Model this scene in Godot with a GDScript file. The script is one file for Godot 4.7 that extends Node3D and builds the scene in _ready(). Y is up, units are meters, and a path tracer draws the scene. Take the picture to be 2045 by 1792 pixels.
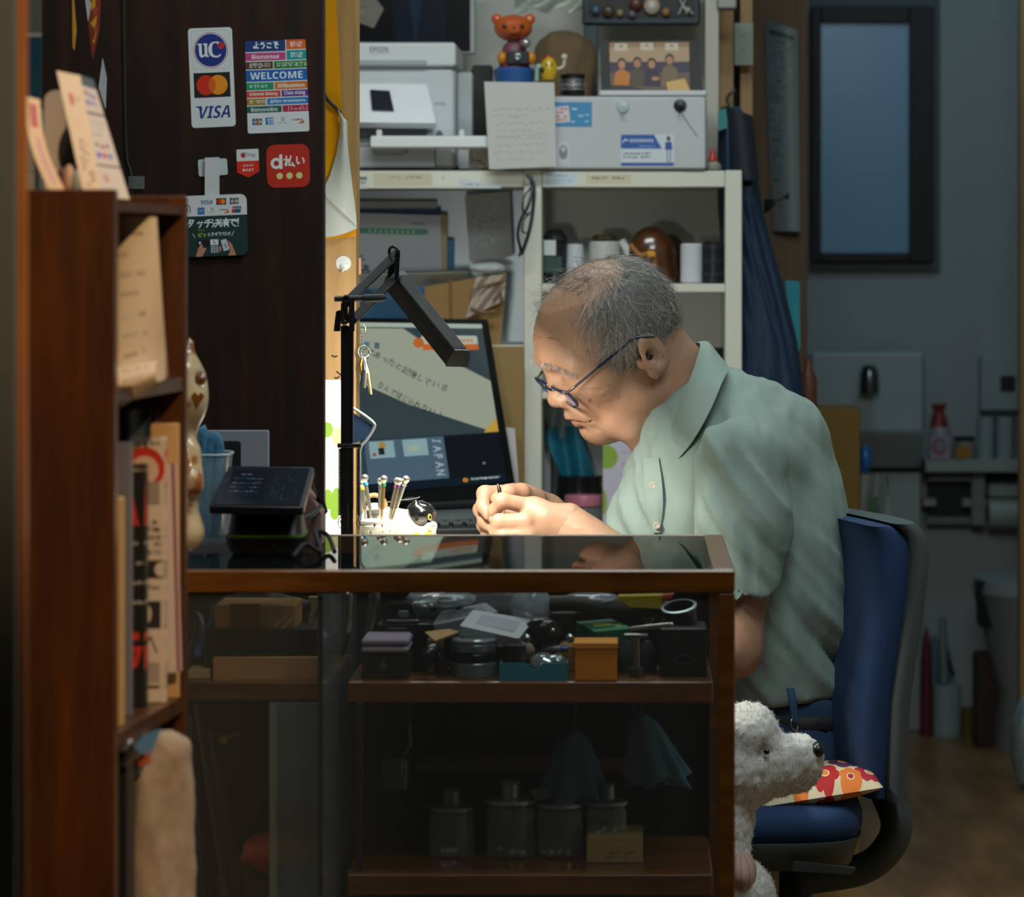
extends Node3D
# A watch and camera repairer at his bench behind a glass show case.
const F := 7050.0   # focal length in pixels of the 2045 x 1792 frame
const CX := 1260.0  # the lens axis in that frame (a shifted lens)
const HY := 520.0
const EYE := 1.2    # its height

func _ready() -> void:
	rng.seed = 11
	set_view_and_light()
	build_room()
	build_show_case()
	build_board_and_stickers()
	build_bookcase()
	build_back_cabinets()
	build_bench()
	build_toilet_room()
	build_chair()
	build_person()
	build_dog()
	build_case_contents()

func set_view_and_light() -> void:
	var cam := Camera3D.new()
	cam.name = "view_camera"
	cam.position = Vector3(0, EYE, 0)
	var at := CameraAttributesPhysical.new()
	at.frustum_focal_length = 85.0
	at.frustum_focus_distance = 4.55
	at.frustum_near = 0.05
	at.frustum_far = 40.0
	at.exposure_aperture = 6.0
	cam.attributes = at
	cam.near = 0.05
	cam.far = 40.0
	cam.projection = Camera3D.PROJECTION_FRUSTUM
	cam.size = 1792.0 / F * 0.05
	cam.frustum_offset = Vector2((1022.5 - CX) / F * 0.05, -(896.0 - HY) / F * 0.05)
	add_child(cam)
	cam.current = true
	var env := Environment.new()
	env.background_mode = Environment.BG_COLOR
	env.background_color = Color.BLACK
	env.tonemap_mode = Environment.TONE_MAPPER_LINEAR
	env.tonemap_exposure = 1.0
	env.sdfgi_enabled = true
	env.ssao_enabled = true
	env.ssil_enabled = true
	var we := WorldEnvironment.new()
	we.name = "environment"
	we.environment = env
	add_child(we)
	# the ceiling fittings: over the bench, in the shop and in the wash room
	ceiling_light("white ceiling light panel above the work bench", Vector3(-0.2, 2.455, -5.05), Vector2(1.1, 0.3), Color(0.95, 1.0, 0.985), 1.8)
	ceiling_light("tilted white ceiling light panel between show case and bench", Vector3(0.4, 2.40, -3.5), Vector2(0.9, 0.25), Color(0.93, 0.99, 1.0), 1.45, 45.0)
	ceiling_light("white ceiling light panel in front of the glass show case", Vector3(-0.1, 2.455, -2.6), Vector2(0.9, 0.3), Color(0.97, 0.99, 1.0), 0.68)
	ceiling_light("small white ceiling light panel in the wash room", Vector3(0.85, 2.455, -8.2), Vector2(0.3, 0.2), Color(0.7, 0.9, 1.0), 0.34)
	spot_lamp()

func ceiling_light(label: String, at: Vector3, size: Vector2, col: Color, energy: float, tilt := 0.0) -> void:
	var t := thing("ceiling_light", label, "ceiling light", at)
	var turn := Basis(Vector3.RIGHT, deg_to_rad(tilt))
	var g := G.new()
	g.box(Transform3D(turn, at + turn * Vector3(0, 0.022, 0)), Vector3(size.x + 0.06, 0.04, size.y + 0.06), 0.006)
	put("housing", g, M("d8dad8", 0.5), t)
	g = G.new()
	g.box(Transform3D(turn, at - turn * Vector3(0, 0.004, 0)), Vector3(size.x, 0.012, size.y), 0.004)
	var m := M("ffffff", 0.5, 0.0, {"lit": label})
	m.emission_enabled = true
	m.emission = col
	m.emission_energy_multiplier = 0.8
	put("diffuser", g, m, t)
	var l := AreaLight3D.new()
	l.name = "light"
	l.area_size = size
	l.light_energy = energy
	l.light_color = col
	l.shadow_enabled = true
	l.area_range = 12.0
	l.area_attenuation = 2.0
	t.add_child(l)
	l.position = turn * Vector3(0, -0.015, 0)
	l.basis = turn * Basis(Vector3.RIGHT, -PI / 2)

func spot_lamp() -> void:  # the warm ceiling spot that is turned to the bookcase
	var at := Vector3(0.45, 2.3, -1.5)
	var to := (Vector3(-0.58, 0.95, -3.0) - at).normalized()
	var t := thing("spot_lamp", "small warm ceiling spot turned towards the dark bookcase", "spot lamp", at)
	put("can", tube([at + to * 0.05, at - to * 0.06], [0.045, 0.035], 20), M("2a2a2a", 0.4), t)
	put("stem", tube([at - to * 0.05, Vector3(at.x, 2.5, at.z) + Vector3(0.04, 0, 0.02)], 0.008), M("2a2a2a", 0.4), t)
	var m := M("fff0d8", 0.4, 0.0, {"lit": "bulb"})
	m.emission_enabled = true
	m.emission = Color(1.0, 0.78, 0.5)
	m.emission_energy_multiplier = 3.0
	put("bulb", tube([at + to * 0.05, at + to * 0.054], 0.036, 20), m, t)
	var l := SpotLight3D.new()
	l.name = "light"
	l.light_color = Color(1.0, 0.84, 0.63)
	l.light_energy = 2.5
	l.light_size = 0.03
	l.spot_angle = 14.0
	l.spot_angle_attenuation = 0.6
	l.spot_range = 12.0
	l.spot_attenuation = 2.0
	l.shadow_enabled = true
	t.add_child(l)
	l.position = to * 0.06
	l.basis = Basis.looking_at(to)

# ---------------------------------------------------------------- the room
func slab(called: String, lo: Vector3, hi: Vector3, m: Material) -> void:
	var g := G.new()
	g.box(Transform3D(Basis(), (lo + hi) / 2), hi - lo, 0.001)
	struct(called, g, m)

func build_room() -> void:
	var plain := M("b9bab4", 0.85, 0.0, {"bump": ["soft", 0.05, 3.0]})
	slab("floor", Vector3(-1.4, -0.1, -9.3), Vector3(1.5, 0, 1.3), wood("6e4c26", "b88a52", Vector3(1.2, 1, 0.25), 0.42, 0.25, 3))
	slab("ceiling", Vector3(-1.4, 2.5, -9.3), Vector3(1.5, 2.6, 1.3), M("c4c6c0", 0.9))
	slab("wall_left", Vector3(-1.4, 0, -9.3), Vector3(-1.3, 2.5, 1.3), M("8d8272", 0.85))
	slab("wall_right", Vector3(1.4, 0, -9.3), Vector3(1.5, 2.5, 1.3), M("a8a69c", 0.85))
	slab("wall_front", Vector3(-1.3, 0, 1.2), Vector3(1.4, 2.5, 1.3), M("2e2720", 0.85))
	slab("wall_back", Vector3(-1.3, 0, -6.72), Vector3(P(1436, 0, 6.62).x, 2.5, -6.62), plain)
	slab("wall_wash", Vector3(P(1612, 0, 7.2).x, 0, -9.2), Vector3(1.4, 2.5, -9.1), M("a3a7a6", 0.8, 0.0, {"bump": ["soft", 0.05, 3.0]}))
	# the board partition beside the cabinets
	var tan_wood := wood("9a7648", "b9935f", Vector3(6, 0.6, 6), 0.5, 0.1, 5)
	for e in [[1436, 1465, 6.6], [1478, 1503, 6.64]]:
		slab("trim_%d" % (1 if e[0] == 1436 else 2), Vector3(P(e[0], 0, e[2]).x, 0, -e[2] - 0.05), Vector3(P(e[1], 0, e[2]).x, 2.5, -e[2]), tan_wood)
	slab("trim_3", Vector3(P(1462, 0, 6.7).x, 0, -6.76), Vector3(P(1482, 0, 6.7).x, 2.5, -6.72), M("2a2119", 0.7))
	slab("wall_partition", Vector3(P(1488, 0, 7.2).x, 0, -9.1), Vector3(P(1612, 0, 7.2).x, 2.5, -7.2), wood("5c4630", "70563a", Vector3(5, 0.5, 5), 0.6, 0.0, 6))
	# the opening on the right edge and the post on the left edge of the view
	slab("trim_4", Vector3(P(2037, 0, 8.4).x, 0, -8.45), Vector3(P(2075, 0, 8.4).x, 2.5, -8.4), tan_wood)
	slab("trim_5", Vector3(P(-150, 0, 2.4).x, 0, -2.41), Vector3(P(31, 0, 2.4).x, 2.5, -2.4), M("50585a", 0.8))
	slab("trim_6", Vector3(P(31, 0, 2.42).x, 0, -2.43), Vector3(P(51, 0, 2.42).x, 2.5, -2.42), wood("8a4e16", "b4702a", Vector3(8, 0.8, 8), 0.35, 0.3, 4))
	# the high window of the wash room: frame, board and pale pane
	var d := 9.08
	var w := G.new()
	addbx(w, 1616, -20, 1878, 545, d + 0.012, 0.03, 0.004)
	var o := struct("window_1", w, M("5d615c", 0.7))
	var dark := M("0d0b0a", 0.5)
	for e in [[1621, 12, 1640, 523], [1816, 12, 1866, 523], [1640, 12, 1816, 46], [1640, 505, 1816, 523]]:
		var g := bx(e[0], e[1], e[2], e[3], d - 0.012, 0.03, 0.003)
		put("window_frame", g, dark, o)
	var pane := M("7fa6c4", 0.25)
	put("pane", bx(1636, 42, 1820, 508, d + 0.002, 0.01, 0.001), pane, o)

# ---------------------------------------------------------------- the glass show case
func build_show_case() -> void:
	var d1 := 3.54
	var d2 := 4.01
	var brown := wood("57320d", "845016", Vector3(1.2, 10, 10), 0.35, 0.4, 8)
	var top := EYE - (1140 - HY) * d1 / F
	var xl := P(180, 0, d1).x
	var xr := P(1468, 0, d1).x
	var t := thing("show_case", "brown framed glass show case counter in front of the seated man", "show case", Vector3((xl + xr) / 2, 0, -(d1 + d2) / 2))
	var rail := func(_t: Node3D, called: String, lo: Vector3, hi: Vector3, bev := 0.002) -> void:
		var g := G.new()
		g.box(Transform3D(Basis(), (lo + hi) / 2), hi - lo, bev)
		put(called, g, M("0b0a08", 0.7) if called == "back_panel" else brown, t)
	var th := 45.0 * d1 / F
	rail.call(t, "top_rail", Vector3(xl, top - th, -d1 - 0.018), Vector3(xr, top, -d1))
	rail.call(t, "top_rail", Vector3(xl, top - th, -d2), Vector3(xr, top, -d2 + 0.006))
	rail.call(t, "top_rail", Vector3(xr - 0.022, top - th, -d2 + 0.006), Vector3(xr, top, -d1 - 0.018))
	rail.call(t, "top_rail", Vector3(xl, top - th, -d2 + 0.006), Vector3(xl + 0.022, top, -d1 - 0.018))
	for s in [xl, xr - 0.017]:
		for z in [-d1 - 0.018, -d2]:
			rail.call(t, "post", Vector3(s, 0.0, z), Vector3(s + 0.017, top - th, z + 0.018))
	rail.call(t, "base", Vector3(xl + 0.017, 0.06, -d1 - 0.018), Vector3(xr - 0.017, 0.42, -d1))
	rail.call(t, "base", Vector3(xl + 0.02, 0.42, -d2 + 0.02), Vector3(xr - 0.02, 0.44, -d1 - 0.02))
	put("top_glass", cdh(xl + 0.022, xr - 0.022, top - 0.001, -d1 - 0.018, -d2 + 0.006), glass(0.25, "20302e", 0.015), t)
	put("front_glass", cd([Vector3(xl + 0.017, top - th, -d1 - 0.006), Vector3(xr - 0.017, top - th, -d1 - 0.006), Vector3(xr - 0.017, 0.42, -d1 - 0.006), Vector3(xl + 0.017, 0.42, -d1 - 0.006)], 0.0), glass(0.04, "e8f4f0", 0.02, 0.28), t)
	put("side_glass", cd([Vector3(xr - 0.006, top - th, -d1 - 0.018), Vector3(xr - 0.006, top - th, -d2 + 0.018), Vector3(xr - 0.006, 0.44, -d2 + 0.018), Vector3(xr - 0.006, 0.44, -d1 - 0.018)], 0.0), glass(0.05), t)
	rail.call(t, "back_panel", Vector3(xl, 0.05, -d2 - 0.006), Vector3(xr, top - 0.004, -d2))
	# shelves and the upright partition
	var ds := 3.75
	var part_x := -(1260.0 - 676.0) * 3.78 / F
	var px0 := P(712, 0, ds).x
	var px1 := P(1424, 0, ds).x
	var hi_y := P(0, 1362, ds).y
	rail.call(t, "shelf", Vector3(px0 - 0.01, hi_y - 0.0225, -d2 + 0.002), Vector3(px1, hi_y, -ds))
	rail.call(t, "shelf", Vector3(xl + 0.02, hi_y - 0.02, -d2 + 0.002), Vector3(P(640, 0, ds).x, hi_y, -ds))
	var lo_y := P(0, 1747, ds).y
	rail.call(t, "shelf", Vector3(px0 - 0.01, lo_y - 0.0225, -d2 + 0.002), Vector3(px1, lo_y, -ds))
	rail.call(t, "shelf", Vector3(px0 + 0.05, P(0, 1545, 3.97).y, -d2 + 0.001), Vector3(px1 - 0.05, P(0, 1515, 3.97).y, -d2 + 0.03))
	var pl := [P(642, 1186, 3.57), P(712, 1186, 3.98), P(712, 1790, 3.98), P(642, 1990, 3.57)]
	pl[2].y = 0.44
	pl[3].y = 0.44
	put("partition", cd(pl, 0.004), film("6f868c", 0.5, 0.12), t)
	put("partition_edge", bx(634, 1188, 645, 1890, 3.565, 0.004, 0.001), M("0b0c0d", 0.4), t)
	put("sliding_pane", cd(R4(538, 1404, 636, 1890, 3.72), 0.004), film("74888a", 0.55, 0.3), t)
	put("sliding_pane", bx(712, 1404, 724, 1742, 3.74, 0.006, 0.001), M("1a1c1c", 0.4), t)
	# beyond the divider the small cupboard is closed by dark boards
	rail.call(t, "divider", Vector3(px0 - 0.012, 0.44, -d2 + 0.002), Vector3(px0 - 0.004, lo_y, -ds - 0.02))

func cdh(x0: float, x1: float, y: float, z0: float, z1: float) -> G:
	return cd([Vector3(x0, y, z1), Vector3(x1, y, z1), Vector3(x1, y, z0), Vector3(x0, y, z0)], 0.0)

# ---------------------------------------------------------------- the dark board, its stickers, and what stands on the counter
const DB := 4.14
func visa(c: Cv, x0: float, y0: float, x1: float, y1: float) -> void:
	var h := y1 - y0
	c.text("VISA", x0 + h * 0.25, y0, x1, y1, H("1a3a8f"), true, 0.22)
	c.poly(PackedVector2Array([Vector2(x0, y0), Vector2(x0 + h * 0.6, y0), Vector2(x0 + h * 0.62, y0 + h * 0.3)]), H("1a3a8f"))

func circles(c: Cv, x: float, y: float, r: float) -> void:
	c.ell(x - r * 0.62, y, r, r, H("d8321c"))
	c.ell(x + r * 0.62, y, r, r, H("f0951e"))
	var lens := PackedVector2Array()
	for k in 13:
		var a := lerpf(-0.9, 0.9, k / 12.0)
		lens.append(Vector2(x - r * 0.62 + cos(a) * r, y + sin(a) * r))
	for k in 13:
		var a := lerpf(-0.9, 0.9, k / 12.0) + PI
		lens.append(Vector2(x + r * 0.62 + cos(a) * r, y + sin(a) * r))
	c.poly(lens, H("e0661c"))

func bars(c: Cv, x: float, y: float, w: float, h: float) -> void:  # three upright bars with JCB
	for k in 3:
		c.rrect(x + k * w * 0.35, y, w * 0.3, h, w * 0.08, H(["1b4f9c", "9c2733", "1e7a42"][k]))
		c.text("JCB"[k], x + k * w * 0.35 + w * 0.05, y + h * 0.35, x + k * w * 0.35 + w * 0.25, y + h * 0.68, H("f0f2f2"))

func disc(c: Cv, x: float, y: float, w: float, h: float) -> void:
	c.rect(x, y, w, h, H("b8bcc0"))
	c.rect(x + 0.3, y + 0.3, w - 0.6, h - 0.6, H("e6e8e8"))
	c.poly(PackedVector2Array([Vector2(x + w, y + h * 0.5), Vector2(x + w, y + h), Vector2(x + w * 0.45, y + h)]), H("d0722a"))
	c.text("DISC VER", x + w * 0.06, y + h * 0.33, x + w * 0.92, y + h * 0.6, H("232a33"))
	c.ell(x + w * 0.51, y + h * 0.47, h * 0.13, h * 0.13, H("d86a20"))

func diners(c: Cv, x: float, y: float, w: float, h: float) -> void:
	c.rect(x, y, w, h, H("a9b4bc"))
	c.rect(x + 0.3, y + 0.3, w - 0.6, h - 0.6, H("e4e7e8"))
	c.ell(x + w * 0.5, y + h * 0.35, h * 0.26, h * 0.26, H("3b6a96"))
	c.ell(x + w * 0.47, y + h * 0.35, h * 0.19, h * 0.19, H("e4e7e8"))
	c.rect(x + w * 0.45, y + h * 0.2, 0.5, h * 0.3, H("3b6a96"))
	c.text("Diners Club", x + w * 0.1, y + h * 0.66, x + w * 0.9, y + h * 0.9, H("4c6c8c"), false)

func build_board_and_stickers() -> void:
	var board := wood("0e0502", "381604", Vector3(7, 0.7, 7), 0.5, 0.0, 2)
	var t := thing("cabinet_board", "tall dark brown wooden board covered with payment stickers", "wooden board", P(430, 1700, DB + 0.01))
	put("panel", bx(60, -900, 645, 1790, DB, 0.018, 0.001), board, t)
	put("edge_strip", bx(642, -900, 648, 1790, DB + 0.001, 0.016, 0.0004), M("3a3128", 0.5), t)
	var d := DB - 0.0005
	# tall sticker: UC, two circles, VISA
	var c := Cv.new(92, 200, 4, H("dfe3e4"))
	c.rrect(6, 5, 80, 78, 7, H("9aa2a8"))
	c.rrect(6.5, 5.5, 79, 77, 7, H("dfe3e4"))
	c.ell(46, 45, 36, 36, H("b5323a"))
	c.ell(46, 45, 34.8, 34.8, H("dfe3e4"))
	c.ell(46, 45, 33, 33, H("1f3488"))
	c.text("u", 19, 31, 42, 59, H("e8eaea"), true, 0.0, "Droid Serif")
	c.text("C", 41, 28, 67, 60, H("e8eaea"), true, 0.0, "Droid Serif")
	c.ell(68, 36, 7, 7, H("c83030"))
	for k in 5:
		c.ell(65 + k % 3 * 3, 33 + k / 2 * 3, 0.7, 0.7, H("6a1020"))
	c.line([Vector2(70, 30), Vector2(73, 27)], 1.6, H("2c4a9a"))
	c.rect(8, 90, 76, 50, H("231f20"))
	circles(c, 46, 115, 20)
	visa(c, 8, 157, 84, 182)
	lone("card_sticker", "tall white sticker with a blue round UC sign above two overlapping circles", "sticker", cd(Q4([[375, 57], [463, 54], [471, 252], [383, 256]], d), 0.0006, px(7, d)), printed(c.tex()))
	# many languages
	c = Cv.new(122, 182, 5, H("dfe4e6"))
	var w := H("e9eef0")
	var row := func(x0: float, y0: float, x1: float, y1: float, hex: String, str: String, l := 0.12, tall := 0.6) -> void:
		c.rect(x0, y0, x1 - x0, y1 - y0, H(hex))
		if str:
			var hh := (y1 - y0) * tall
			c.text(str, lerpf(x0, x1, l), (y0 + y1 - hh) / 2, lerpf(x1, x0, l), (y0 + y1 + hh) / 2, w)
	row.call(0, 0, 81, 22, "1d3f7c", "")
	kana(c, "ようこそ", 15, 2.5, 14, 2.4, w, 0.95)
	row.call(83, 0, 122, 19, "dd6420", "")
	kana(c, "歡迎", 90, 3, 12, 1.0, w, 1.05)
	row.call(0, 24, 81, 39.5, "c84a86", "Bienvenue", 0.16)
	row.call(83, 21, 122, 39.5, "1c9a9c", "")
	kana(c, "欢迎", 90, 24, 12, 1.1, w, 1.05)
	row.call(0, 41.5, 55, 56, "5c452a", "")
	kana(c, "환영합니다", 7, 44, 9, 1.0, w, 0.93)
	row.call(57, 41.5, 122, 56, "2a8038", "")
	kana(c, "ยินดีต้อนรับ", 61, 44, 9.5, 1.0, w, 0.52)
	row.call(0, 58, 122, 80.5, "1a66b8", "WELCOME", 0.07, 0.62)
	row.call(0, 82.5, 55, 97, "1e9568", "")
	kana(c, "வரேவற்பு", 5, 85, 9, 0.9, w, 0.85)
	row.call(57, 82.5, 122, 97, "d8761f", "Willkommen", 0.09)
	row.call(0, 99, 68, 112, "d24f30", "Selamat datang", 0.09, 0.66)
	row.call(70, 99, 122, 112, "6b3a96", "Chào mùng", 0.1, 0.8)
	row.call(0, 114, 39, 127, "a5832a", "")
	kana(c, "स्वागत", 5, 116, 8.5, 1.0, w, 0.75)
	row.call(41, 114, 122, 127, "2280c8", "Добро пожаловать", 0.07, 0.66)
	row.call(0, 129, 69, 142, "1f6557", "Bienvenidos", 0.12)
	row.call(71, 129, 122, 142, "b42a48", "")
	kana(c, "لاهسو", 78, 131, 9, 0.9, w, 0.62)
	kana(c, "لاهأ", 102, 131, 9, 0.9, w, 0.45)
	bars(c, 10, 153, 19, 13)
	c.rect(36, 152, 16, 14, H("2a6fb8"))
	c.text("AM", 39, 153.5, 51, 158.5, w)
	c.text("EX", 41, 159.5, 52, 164.5, w)
	diners(c, 59, 151, 21, 15)
	disc(c, 87, 151, 25, 15)
	lone("welcome_sticker", "white sticker with a welcome in many languages on coloured bars", "sticker", cd(Q4([[489, 82], [610, 78], [618, 262], [495, 267]], d), 0.0008, px(4, d)), printed(c.tex()))
	# small pay tag
	c = Cv.new(46, 58, 6, H("dfe3e4"))
	c.rect(0, 24, 46, 34, H("dc2f1c"))
	c.poly(PackedVector2Array([Vector2(9, 9), Vector2(14, 6), Vector2(19, 9), Vector2(19, 15), Vector2(14, 18), Vector2(9, 15)]), H("cc2a26"))
	c.ell(18.5, 9, 2.6, 2.6, H("58b8d8"))
	c.text("Pay", 23, 8, 39, 18, H("30343a"), false)
	kana(c, "メルペイ", 11.5, 30, 6, 0.75, w, 0.98)
	kana(c, "使えます", 11, 39, 6.2, 0.75, w, 0.98)
	var g := G.new()
	g.outline(Q4([[472, 299], [516, 297], [518, 354], [474, 356]], d), PackedVector2Array([Vector2(0.02, 0), Vector2(0.98, 0), Vector2(1, 0.03), Vector2(1, 0.8), Vector2(0.5, 1), Vector2(0, 0.8), Vector2(0, 0.03)]), 0.0006)
	lone("pay_sticker", "small white and red pennant shaped pay sticker beside the red square one", "sticker", g, printed(c.tex()))
	# red square
	c = Cv.new(88, 88, 4, H("c22f1d"))
	c.ell(20, 38, 11.5, 11.5, w)
	c.ell(20, 38, 5.6, 5.6, H("c22f1d"))
	c.rect(26.5, 20, 6, 29.5, w)
	kana(c, "払い", 35, 23, 23, 3.0, w, 0.94)
	for k in 3:
		c.ell(26 + k * 20, 64, 6.6, 6.6, H("e0dc92"))
	lone("square_sticker", "red rounded square payment sticker with three pale yellow dots", "sticker", cd(Q4([[531, 290], [617, 287], [620, 373], [534, 376]], d), 0.0008, px(17, d)), printed(c.tex()))
	# the hanging card on its strip
	t = thing("wobbler_sign", "green and white touch payment card hung from a white plastic strip", "sign", P(430, 510, DB - 0.004))
	put("holder", cd(Q4([[395, 319], [453, 316], [455, 349], [397, 353]], d - 0.001), 0.001, px(4, d)), M("c9d2d4", 0.35), t)
	put("strip", cd(Q4([[409, 315], [438, 314], [438, 392], [409, 393]], d - 0.004), 0.001), M("d6dadb", 0.3), t)
	c = Cv.new(130, 121, 5, H("163a38"))
	c.rect(0, 0, 130, 41, H("dfe3e4"))
	c.strokes("~216368 ~324447", 0, 13, 24, 1.6, H("3a3a40"))
	visa(c, 36, 10, 62, 18)
	c.rect(69, 7, 20, 13, H("231f20"))
	circles(c, 79, 13.5, 5)
	bars(c, 96, 7, 18, 13)
	c.rect(31, 24, 14, 14, H("2a6fb8"))
	c.rect(32.5, 28, 11, 2, H("8fb4dc"))
	c.rect(34.5, 32, 8, 1.6, H("8fb4dc"))
	diners(c, 51, 24, 18, 13)
	disc(c, 74, 24, 20, 13)
	c.poly(PackedVector2Array([Vector2(101, 24), Vector2(119, 24), Vector2(117, 37), Vector2(99, 37)]), H("1f5f7e"))
	c.poly(PackedVector2Array([Vector2(101, 24), Vector2(107, 24), Vector2(105, 37), Vector2(99, 37)]), H("c23c30"))
	c.text("UnionPay", 101, 26, 117, 30.5, w)
	kana(c, "タッチ決済で", 9, 46, 18, 2.5, w, 0.93)
	c.line([Vector2(112, 48), Vector2(111.5, 58)], 2.4, w)
	c.ell(111.2, 62.5, 1.5, 1.5, w)
	kana(c, "ピッ", 30, 73, 10, 1.2, H("d9d832"), 0.85)
	for k in 3:
		c.line([Vector2(34 + k * 4, 70), Vector2(33 + k * 5, 67.5)], 0.9, H("d9d832"))
	kana(c, "とかざすだけ", 49, 73.5, 8, 0.95, w, 0.93)
	c.line([Vector2(95, 74), Vector2(94.6, 79)], 1.0, w)
	c.ell(94.4, 81, 0.7, 0.7, w)
	c.line([Vector2(20, 75), Vector2(25, 83)], 1.0, w)
	c.line([Vector2(103, 73), Vector2(98, 82)], 1.0, w)
	c.rect(29, 88, 24, 14, H("15191e"))
	c.rect(32, 92, 4, 4, w)
	c.poly(PackedVector2Array([Vector2(25, 121), Vector2(31, 104), Vector2(35, 97), Vector2(40, 97), Vector2(39, 103), Vector2(47, 105), Vector2(42, 114), Vector2(38, 121)]), H("c98a6a"))
	c.rrect(53, 86, 20, 31, 3, H("2b3f4c"))
	c.rect(55, 88, 16, 11, w)
	for k in 12:
		c.rect(56 + k % 3 * 5.2, 101 + k / 3 * 3.6, 3.6, 2, w)
	c.strokes("~335568 ~517589", 56, 88, 10, 1.0, H("2b3340"))
	c.poly(PackedVector2Array([Vector2(74, 88), Vector2(88, 86), Vector2(95, 110), Vector2(80, 114)]), H("2b3340"))
	c.poly(PackedVector2Array([Vector2(75.5, 90), Vector2(87, 87.5), Vector2(93, 109), Vector2(81, 112)]), H("cfd6da"))
	c.poly(PackedVector2Array([Vector2(90, 91), Vector2(97, 97), Vector2(106, 121), Vector2(90, 121), Vector2(94, 110)]), H("c98a6a"))
	c.ell(74, 107, 2.5, 6, H("c98a6a"))
	c.strokes("~335568 ~517589", 78, 95, 11, 1.1, H("2b3340"))
	put("card", cd(Q4([[363, 392], [492, 387], [496, 509], [366, 514]], d - 0.005), 0.0008, px(13, d)), printed(c.tex()), t)
	# thin cable, clear hook and what hangs far left
	lone("cable", "thin dark cable running down the left of the dark board", "cable", tube(curve([P(246, -60, d), P(248, 120, d), P(252, 300, d), P(262, 350, d), P(266, 420, d)]), 0.0018), M("20211f", 0.5))
	lone("cable_clip", "small clear plastic cable clip stuck on the dark board", "clip", bx(256, 352, 288, 378, d - 0.004, 0.004, 0.001), film("90a09c", 0.3, 0.2))
	c = Cv.new(40, 130, 4, H("8e3420"))
	for k in 5:
		c.poly(PackedVector2Array([Vector2(4, k * 26), Vector2(22, k * 26 - 14), Vector2(16, k * 26 + 12)]), H("d8a020"))
		c.ell(20, k * 26 + 8, 9, 6, H("a84a3a"))
	lone("festive_ornament", "red and gold paper ornament hanging at the top left", "ornament", cd(Q4([[165, -60], [203, -60], [198, 60], [184, 118]], 3.9), 0.003), printed(c.tex()))
	c = Cv.new(30, 60, 4, H("cfd4d8"))
	c.lines(4, 5, 22, 10, 5, H("8a9098"), rng)
	lone("paper_slip", "narrow white printed slip hanging above the leaning pamphlets", "paper", cd(Q4([[205, 115], [213, 155], [211, 218], [197, 175]], 3.92), 0.0005), printed(c.tex()))
	lone("paper_slip", "white printed slip beside the red and gold ornament", "paper", cd(Q4([[165, -40], [180, -40], [180, 18], [176, 44]], 3.88), 0.0005), printed(c.tex()))
	lone("pennant", "narrow yellow pennant with a purple tip at the top left", "pennant", cd(Q4([[144, -40], [153, 60], [149, 100], [145, 95]], 3.9), 0.001), M("d09a20", 0.6))
	build_counter_things()

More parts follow.
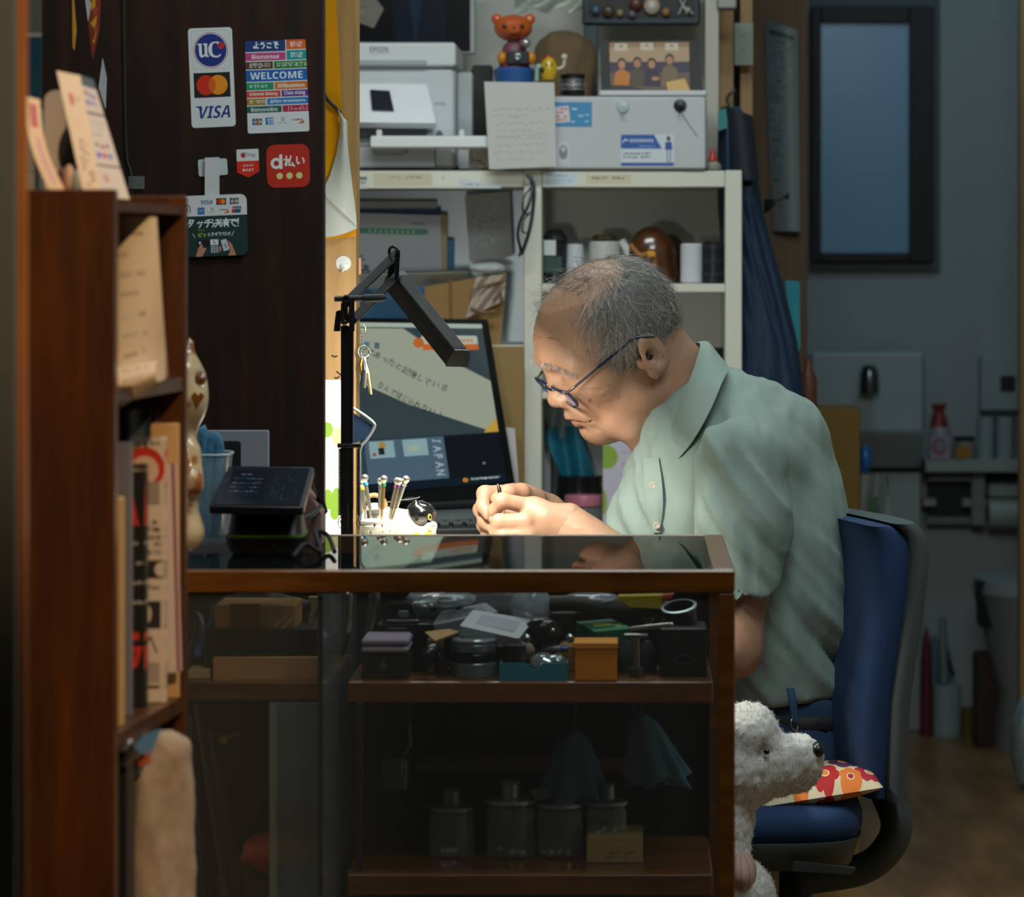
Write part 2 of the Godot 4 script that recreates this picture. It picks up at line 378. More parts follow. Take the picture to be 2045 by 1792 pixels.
func build_counter_things() -> void:
	var top := EYE - (1140 - HY) * 3.54 / F
	var on := func(x: float, d: float) -> Vector3: return Vector3((x - CX) * d / F, top, -d)
	# payment terminal: base, foot and two leaning screens like a roof
	var d := 3.72
	var t := thing("payment_terminal", "black payment terminal with a slanting touch screen on the counter", "terminal", on.call(535, d))
	var blk := M("0c0d10", 0.35)
	var g := G.new()
	var b0: Vector3 = on.call(525, d)
	var rowf := func(w: float, dep: float, y: float) -> PackedVector3Array:
		var r := PackedVector3Array()
		for k in 20:
			var a := TAU * k / 20
			var cc := Vector2(signf(cos(a)) * pow(absf(cos(a)), 0.4), signf(sin(a)) * pow(absf(sin(a)), 0.4))
			r.append(b0 + Vector3(cc.x * w, y, -0.05 - cc.y * dep))
		return r
	g.loft([rowf.call(0.036, 0.04, 0.0), rowf.call(0.04, 0.045, 0.006), rowf.call(0.042, 0.045, 0.018)])
	put("reader", g, blk, t)
	g = G.new()
	g.loft([rowf.call(0.0415, 0.045, 0.018), rowf.call(0.0415, 0.045, 0.021)])
	put("green_band", g, M("4f7a22", 0.4), t)
	g = G.new()
	g.loft([rowf.call(0.04, 0.042, 0.021), rowf.call(0.038, 0.03, 0.038), rowf.call(0.036, 0.02, 0.06)])
	put("foot", g, M("101114", 0.4), t)
	var scr := Q4([[458, 931], [628, 933], [606, 1015], [416, 1012]], [3.83, 3.83, 3.70, 3.70])
	put("screen_frame", cd(scr, 0.008, 0.005), M("15181d", 0.3), t)
	var c := Cv.new(160, 78, 3, H("16202a"))
	c.rect(10, 8, 78, 62, H("0d1824"))
	for k in 26:
		c.ell(rng.randf_range(96, 150), rng.randf_range(12, 66), 2, 1.6, H("2c4049"))
	c.lines(16, 14, 60, 5, 9, H("1c3350"), rng, 0.2)
	var nn: Vector3 = (scr[1] - scr[3]).cross(scr[0] - scr[2]).normalized() * 0.0006
	var inner := []
	for k in 4:
		inner.append(scr[k].lerp((scr[0] + scr[1] + scr[2] + scr[3]) / 4, 0.09) + nn)
	put("screen", cd(inner, 0.0004), printed(c.tex(), 0.12), t)
	put("back_screen", cd(Q4([[628, 935], [655, 1022], [648, 1030], [622, 945]], [3.84, 3.92, 3.92, 3.84]), 0.006), M("191b20", 0.3), t)
	put("bracket", tube([P(590, 1042, 3.78), P(622, 1030, 3.82), P(640, 1012, 3.88)], 0.003), M("222429", 0.4), t)
	# the pinkish box under the second screen
	g = G.new()
	g.prism(PackedVector2Array([Vector2(0, 0), Vector2(0.028, 0), Vector2(0.028, 0.035), Vector2(0.012, 0.06), Vector2(0, 0.045)]), Transform3D(Basis(), on.call(590, 3.86)), 0.05)
	lone("pink_box", "small dull pink card box standing behind the black payment terminal", "box", g, M("8d6a64", 0.7))
	lone("cable_coil", "coiled black cable with a plug lying beside the payment terminal", "cable", tube(curve([on.call(585, 3.66) + Vector3(0, 0.004, 0), on.call(610, 3.72) + Vector3(0, 0.012, 0), on.call(640, 3.7) + Vector3(0, 0.006, 0), on.call(630, 3.82) + Vector3(0, 0.018, 0), on.call(655, 3.86) + Vector3(0, 0.01, 0), on.call(668, 3.72) + Vector3(0, 0.004, 0)]), 0.0025), M("0a0b0c", 0.8))
	# white card with a dark window, behind the clear tub
	t = thing("white_card_box", "flat white cardboard box with a rounded black opening", "box", on.call(450, 3.99))
	put("front", bx(372, 860, 536, 1071, 3.99, 0.012, 0.001), M("8d929c", 0.7), t)
	g = G.new()
	g.card(R4(424, 881, 481, 960, 3.9895), 0.0003, 0.004)
	put("opening", g, M("08090b", 0.8), t)
	# the clear tub with blue cloths
	t = thing("plastic_tub", "clear plastic tub on the counter filled with blue cloths", "tub", on.call(425, 3.85))
	var tubw := [Vector2(384, 906), Vector2(462, 906), Vector2(446, 1052), Vector2(396, 1052)]
	g = G.new()
	var ring := func(x0: float, x1: float, y: float, dep: float) -> PackedVector3Array:
		var r := PackedVector3Array()
		for k in 16:
			var a := TAU * k / 16
			var p := P((x0 + x1) / 2 + (x1 - x0) / 2 * signf(cos(a)) * pow(absf(cos(a)), 0.5), y, 3.85)
			r.append(Vector3(p.x, p.y, -3.85 - dep * signf(sin(a)) * pow(absf(sin(a)), 0.5)))
		return r
	g.loft([ring.call(tubw[3].x - 14, tubw[2].x, 1085, 0.03), ring.call(tubw[0].x - 20, tubw[1].x, 906, 0.04)], true, false)
	put("body", g, film("b9d0d8", 0.28, 0.15), t)
	put("rim", tube(Array(ring.call(364, 462, 906, 0.04)) + [ring.call(364, 462, 906, 0.04)[0]], 0.0016), M("a8bcc4", 0.3), t)
	var cloths := {"tallest folded pale blue cloth at the left of the clear tub": [[378, 1070], [384, 960], [392, 880], [399, 855], [406, 900], [402, 990]], "second folded pale blue cloth in the middle of the clear tub": [[408, 1070], [412, 980], [421, 890], [430, 876], [436, 910], [428, 1000]], "short pale blue cloth at the right inside the clear tub": [[424, 1075], [432, 1020], [438, 960], [446, 930]], "short pale blue cloth low between the two folded ones": [[392, 1075], [398, 1000], [404, 930]]}
	for cl in cloths:
		var e: Array = cloths[cl]
		var pts := []
		for q in e:
			pts.append(P(q[0], q[1], 3.85 + 0.01 * (e.size() % 3)))
		g = G.new()
		g.tube(curve(pts, 4), 0.007, 8, 0.5)
		lone("blue_cloth", cl, "cloth", g, M("3f7896", 0.8, 0.0, {"bump": ["soft", 0.1, 12.0]}), "blue cloths in the clear tub")
	# ceramic cat ornament, half hidden by the bookcase
	d = 3.62
	var s := Sdf.new()
	s.ell(P(345, 775, d), Vector3(0.036, 0.042, 0.034), Basis(), 0.01)
	s.ell(P(372, 808, d - 0.01), Vector3(0.02, 0.022, 0.024), Basis(), 0.012)
	s.ell(P(350, 950, d), Vector3(0.026, 0.07, 0.03), Basis(), 0.02)
	s.ell(P(362, 1065, d), Vector3(0.024, 0.022, 0.03), Basis(), 0.015)
	s.cap(P(372, 725, d), P(380, 682, d), 0.010, 0.004, 0.008)
	s.cap(P(318, 725, d), P(310, 682, d), 0.010, 0.004, 0.008)
	s.cap(P(374, 905, d - 0.015), P(386, 970, d - 0.025), 0.014, 0.011, 0.01)
	s.ell(P(386, 962, d - 0.028), Vector3(0.009, 0.011, 0.01), Basis(), 0.006)
	s.ell(P(402, 760, d - 0.012), Vector3(0.008, 0.006, 0.01), Basis(), 0.006, true)
	t = thing("ceramic_cat", "cream glazed pottery cat with brown patches behind the dark bookcase", "ornament", on.call(350, d))
	g = G.new()
	var pale := H("cbb088").srgb_to_linear()
	var brn := H("96591f").srgb_to_linear()
	var nz := FastNoiseLite.new()
	nz.frequency = 22.0
	s.skin(g, P(270, 1125, d + 0.06), P(430, 660, d - 0.07), 0.004, null, func(p: Vector3, _n: Vector3) -> Color: return pale.lerp(brn, smoothstep(0.1, 0.3, nz.get_noise_3dv(p))))
	put("body", g, M("ffffff", 0.25, 0.0, {"tint": 1, "coat": 0.6}), t)
	g = G.new()
	g.ball(P(401, 758, d - 0.014), Vector3.ONE * 0.006)
	put("eye", g, M("7a4a12", 0.15, 0.0, {"coat": 1.0}), t)
	g = G.new()
	g.outline(Q4([[382, 782], [408, 784], [408, 814], [382, 812]], d - 0.033), PackedVector2Array([Vector2(0.5, 0.25), Vector2(0.75, 0.02), Vector2(1, 0.3), Vector2(0.5, 1), Vector2(0, 0.3), Vector2(0.25, 0.02)]), 0.006)
	put("heart_patch", g, M("9a5c1e", 0.3), t)

# ---------------------------------------------------------------- the bookcase in the foreground
func build_bookcase() -> void:
	var dark := wood("381c08", "60320c", Vector3(8, 0.7, 8), 0.4, 0.25, 9)
	var xn := P(229, 0, 2.9).x
	var xf := P(375, 0, 3.2).x
	var top := EYE + 142 * 2.9 / F
	var t := thing("bookcase", "dark brown open bookcase with leaflets on top in the left foreground", "bookcase", Vector3(xn - 0.12, 0, -3.05))
	var bxs := func(_t: Node3D, called: String, x0: float, x1: float, y0: float, y1: float, z0: float, z1: float) -> void:
		var g := G.new()
		g.box(Transform3D(Basis(), Vector3(x0 + x1, y0 + y1, z0 + z1) / 2), Vector3(x1 - x0, y1 - y0, z1 - z0), 0.0015)
		put(called, g, dark, t)
	bxs.call(t, "side_panel", xn - 0.26, xn, 0, top, -2.92, -2.9)
	bxs.call(t, "side_panel", xn - 0.26, xf, 0, top, -3.2, -3.185)
	bxs.call(t, "back_panel", xn - 0.28, xn - 0.26, 0, top, -3.2, -2.9)
	for e in [[1.249, 0.008], [1.0945, 0.012], [0.807, 0.014], [0.45, 0.014], [0.06, 0.014]]:
		var h: float = e[0]
		var g := G.new()
		g.prism(PackedVector2Array([Vector2(xn - 0.258, 2.92), Vector2(xn - 0.002, 2.92), Vector2(xf - 0.002, 3.185), Vector2(xn - 0.258, 3.185)]), Transform3D(Basis(Vector3.RIGHT, Vector3.FORWARD, Vector3.UP), Vector3(0, h, 0)), e[1])
		put("shelf", g, dark, t)
	var paper := func(lines: int, hex := "d8c3a6", w := 60.0, h := 160.0, ink := "a08a74") -> ImageTexture:
		var c := Cv.new(w, h, 3, H(hex))
		if lines > 0:
			c.lines(w * 0.15, h * 0.1, w * 0.65, lines, h * 0.8 / lines, H(ink), rng, 0.25)
		return c.tex()
	# on the top
	var c := Cv.new(44, 230, 3, H("dcc3a2"))
	c.rect(14, 40, 7, 24, H("c8503c"))
	c.lines(20, 45, 18, 3, 6, H("9a8a7a"), rng)
	c.lines(8, 95, 30, 2, 9, H("c89070"), rng, 0.2)
	for k in 22:
		c.rect(12 + rng.randi() % 4 * 5, 130 + k * 4, rng.randf_range(4, 10), 3, H("7a6c60").lerp(H("c07050"), float(k == 12 or k == 13)))
	var lean := func(p: Array, d0: float, d1: float, bend: float) -> G:
		var q := Q4(p, [d0, d0, d1, d1])
		var g := G.new()
		g.sheet(func(u: float, v: float) -> Vector3: return q[0].lerp(q[1], u).lerp(q[3].lerp(q[2], u), v) + Vector3(bend * sin(v * PI), 0, 0), 4, 10, 0.0012)
		return g
	lone("pamphlet", "tall cream pamphlet with red and grey print leaning on the bookcase top", "pamphlet", lean.call([[113, 142], [160, 152], [203, 384], [166, 384]], 3.04, 2.97, 0.0), printed(paper.call(0) if false else c.tex()))
	c = Cv.new(60, 250, 3, H("c9bcb0"))
	c.rect(0, 0, 60, 22, H("4b5a5c"))
	for k in 3:
		c.rect(14 + k * 12, 32 + k * 3, 9, 8, H(["a06060", "7a6aa8", "6a70b0"][k]))
		c.rect(12 + k * 12, 52, 9, 9, H(["6a68a8", "8a7ab0", "9a90a8"][k]))
		c.rect(12 + k * 13, 140 + k % 2 * 3, 9, 8, H(["6a8a60", "b0508a", "7a7a80"][k]))
		c.rect(10 + k * 14, 160, 11, 10, H(["5a58b8", "c04a70", "5a90b0"][k]))
	c.rect(4, 76, 56, 5, H("54585e"))
	c.rect(0, 184, 60, 4, H("54585e"))
	c.lines(12, 96, 40, 3, 12, H("8a8078"), rng, 0.3)
	c.rect(14, 205, 12, 14, H("c88a78"))
	lone("pamphlet", "tall grey and cream pamphlet with coloured logos leaning rightmost on the bookcase", "pamphlet", lean.call([[152, 148], [186, 160], [259, 399], [203, 394]], 3.12, 3.02, 0.0), printed(c.tex()))
	c = Cv.new(30, 180, 3, H("e0c096"))
	c.rect(9, 12, 14, 45, H("c05a5a"))
	c.rect(13, 75, 8, 90, H("d0a0a0"))
	c.lines(8, 60, 16, 10, 11, H("c49a80"), rng, 0.2)
	lone("flyer", "curved cream flyer with pink print at the left end of the bookcase top", "flyer", lean.call([[50, 192], [80, 200], [132, 384], [100, 384]], 3.0, 2.95, -0.006), printed(c.tex()))
	var g := G.new()
	g.card(R4(88, 180, 150, 396, 3.13), 0.02, 0.01)
	var dome := thing("leaflet_stand", "rounded white plastic leaflet stand behind the leaning pamphlets", "stand", P(118, 385, 3.14))
	put("back", g, M("b5a596", 0.5), dome)
	g = G.new()
	g.ball(P(143, 300, 3.128), Vector3(0.011, 0.022, 0.006))
	put("pocket", g, M("2e2a28", 0.5), dome)
	for e in [[124, 348, "b86a54"], [138, 342, "c9a890"], [152, 352, "8a9088"]]:
		g = G.new()
		g.ball(P(e[0], e[1] + 14, 3.06), Vector3(0.005, 0.012, 0.005))
		lone("trinket", {124: "tiny reddish trinket behind the curved flyer", 138: "tiny cream trinket between the flyer and the pamphlet", 152: "tiny grey green trinket against the tall cream pamphlet"}[e[0]], "trinket", g, M(e[2], 0.5))
	c = Cv.new(30, 200, 3, H("b9b3a4"))
	c.rect(8, 0, 22, 70, H("6f7466"))
	c.rect(9, 78, 21, 122, H("1b4f60"))
	c.rect(0, 95, 10, 60, H("8c9aa0"))
	c.rect(0, 60, 8, 35, H("d8c0a0"))
	lone("poster", "narrow teal and grey poster at the far left above the bookcase", "poster", cd(R4(40, -10, 82, 205, 3.3), 0.002), printed(c.tex()))
	lone("leaflet_pile", "grey leaflets standing in the left corner of the bookcase top", "leaflets", bx(46, 215, 80, 395, 3.15, 0.02, 0.002), printed(paper.call(8, "8a8880", 30.0, 120.0, "5a5a58")))
	# hanging papers in the upper bay
	var wave := func(p: Array, d: float, amp: float, curl: float) -> G:
		var q := Q4(p, d)
		var gg := G.new()
		gg.sheet(func(u: float, v: float) -> Vector3: return q[0].lerp(q[1], u).lerp(q[3].lerp(q[2], u), v) + Vector3(0, 0, amp * sin(u * 4.0 + v * 2.0) + curl * pow(maxf(v - 0.75, 0.0) * 4.0, 2.0)), 10, 16, 0.0008)
		return gg
	lone("paper_sheet", "large cream paper sheet hanging in the upper bay of the bookcase", "paper", wave.call([[218, 428], [312, 434], [333, 757], [238, 790]], 3.06, 0.004, 0.01), printed(paper.call(7, "d6c4ab", 100.0, 330.0, "a89884")))
	lone("paper_sheet", "cream paper sheet behind the large one in the bookcase's upper bay", "paper", wave.call([[224, 440], [305, 436], [336, 752], [300, 760]], 3.1, 0.006, 0.0), printed(paper.call(5, "cdbca6", 100.0, 330.0, "a89884")))
	var roll := []
	var q := Q4([[234, 735], [313, 722], [316, 772], [240, 812]], 2.99)
	g = G.new()
	g.sheet(func(u: float, v: float) -> Vector3: return q[0].lerp(q[1], u).lerp(q[3].lerp(q[2], u), v) + Vector3(0, 0, 0.012 * sin(v * PI)), 6, 10, 0.0008)
	lone("receipt_roll", "curled cream paper slip bulging over the shelf edge of the bookcase", "paper", g, printed(paper.call(3, "e0ccb0", 80.0, 60.0, "a08870")))
	# books and folders in the middle bay
	var sh := 0.807
	var stand := func(x0: float, x1: float, y0: float, d: float, thick: float) -> G:
		var a := P(x0, y0, d)
		var b := P(x1, y0, d)
		var gg := G.new()
		gg.box(Transform3D(Basis(), Vector3((a.x + b.x) / 2, (sh + a.y) / 2, -d - thick / 2)), Vector3(b.x - a.x, a.y - sh, thick), 0.0012)
		return gg
	lone("envelope", "tall tan envelope at the back of the bookcase's middle bay", "envelope", stand.call(300, 357, 846, 3.165, 0.008), M("c9a06a", 0.75))
	c = Cv.new(34, 440, 2, H("cdb9ae"))
	c.rect(22, 0, 8, 440, H("8a4a62"))
	g = G.new()
	q = [P(322, 930, 3.155), P(352, 925, 3.155), P(363, 1340, 3.15), P(335, 1345, 3.15)]
	g.card(q, 0.002)
	lone("folder", "mauve edged paper folder standing before the tan envelope", "folder", g, printed(c.tex()))
	c = Cv.new(80, 520, 2.5, H("d5c3b0"))
	c.ell(38, 60, 40, 42, H("c23020"))
	c.ell(38, 64, 28, 28, H("d8b8a4"))
	c.lines(20, 8, 50, 1, 12, H("6a625c"), rng, 0.6)
	c.rect(38, 86, 30, 46, H("9a8a80"))
	c.lines(38, 160, 34, 5, 15, H("55504e"), rng, 0.6)
	c.rect(30, 240, 44, 36, H("2c2830"))
	c.ell(70, 258, 12, 14, H("d0beb0"))
	c.lines(34, 290, 34, 1, 12, H("4a4a58"), rng, 0.6)
	c.rect(34, 320, 36, 54, H("2c2830"))
	c.ell(40, 345, 12, 20, H("d0beb0"))
	c.line([Vector2(38, 408), Vector2(50, 390), Vector2(62, 420)], 4, H("5a5450"))
	c.rect(34, 440, 34, 40, H("a89a8c"))
	c.rect(32, 485, 36, 6, H("2c2830"))
	lone("booklet", "cream booklet with a red ring print standing right of the black book", "book", stand.call(250, 331, 874, 3.13, 0.01), printed(c.tex()))
	c = Cv.new(34, 470, 2.5, H("17181a"))
	c.poly(PackedVector2Array([Vector2(2, 26), Vector2(22, 118), Vector2(2, 118)]), H("c22a1c"))
	c.lines(8, 8, 20, 1, 12, H("8a8060"), rng, 0.5)
	for k in 4:
		c.lines(5, 150 + k * 38, 24, 1, 12, H("a09a90"), rng, 0.5)
	c.rect(4, 325, 18, 14, H("d0301e"))
	c.poly(PackedVector2Array([Vector2(2, 352), Vector2(28, 352), Vector2(18, 390), Vector2(2, 400)]), H("d0301e"))
	c.text("?", 8, 360, 16, 382, H("17181a"))
	lone("black_book", "black book with a red triangle on its narrow face in the bookcase", "book", stand.call(256, 290, 928, 3.1, 0.02), printed(c.tex()))
	g = stand.call(232, 262, 884, 3.04, 0.012)
	lone("plastic_folder", "grey translucent plastic folder standing left of the black book", "folder", g, film("7c7e8a", 0.8, 0.3))
	lone("page_block", "yellowed narrow page block at the front of the bookcase's middle bay", "book", stand.call(228, 243, 995, 2.97, 0.02), M("c09a60", 0.8))
	g = G.new()
	g.sheet(func(u: float, v: float) -> Vector3: return P(238, 822, 3.12).lerp(P(300, 815, 3.12), u) + Vector3(0, -0.03 * v, 0.006 * sin(u * 6.0)), 8, 3, 0.001)
	lone("plastic_sleeve", "crumpled dark clear sleeve lying on top of the standing books", "sleeve", g, film("4a5a68", 0.5, 0.2))
	lone("purple_card", "thin purple card standing behind the booklet in the bookcase", "card", stand.call(302, 316, 818, 3.17, 0.002), M("4a2440", 0.7))
	# the bottom bay: a cloth bag and what lies before it
	var s := Sdf.new()
	s.cap(P(318, 1520, 3.08), P(318, 1900, 3.08), 0.022, 0.026, 0.02)
	s.cap(P(345, 1500, 3.09), P(352, 1900, 3.09), 0.012, 0.016, 0.015)
	s.cap(P(290, 1560, 3.06), P(288, 1900, 3.06), 0.012, 0.018, 0.015)
	s.ell(P(330, 1490, 3.09), Vector3(0.018, 0.012, 0.02), Basis(), 0.01)
	g = G.new()
	var nz := FastNoiseLite.new()
	nz.frequency = 14.0
	s.skin(g, P(230, 1980, 3.02), P(390, 1450, 3.16), 0.004, func(p: Vector3, _n: Vector3) -> float: return 0.006 * nz.get_noise_3d(p.x * 2.0, p.y * 0.7, p.z * 2.0))
	lone("cloth_bag", "creased beige cloth bag in the bottom bay of the bookcase", "bag", g, M("a08c78", 0.9, 0.0, {"rim": 0.3}))
	g = G.new()
	g.card(Q4([[262, 1480], [322, 1455], [300, 1512], [268, 1500]], [3.0, 3.05, 3.03, 2.99]), 0.002)
	lone("blue_card", "small blue and grey card stuck under the third shelf", "card", g, M("4a6a84", 0.5))
	lone("orange_card", "small orange card poking out above the beige cloth bag", "card", cd(Q4([[276, 1512], [300, 1502], [299, 1526], [276, 1532]], 3.02), 0.001), M("b8562c", 0.6))
	g = G.new()
	g.box(Transform3D(Basis(), P(252, 1690, 3.0)), Vector3(0.008, 0.19, 0.05), 0.001)
	lone("spiral_book", "dark book with yellow dots standing left of the beige cloth bag", "book", g, M("14181a", 0.5))
	lone("silver_clip", "silver metal clip under the third shelf of the bookcase", "clip", tube([P(240, 1500, 2.96), P(262, 1482, 2.97), P(270, 1500, 2.97), P(250, 1530, 2.97)], 0.0025), M("a8a8a4", 0.3, 0.9))

# ---------------------------------------------------------------- the white cabinets behind the bench and what is on them
func build_back_cabinets() -> void:
	var D := 6.2
	var white := M("cfcfc4", 0.55, 0.0, {"bump": ["soft", 0.03, 4.0]})
	var grey := M("dfe1e0", 0.7)
	var base := func(x: float) -> Vector3: return Vector3(P(x, 0, D).x, 0, -D - 0.15)
	var unit := func(_m: Material, label: String, x0: float, x1: float, w0: float, w1: float, shelves: Array, back: Material) -> Node3D:
		var t := thing("cabinet", label, "cabinet", base.call((x0 + x1) / 2))
		for e in [[x0, x0 + w0], [x1 - w1, x1]]:
			var g := G.new()
			var a := P(e[0], 340, D)
			var b := P(e[1], 340, D)
			g.box(Transform3D(Basis(), Vector3((a.x + b.x) / 2, a.y / 2, -D - 0.15)), Vector3(b.x - a.x, a.y, 0.3), 0.002)
			put("upright", g, white, t)
		var g := bx(x0 + w0, 341, x1 - w1, 374, D, 0.3, 0.002)
		put("top_board", g, white, t)
		for e in shelves:
			put("shelf", bx(x0 + w0, e[0], x1 - w1, e[1], D + 0.004, 0.29, 0.0015), white, t)
		g = G.new()
		var a := P(x0 + w0, 372, D + 0.3)
		var b := P(x1 - w1, 372, D + 0.3)
		g.box(Transform3D(Basis(), Vector3((a.x + b.x) / 2, a.y / 2, -D - 0.296)), Vector3(b.x - a.x + 0.01, a.y, 0.006), 0.001)
		put("back_board", g, back, t)
		return t
	var steel := M("a4b4c0", 0.3, 0.25)
	var ul: Node3D = unit.call(steel, "white cabinet with a steel grey inside, left of the open shelves", 540, 1052, 34, 6, [[690, 704], [985, 999]], steel)
	var ur: Node3D = unit.call(steel, "white open shelf cabinet behind the man's head", 1048, 1482, 34, 34, [[567, 584], [783, 797], [1062, 1078]], grey)
	# tapes and slips on the front of the top boards
	var c := Cv.new(290, 34, 3, H("cfcfc2"))
	c.rect(30, 4, 120, 26, H("c4bda4"))
	c.lines(60, 10, 70, 1, 10, H("8a8472"), rng, 0.5)
	c.rect(152, 2, 96, 26, H("d6d6cc"))
	c.strokes("~1458 4129", 168, 4, 14, 0.8, H("8a8a88"))
	c.poly(PackedVector2Array([Vector2(205, 14), Vector2(290, 30), Vector2(290, 34), Vector2(205, 32)]), H("c6cad2"))
	c.lines(215, 25, 36, 1, 5, H("7a86a0"), rng, 0.6)
	lone("tape_label", "row of old paper tapes along the left cabinet's top edge", "label", cd(R4(716, 342, 1000, 376, D - 0.001), 0.0006), printed(c.tex()))
	c = Cv.new(280, 32, 3, H("cfcfc2"))
	c.rect(4, 3, 66, 27, H("c3cfd6"))
	c.lines(8, 7, 54, 1, 6, H("4a80b0"), rng, 0.5)
	c.lines(6, 17, 56, 2, 6, H("8aa6bc"), rng, 0.4)
	c.rect(86, 6, 90, 20, H("c6bfa2"))
	c.lines(98, 11, 66, 1, 9, H("6a6656"), rng, 0.5)
	lone("tape_label", "blue lettered slip and yellowed tape on the open shelves' top edge", "label", cd(R4(1084, 343, 1364, 373, D - 0.001), 0.0006), printed(c.tex()))
	c = Cv.new(20, 22, 3, H("bfc2c4"))
	c.rect(0, 0, 20, 6, H("6a6e62"))
	c.lines(2, 9, 16, 1, 6, H("55585c"), rng, 0.6)
	lone("price_tag", "small grey price tag beside the yellow set square", "tag", cd(R4(713, 353, 733, 377, D - 0.003), 0.001), printed(c.tex()))

	# ---- on top of the cabinets
	var d := 6.24
	var top := P(0, 340, D).y
	var wp := M("c3c7cc", 0.35)
	var t := thing("printer", "white ink jet printer with a small dark display on the cabinet", "printer", Vector3(P(760, 0, d).x, top, -d - 0.1))
	put("body", bx(585, 130, 912, 339, d + 0.03, 0.24, 0.012), wp, t)
	put("lid", bx(582, 84, 912, 134, d + 0.02, 0.25, 0.006), M("cdd1d5", 0.35), t)
	put("scanner_edge", bx(590, 120, 852, 131, d + 0.016, 0.02, 0.002), M("9fa3a8", 0.4), t)
	var g := cd(Q4([[590, 166], [852, 168], [871, 246], [590, 243]], [d + 0.025, d + 0.025, d - 0.01, d - 0.01]), 0.02, 0.004)
	var panel := put("control_panel", g, M("dcdfe6", 0.3), t)
	put("display", cd(Q4([[739, 179], [778, 181], [787, 221], [743, 219]], [d + 0.014, d + 0.014, d - 0.004, d - 0.004]), 0.001), M("232833", 0.12), panel)
	put("paper_slot", bx(590, 249, 851, 276, d + 0.008, 0.03, 0.001), M("14161a", 0.4), t)
	var cass := put("cassette", bx(590, 293, 870, 336, d + 0.005, 0.05, 0.004), M("94979b", 0.4), t)
	put("handle", bx(742, 291, 815, 309, d - 0.002, 0.02, 0.006), M("85888c", 0.4), cass)
	var tray := put("output_tray", bx(738, 271, 978, 296, d - 0.06, 0.07, 0.004), M("dadde0", 0.35), t)
	for e in [757, 922]:
		put("tray_stop", bx(e - 6, 259, e + 6, 274, d - 0.055, 0.006, 0.002), M("d4d7da", 0.35), tray)
	var tx := Cv.new(40, 14, 5, H("cdd1d5"))
	tx.text("EPSON", 2, 2, 38, 12, H("5a5d62"))
	put("nameplate", cd(R4(737, 91, 777, 107, d + 0.019), 0.0004), printed(tx.tex()), t)
	tx = Cv.new(30, 8, 4, H("c3c7cc"))
	tx.text("EW-452A", 2, 1, 28, 7, H("6a6d72"))
	put("nameplate", cd(R4(866, 203, 892, 211, d + 0.0296), 0.0004), printed(tx.tex()), t)
	tx = Cv.new(14, 12, 4, H("c3c7cc"))
	tx.poly(PackedVector2Array([Vector2(7, 0), Vector2(14, 6), Vector2(14, 12), Vector2(0, 12), Vector2(0, 6)]), H("59616a"))
	put("mark", cd(R4(871, 259, 884, 271, d + 0.0296), 0.0004), printed(tx.tex()), t)
	lone("white_folder", "white upright folder squeezed between printer and note sheet", "folder", bx(914, 144, 944, 338, d + 0.1, 0.12, 0.003), M("b9bcc0", 0.6))
	c = Cv.new(40, 45, 3, H("b3ae9a"))
	c.lines(4, 3, 34, 6, 7, H("55564e"), rng, 0.6)
	c.rect(0, 0, 3, 45, H("9a7a8a"))
	lone("printed_card", "small printed cream card below the printer's tray end", "card", cd(R4(936, 296, 976, 338, d + 0.02), 0.002), printed(c.tex()))
	lone("black_binder", "black binder standing behind the handwritten note sheet", "binder", bx(943, 130, 982, 338, d + 0.16, 0.08, 0.002), M("17181b", 0.5))
	# the handwritten sheet
	c = Cv.new(140, 172, 3, H("bdbdbb"))
	var ink := H("8d8f96")
	for r in 9:
		var x := 12.0 + rng.randf() * 10
		while x < 118 - 30 * float(r in [2, 4, 8]):
			var pts := []
			for k in 4:
				pts.append(Vector2(x + k * 3.2, 38 + r * 14.5 + rng.randf_range(-4, 4)))
			if r != 0:
				c.line(pts, 0.9, ink)
			x += rng.randf_range(9, 16)
	c.line([Vector2(20, 108), Vector2(125, 103)], 0.8, ink)
	lone("note_sheet", "white sheet of faint handwriting stuck on the big white drawer box", "paper", cd(Q4([[967, 163], [1107, 165], [1111, 333], [977, 338]], [6.165, 6.165, 6.165, 6.17]), 0.0008), printed(c.tex()))
	# the white box with stickers
	t = thing("storage_box", "long white box with stickers and hooks on the open shelves' top", "box", Vector3(P(1240, 0, d).x, top, -d))
	put("body", bx(1000, 192, 1411, 339, d - 0.05, 0.24, 0.005), M("b9bac0", 0.5), t)
	put("lid_edge", bx(1196, 180, 1412, 192, d - 0.05, 0.1, 0.003), M("c6c7cc", 0.5), t)
	var ds := d - 0.0506
	c = Cv.new(74, 50, 3, H("3d86b4"))
	c.lines(34, 12, 36, 3, 13, H("9cc0d6"), rng, 0.25)
	c.poly(PackedVector2Array([Vector2(0, 10), Vector2(27, 7), Vector2(31, 40), Vector2(0, 43)]), H("cfc6c8"))
	for k in 4:
		c.lines(3, 12 + k * 7.5, 23, 1, 7, H("b04850"), rng, 0.5)
	lone("blue_sticker", "blue sticker with a white and red label on the white box", "sticker", cd(R4(1108, 204, 1182, 253, ds), 0.0005), printed(c.tex()))
	c = Cv.new(106, 62, 4, H("c9d0d8"))
	c.poly(PackedVector2Array([Vector2(0, 0), Vector2(66, 0), Vector2(82, 28), Vector2(0, 28)]), H("2f57a4"))
	c.line([Vector2(4, 15), Vector2(9, 9), Vector2(14, 12)], 2, H("dfe6ee"))
	for k in 8:
		c.rect(18 + k * 6, 9, 4.6, 1.2, H("dfe6ee"))
		c.rect(18 + k * 6, 12, 4.6, 1.2, H("dfe6ee"))
		c.rect(20 + k * 6, 9, 1.2, 7, H("dfe6ee"))
	c.lines(36, 22, 32, 1, 4, H("7f9ccc"), rng, 0.5)
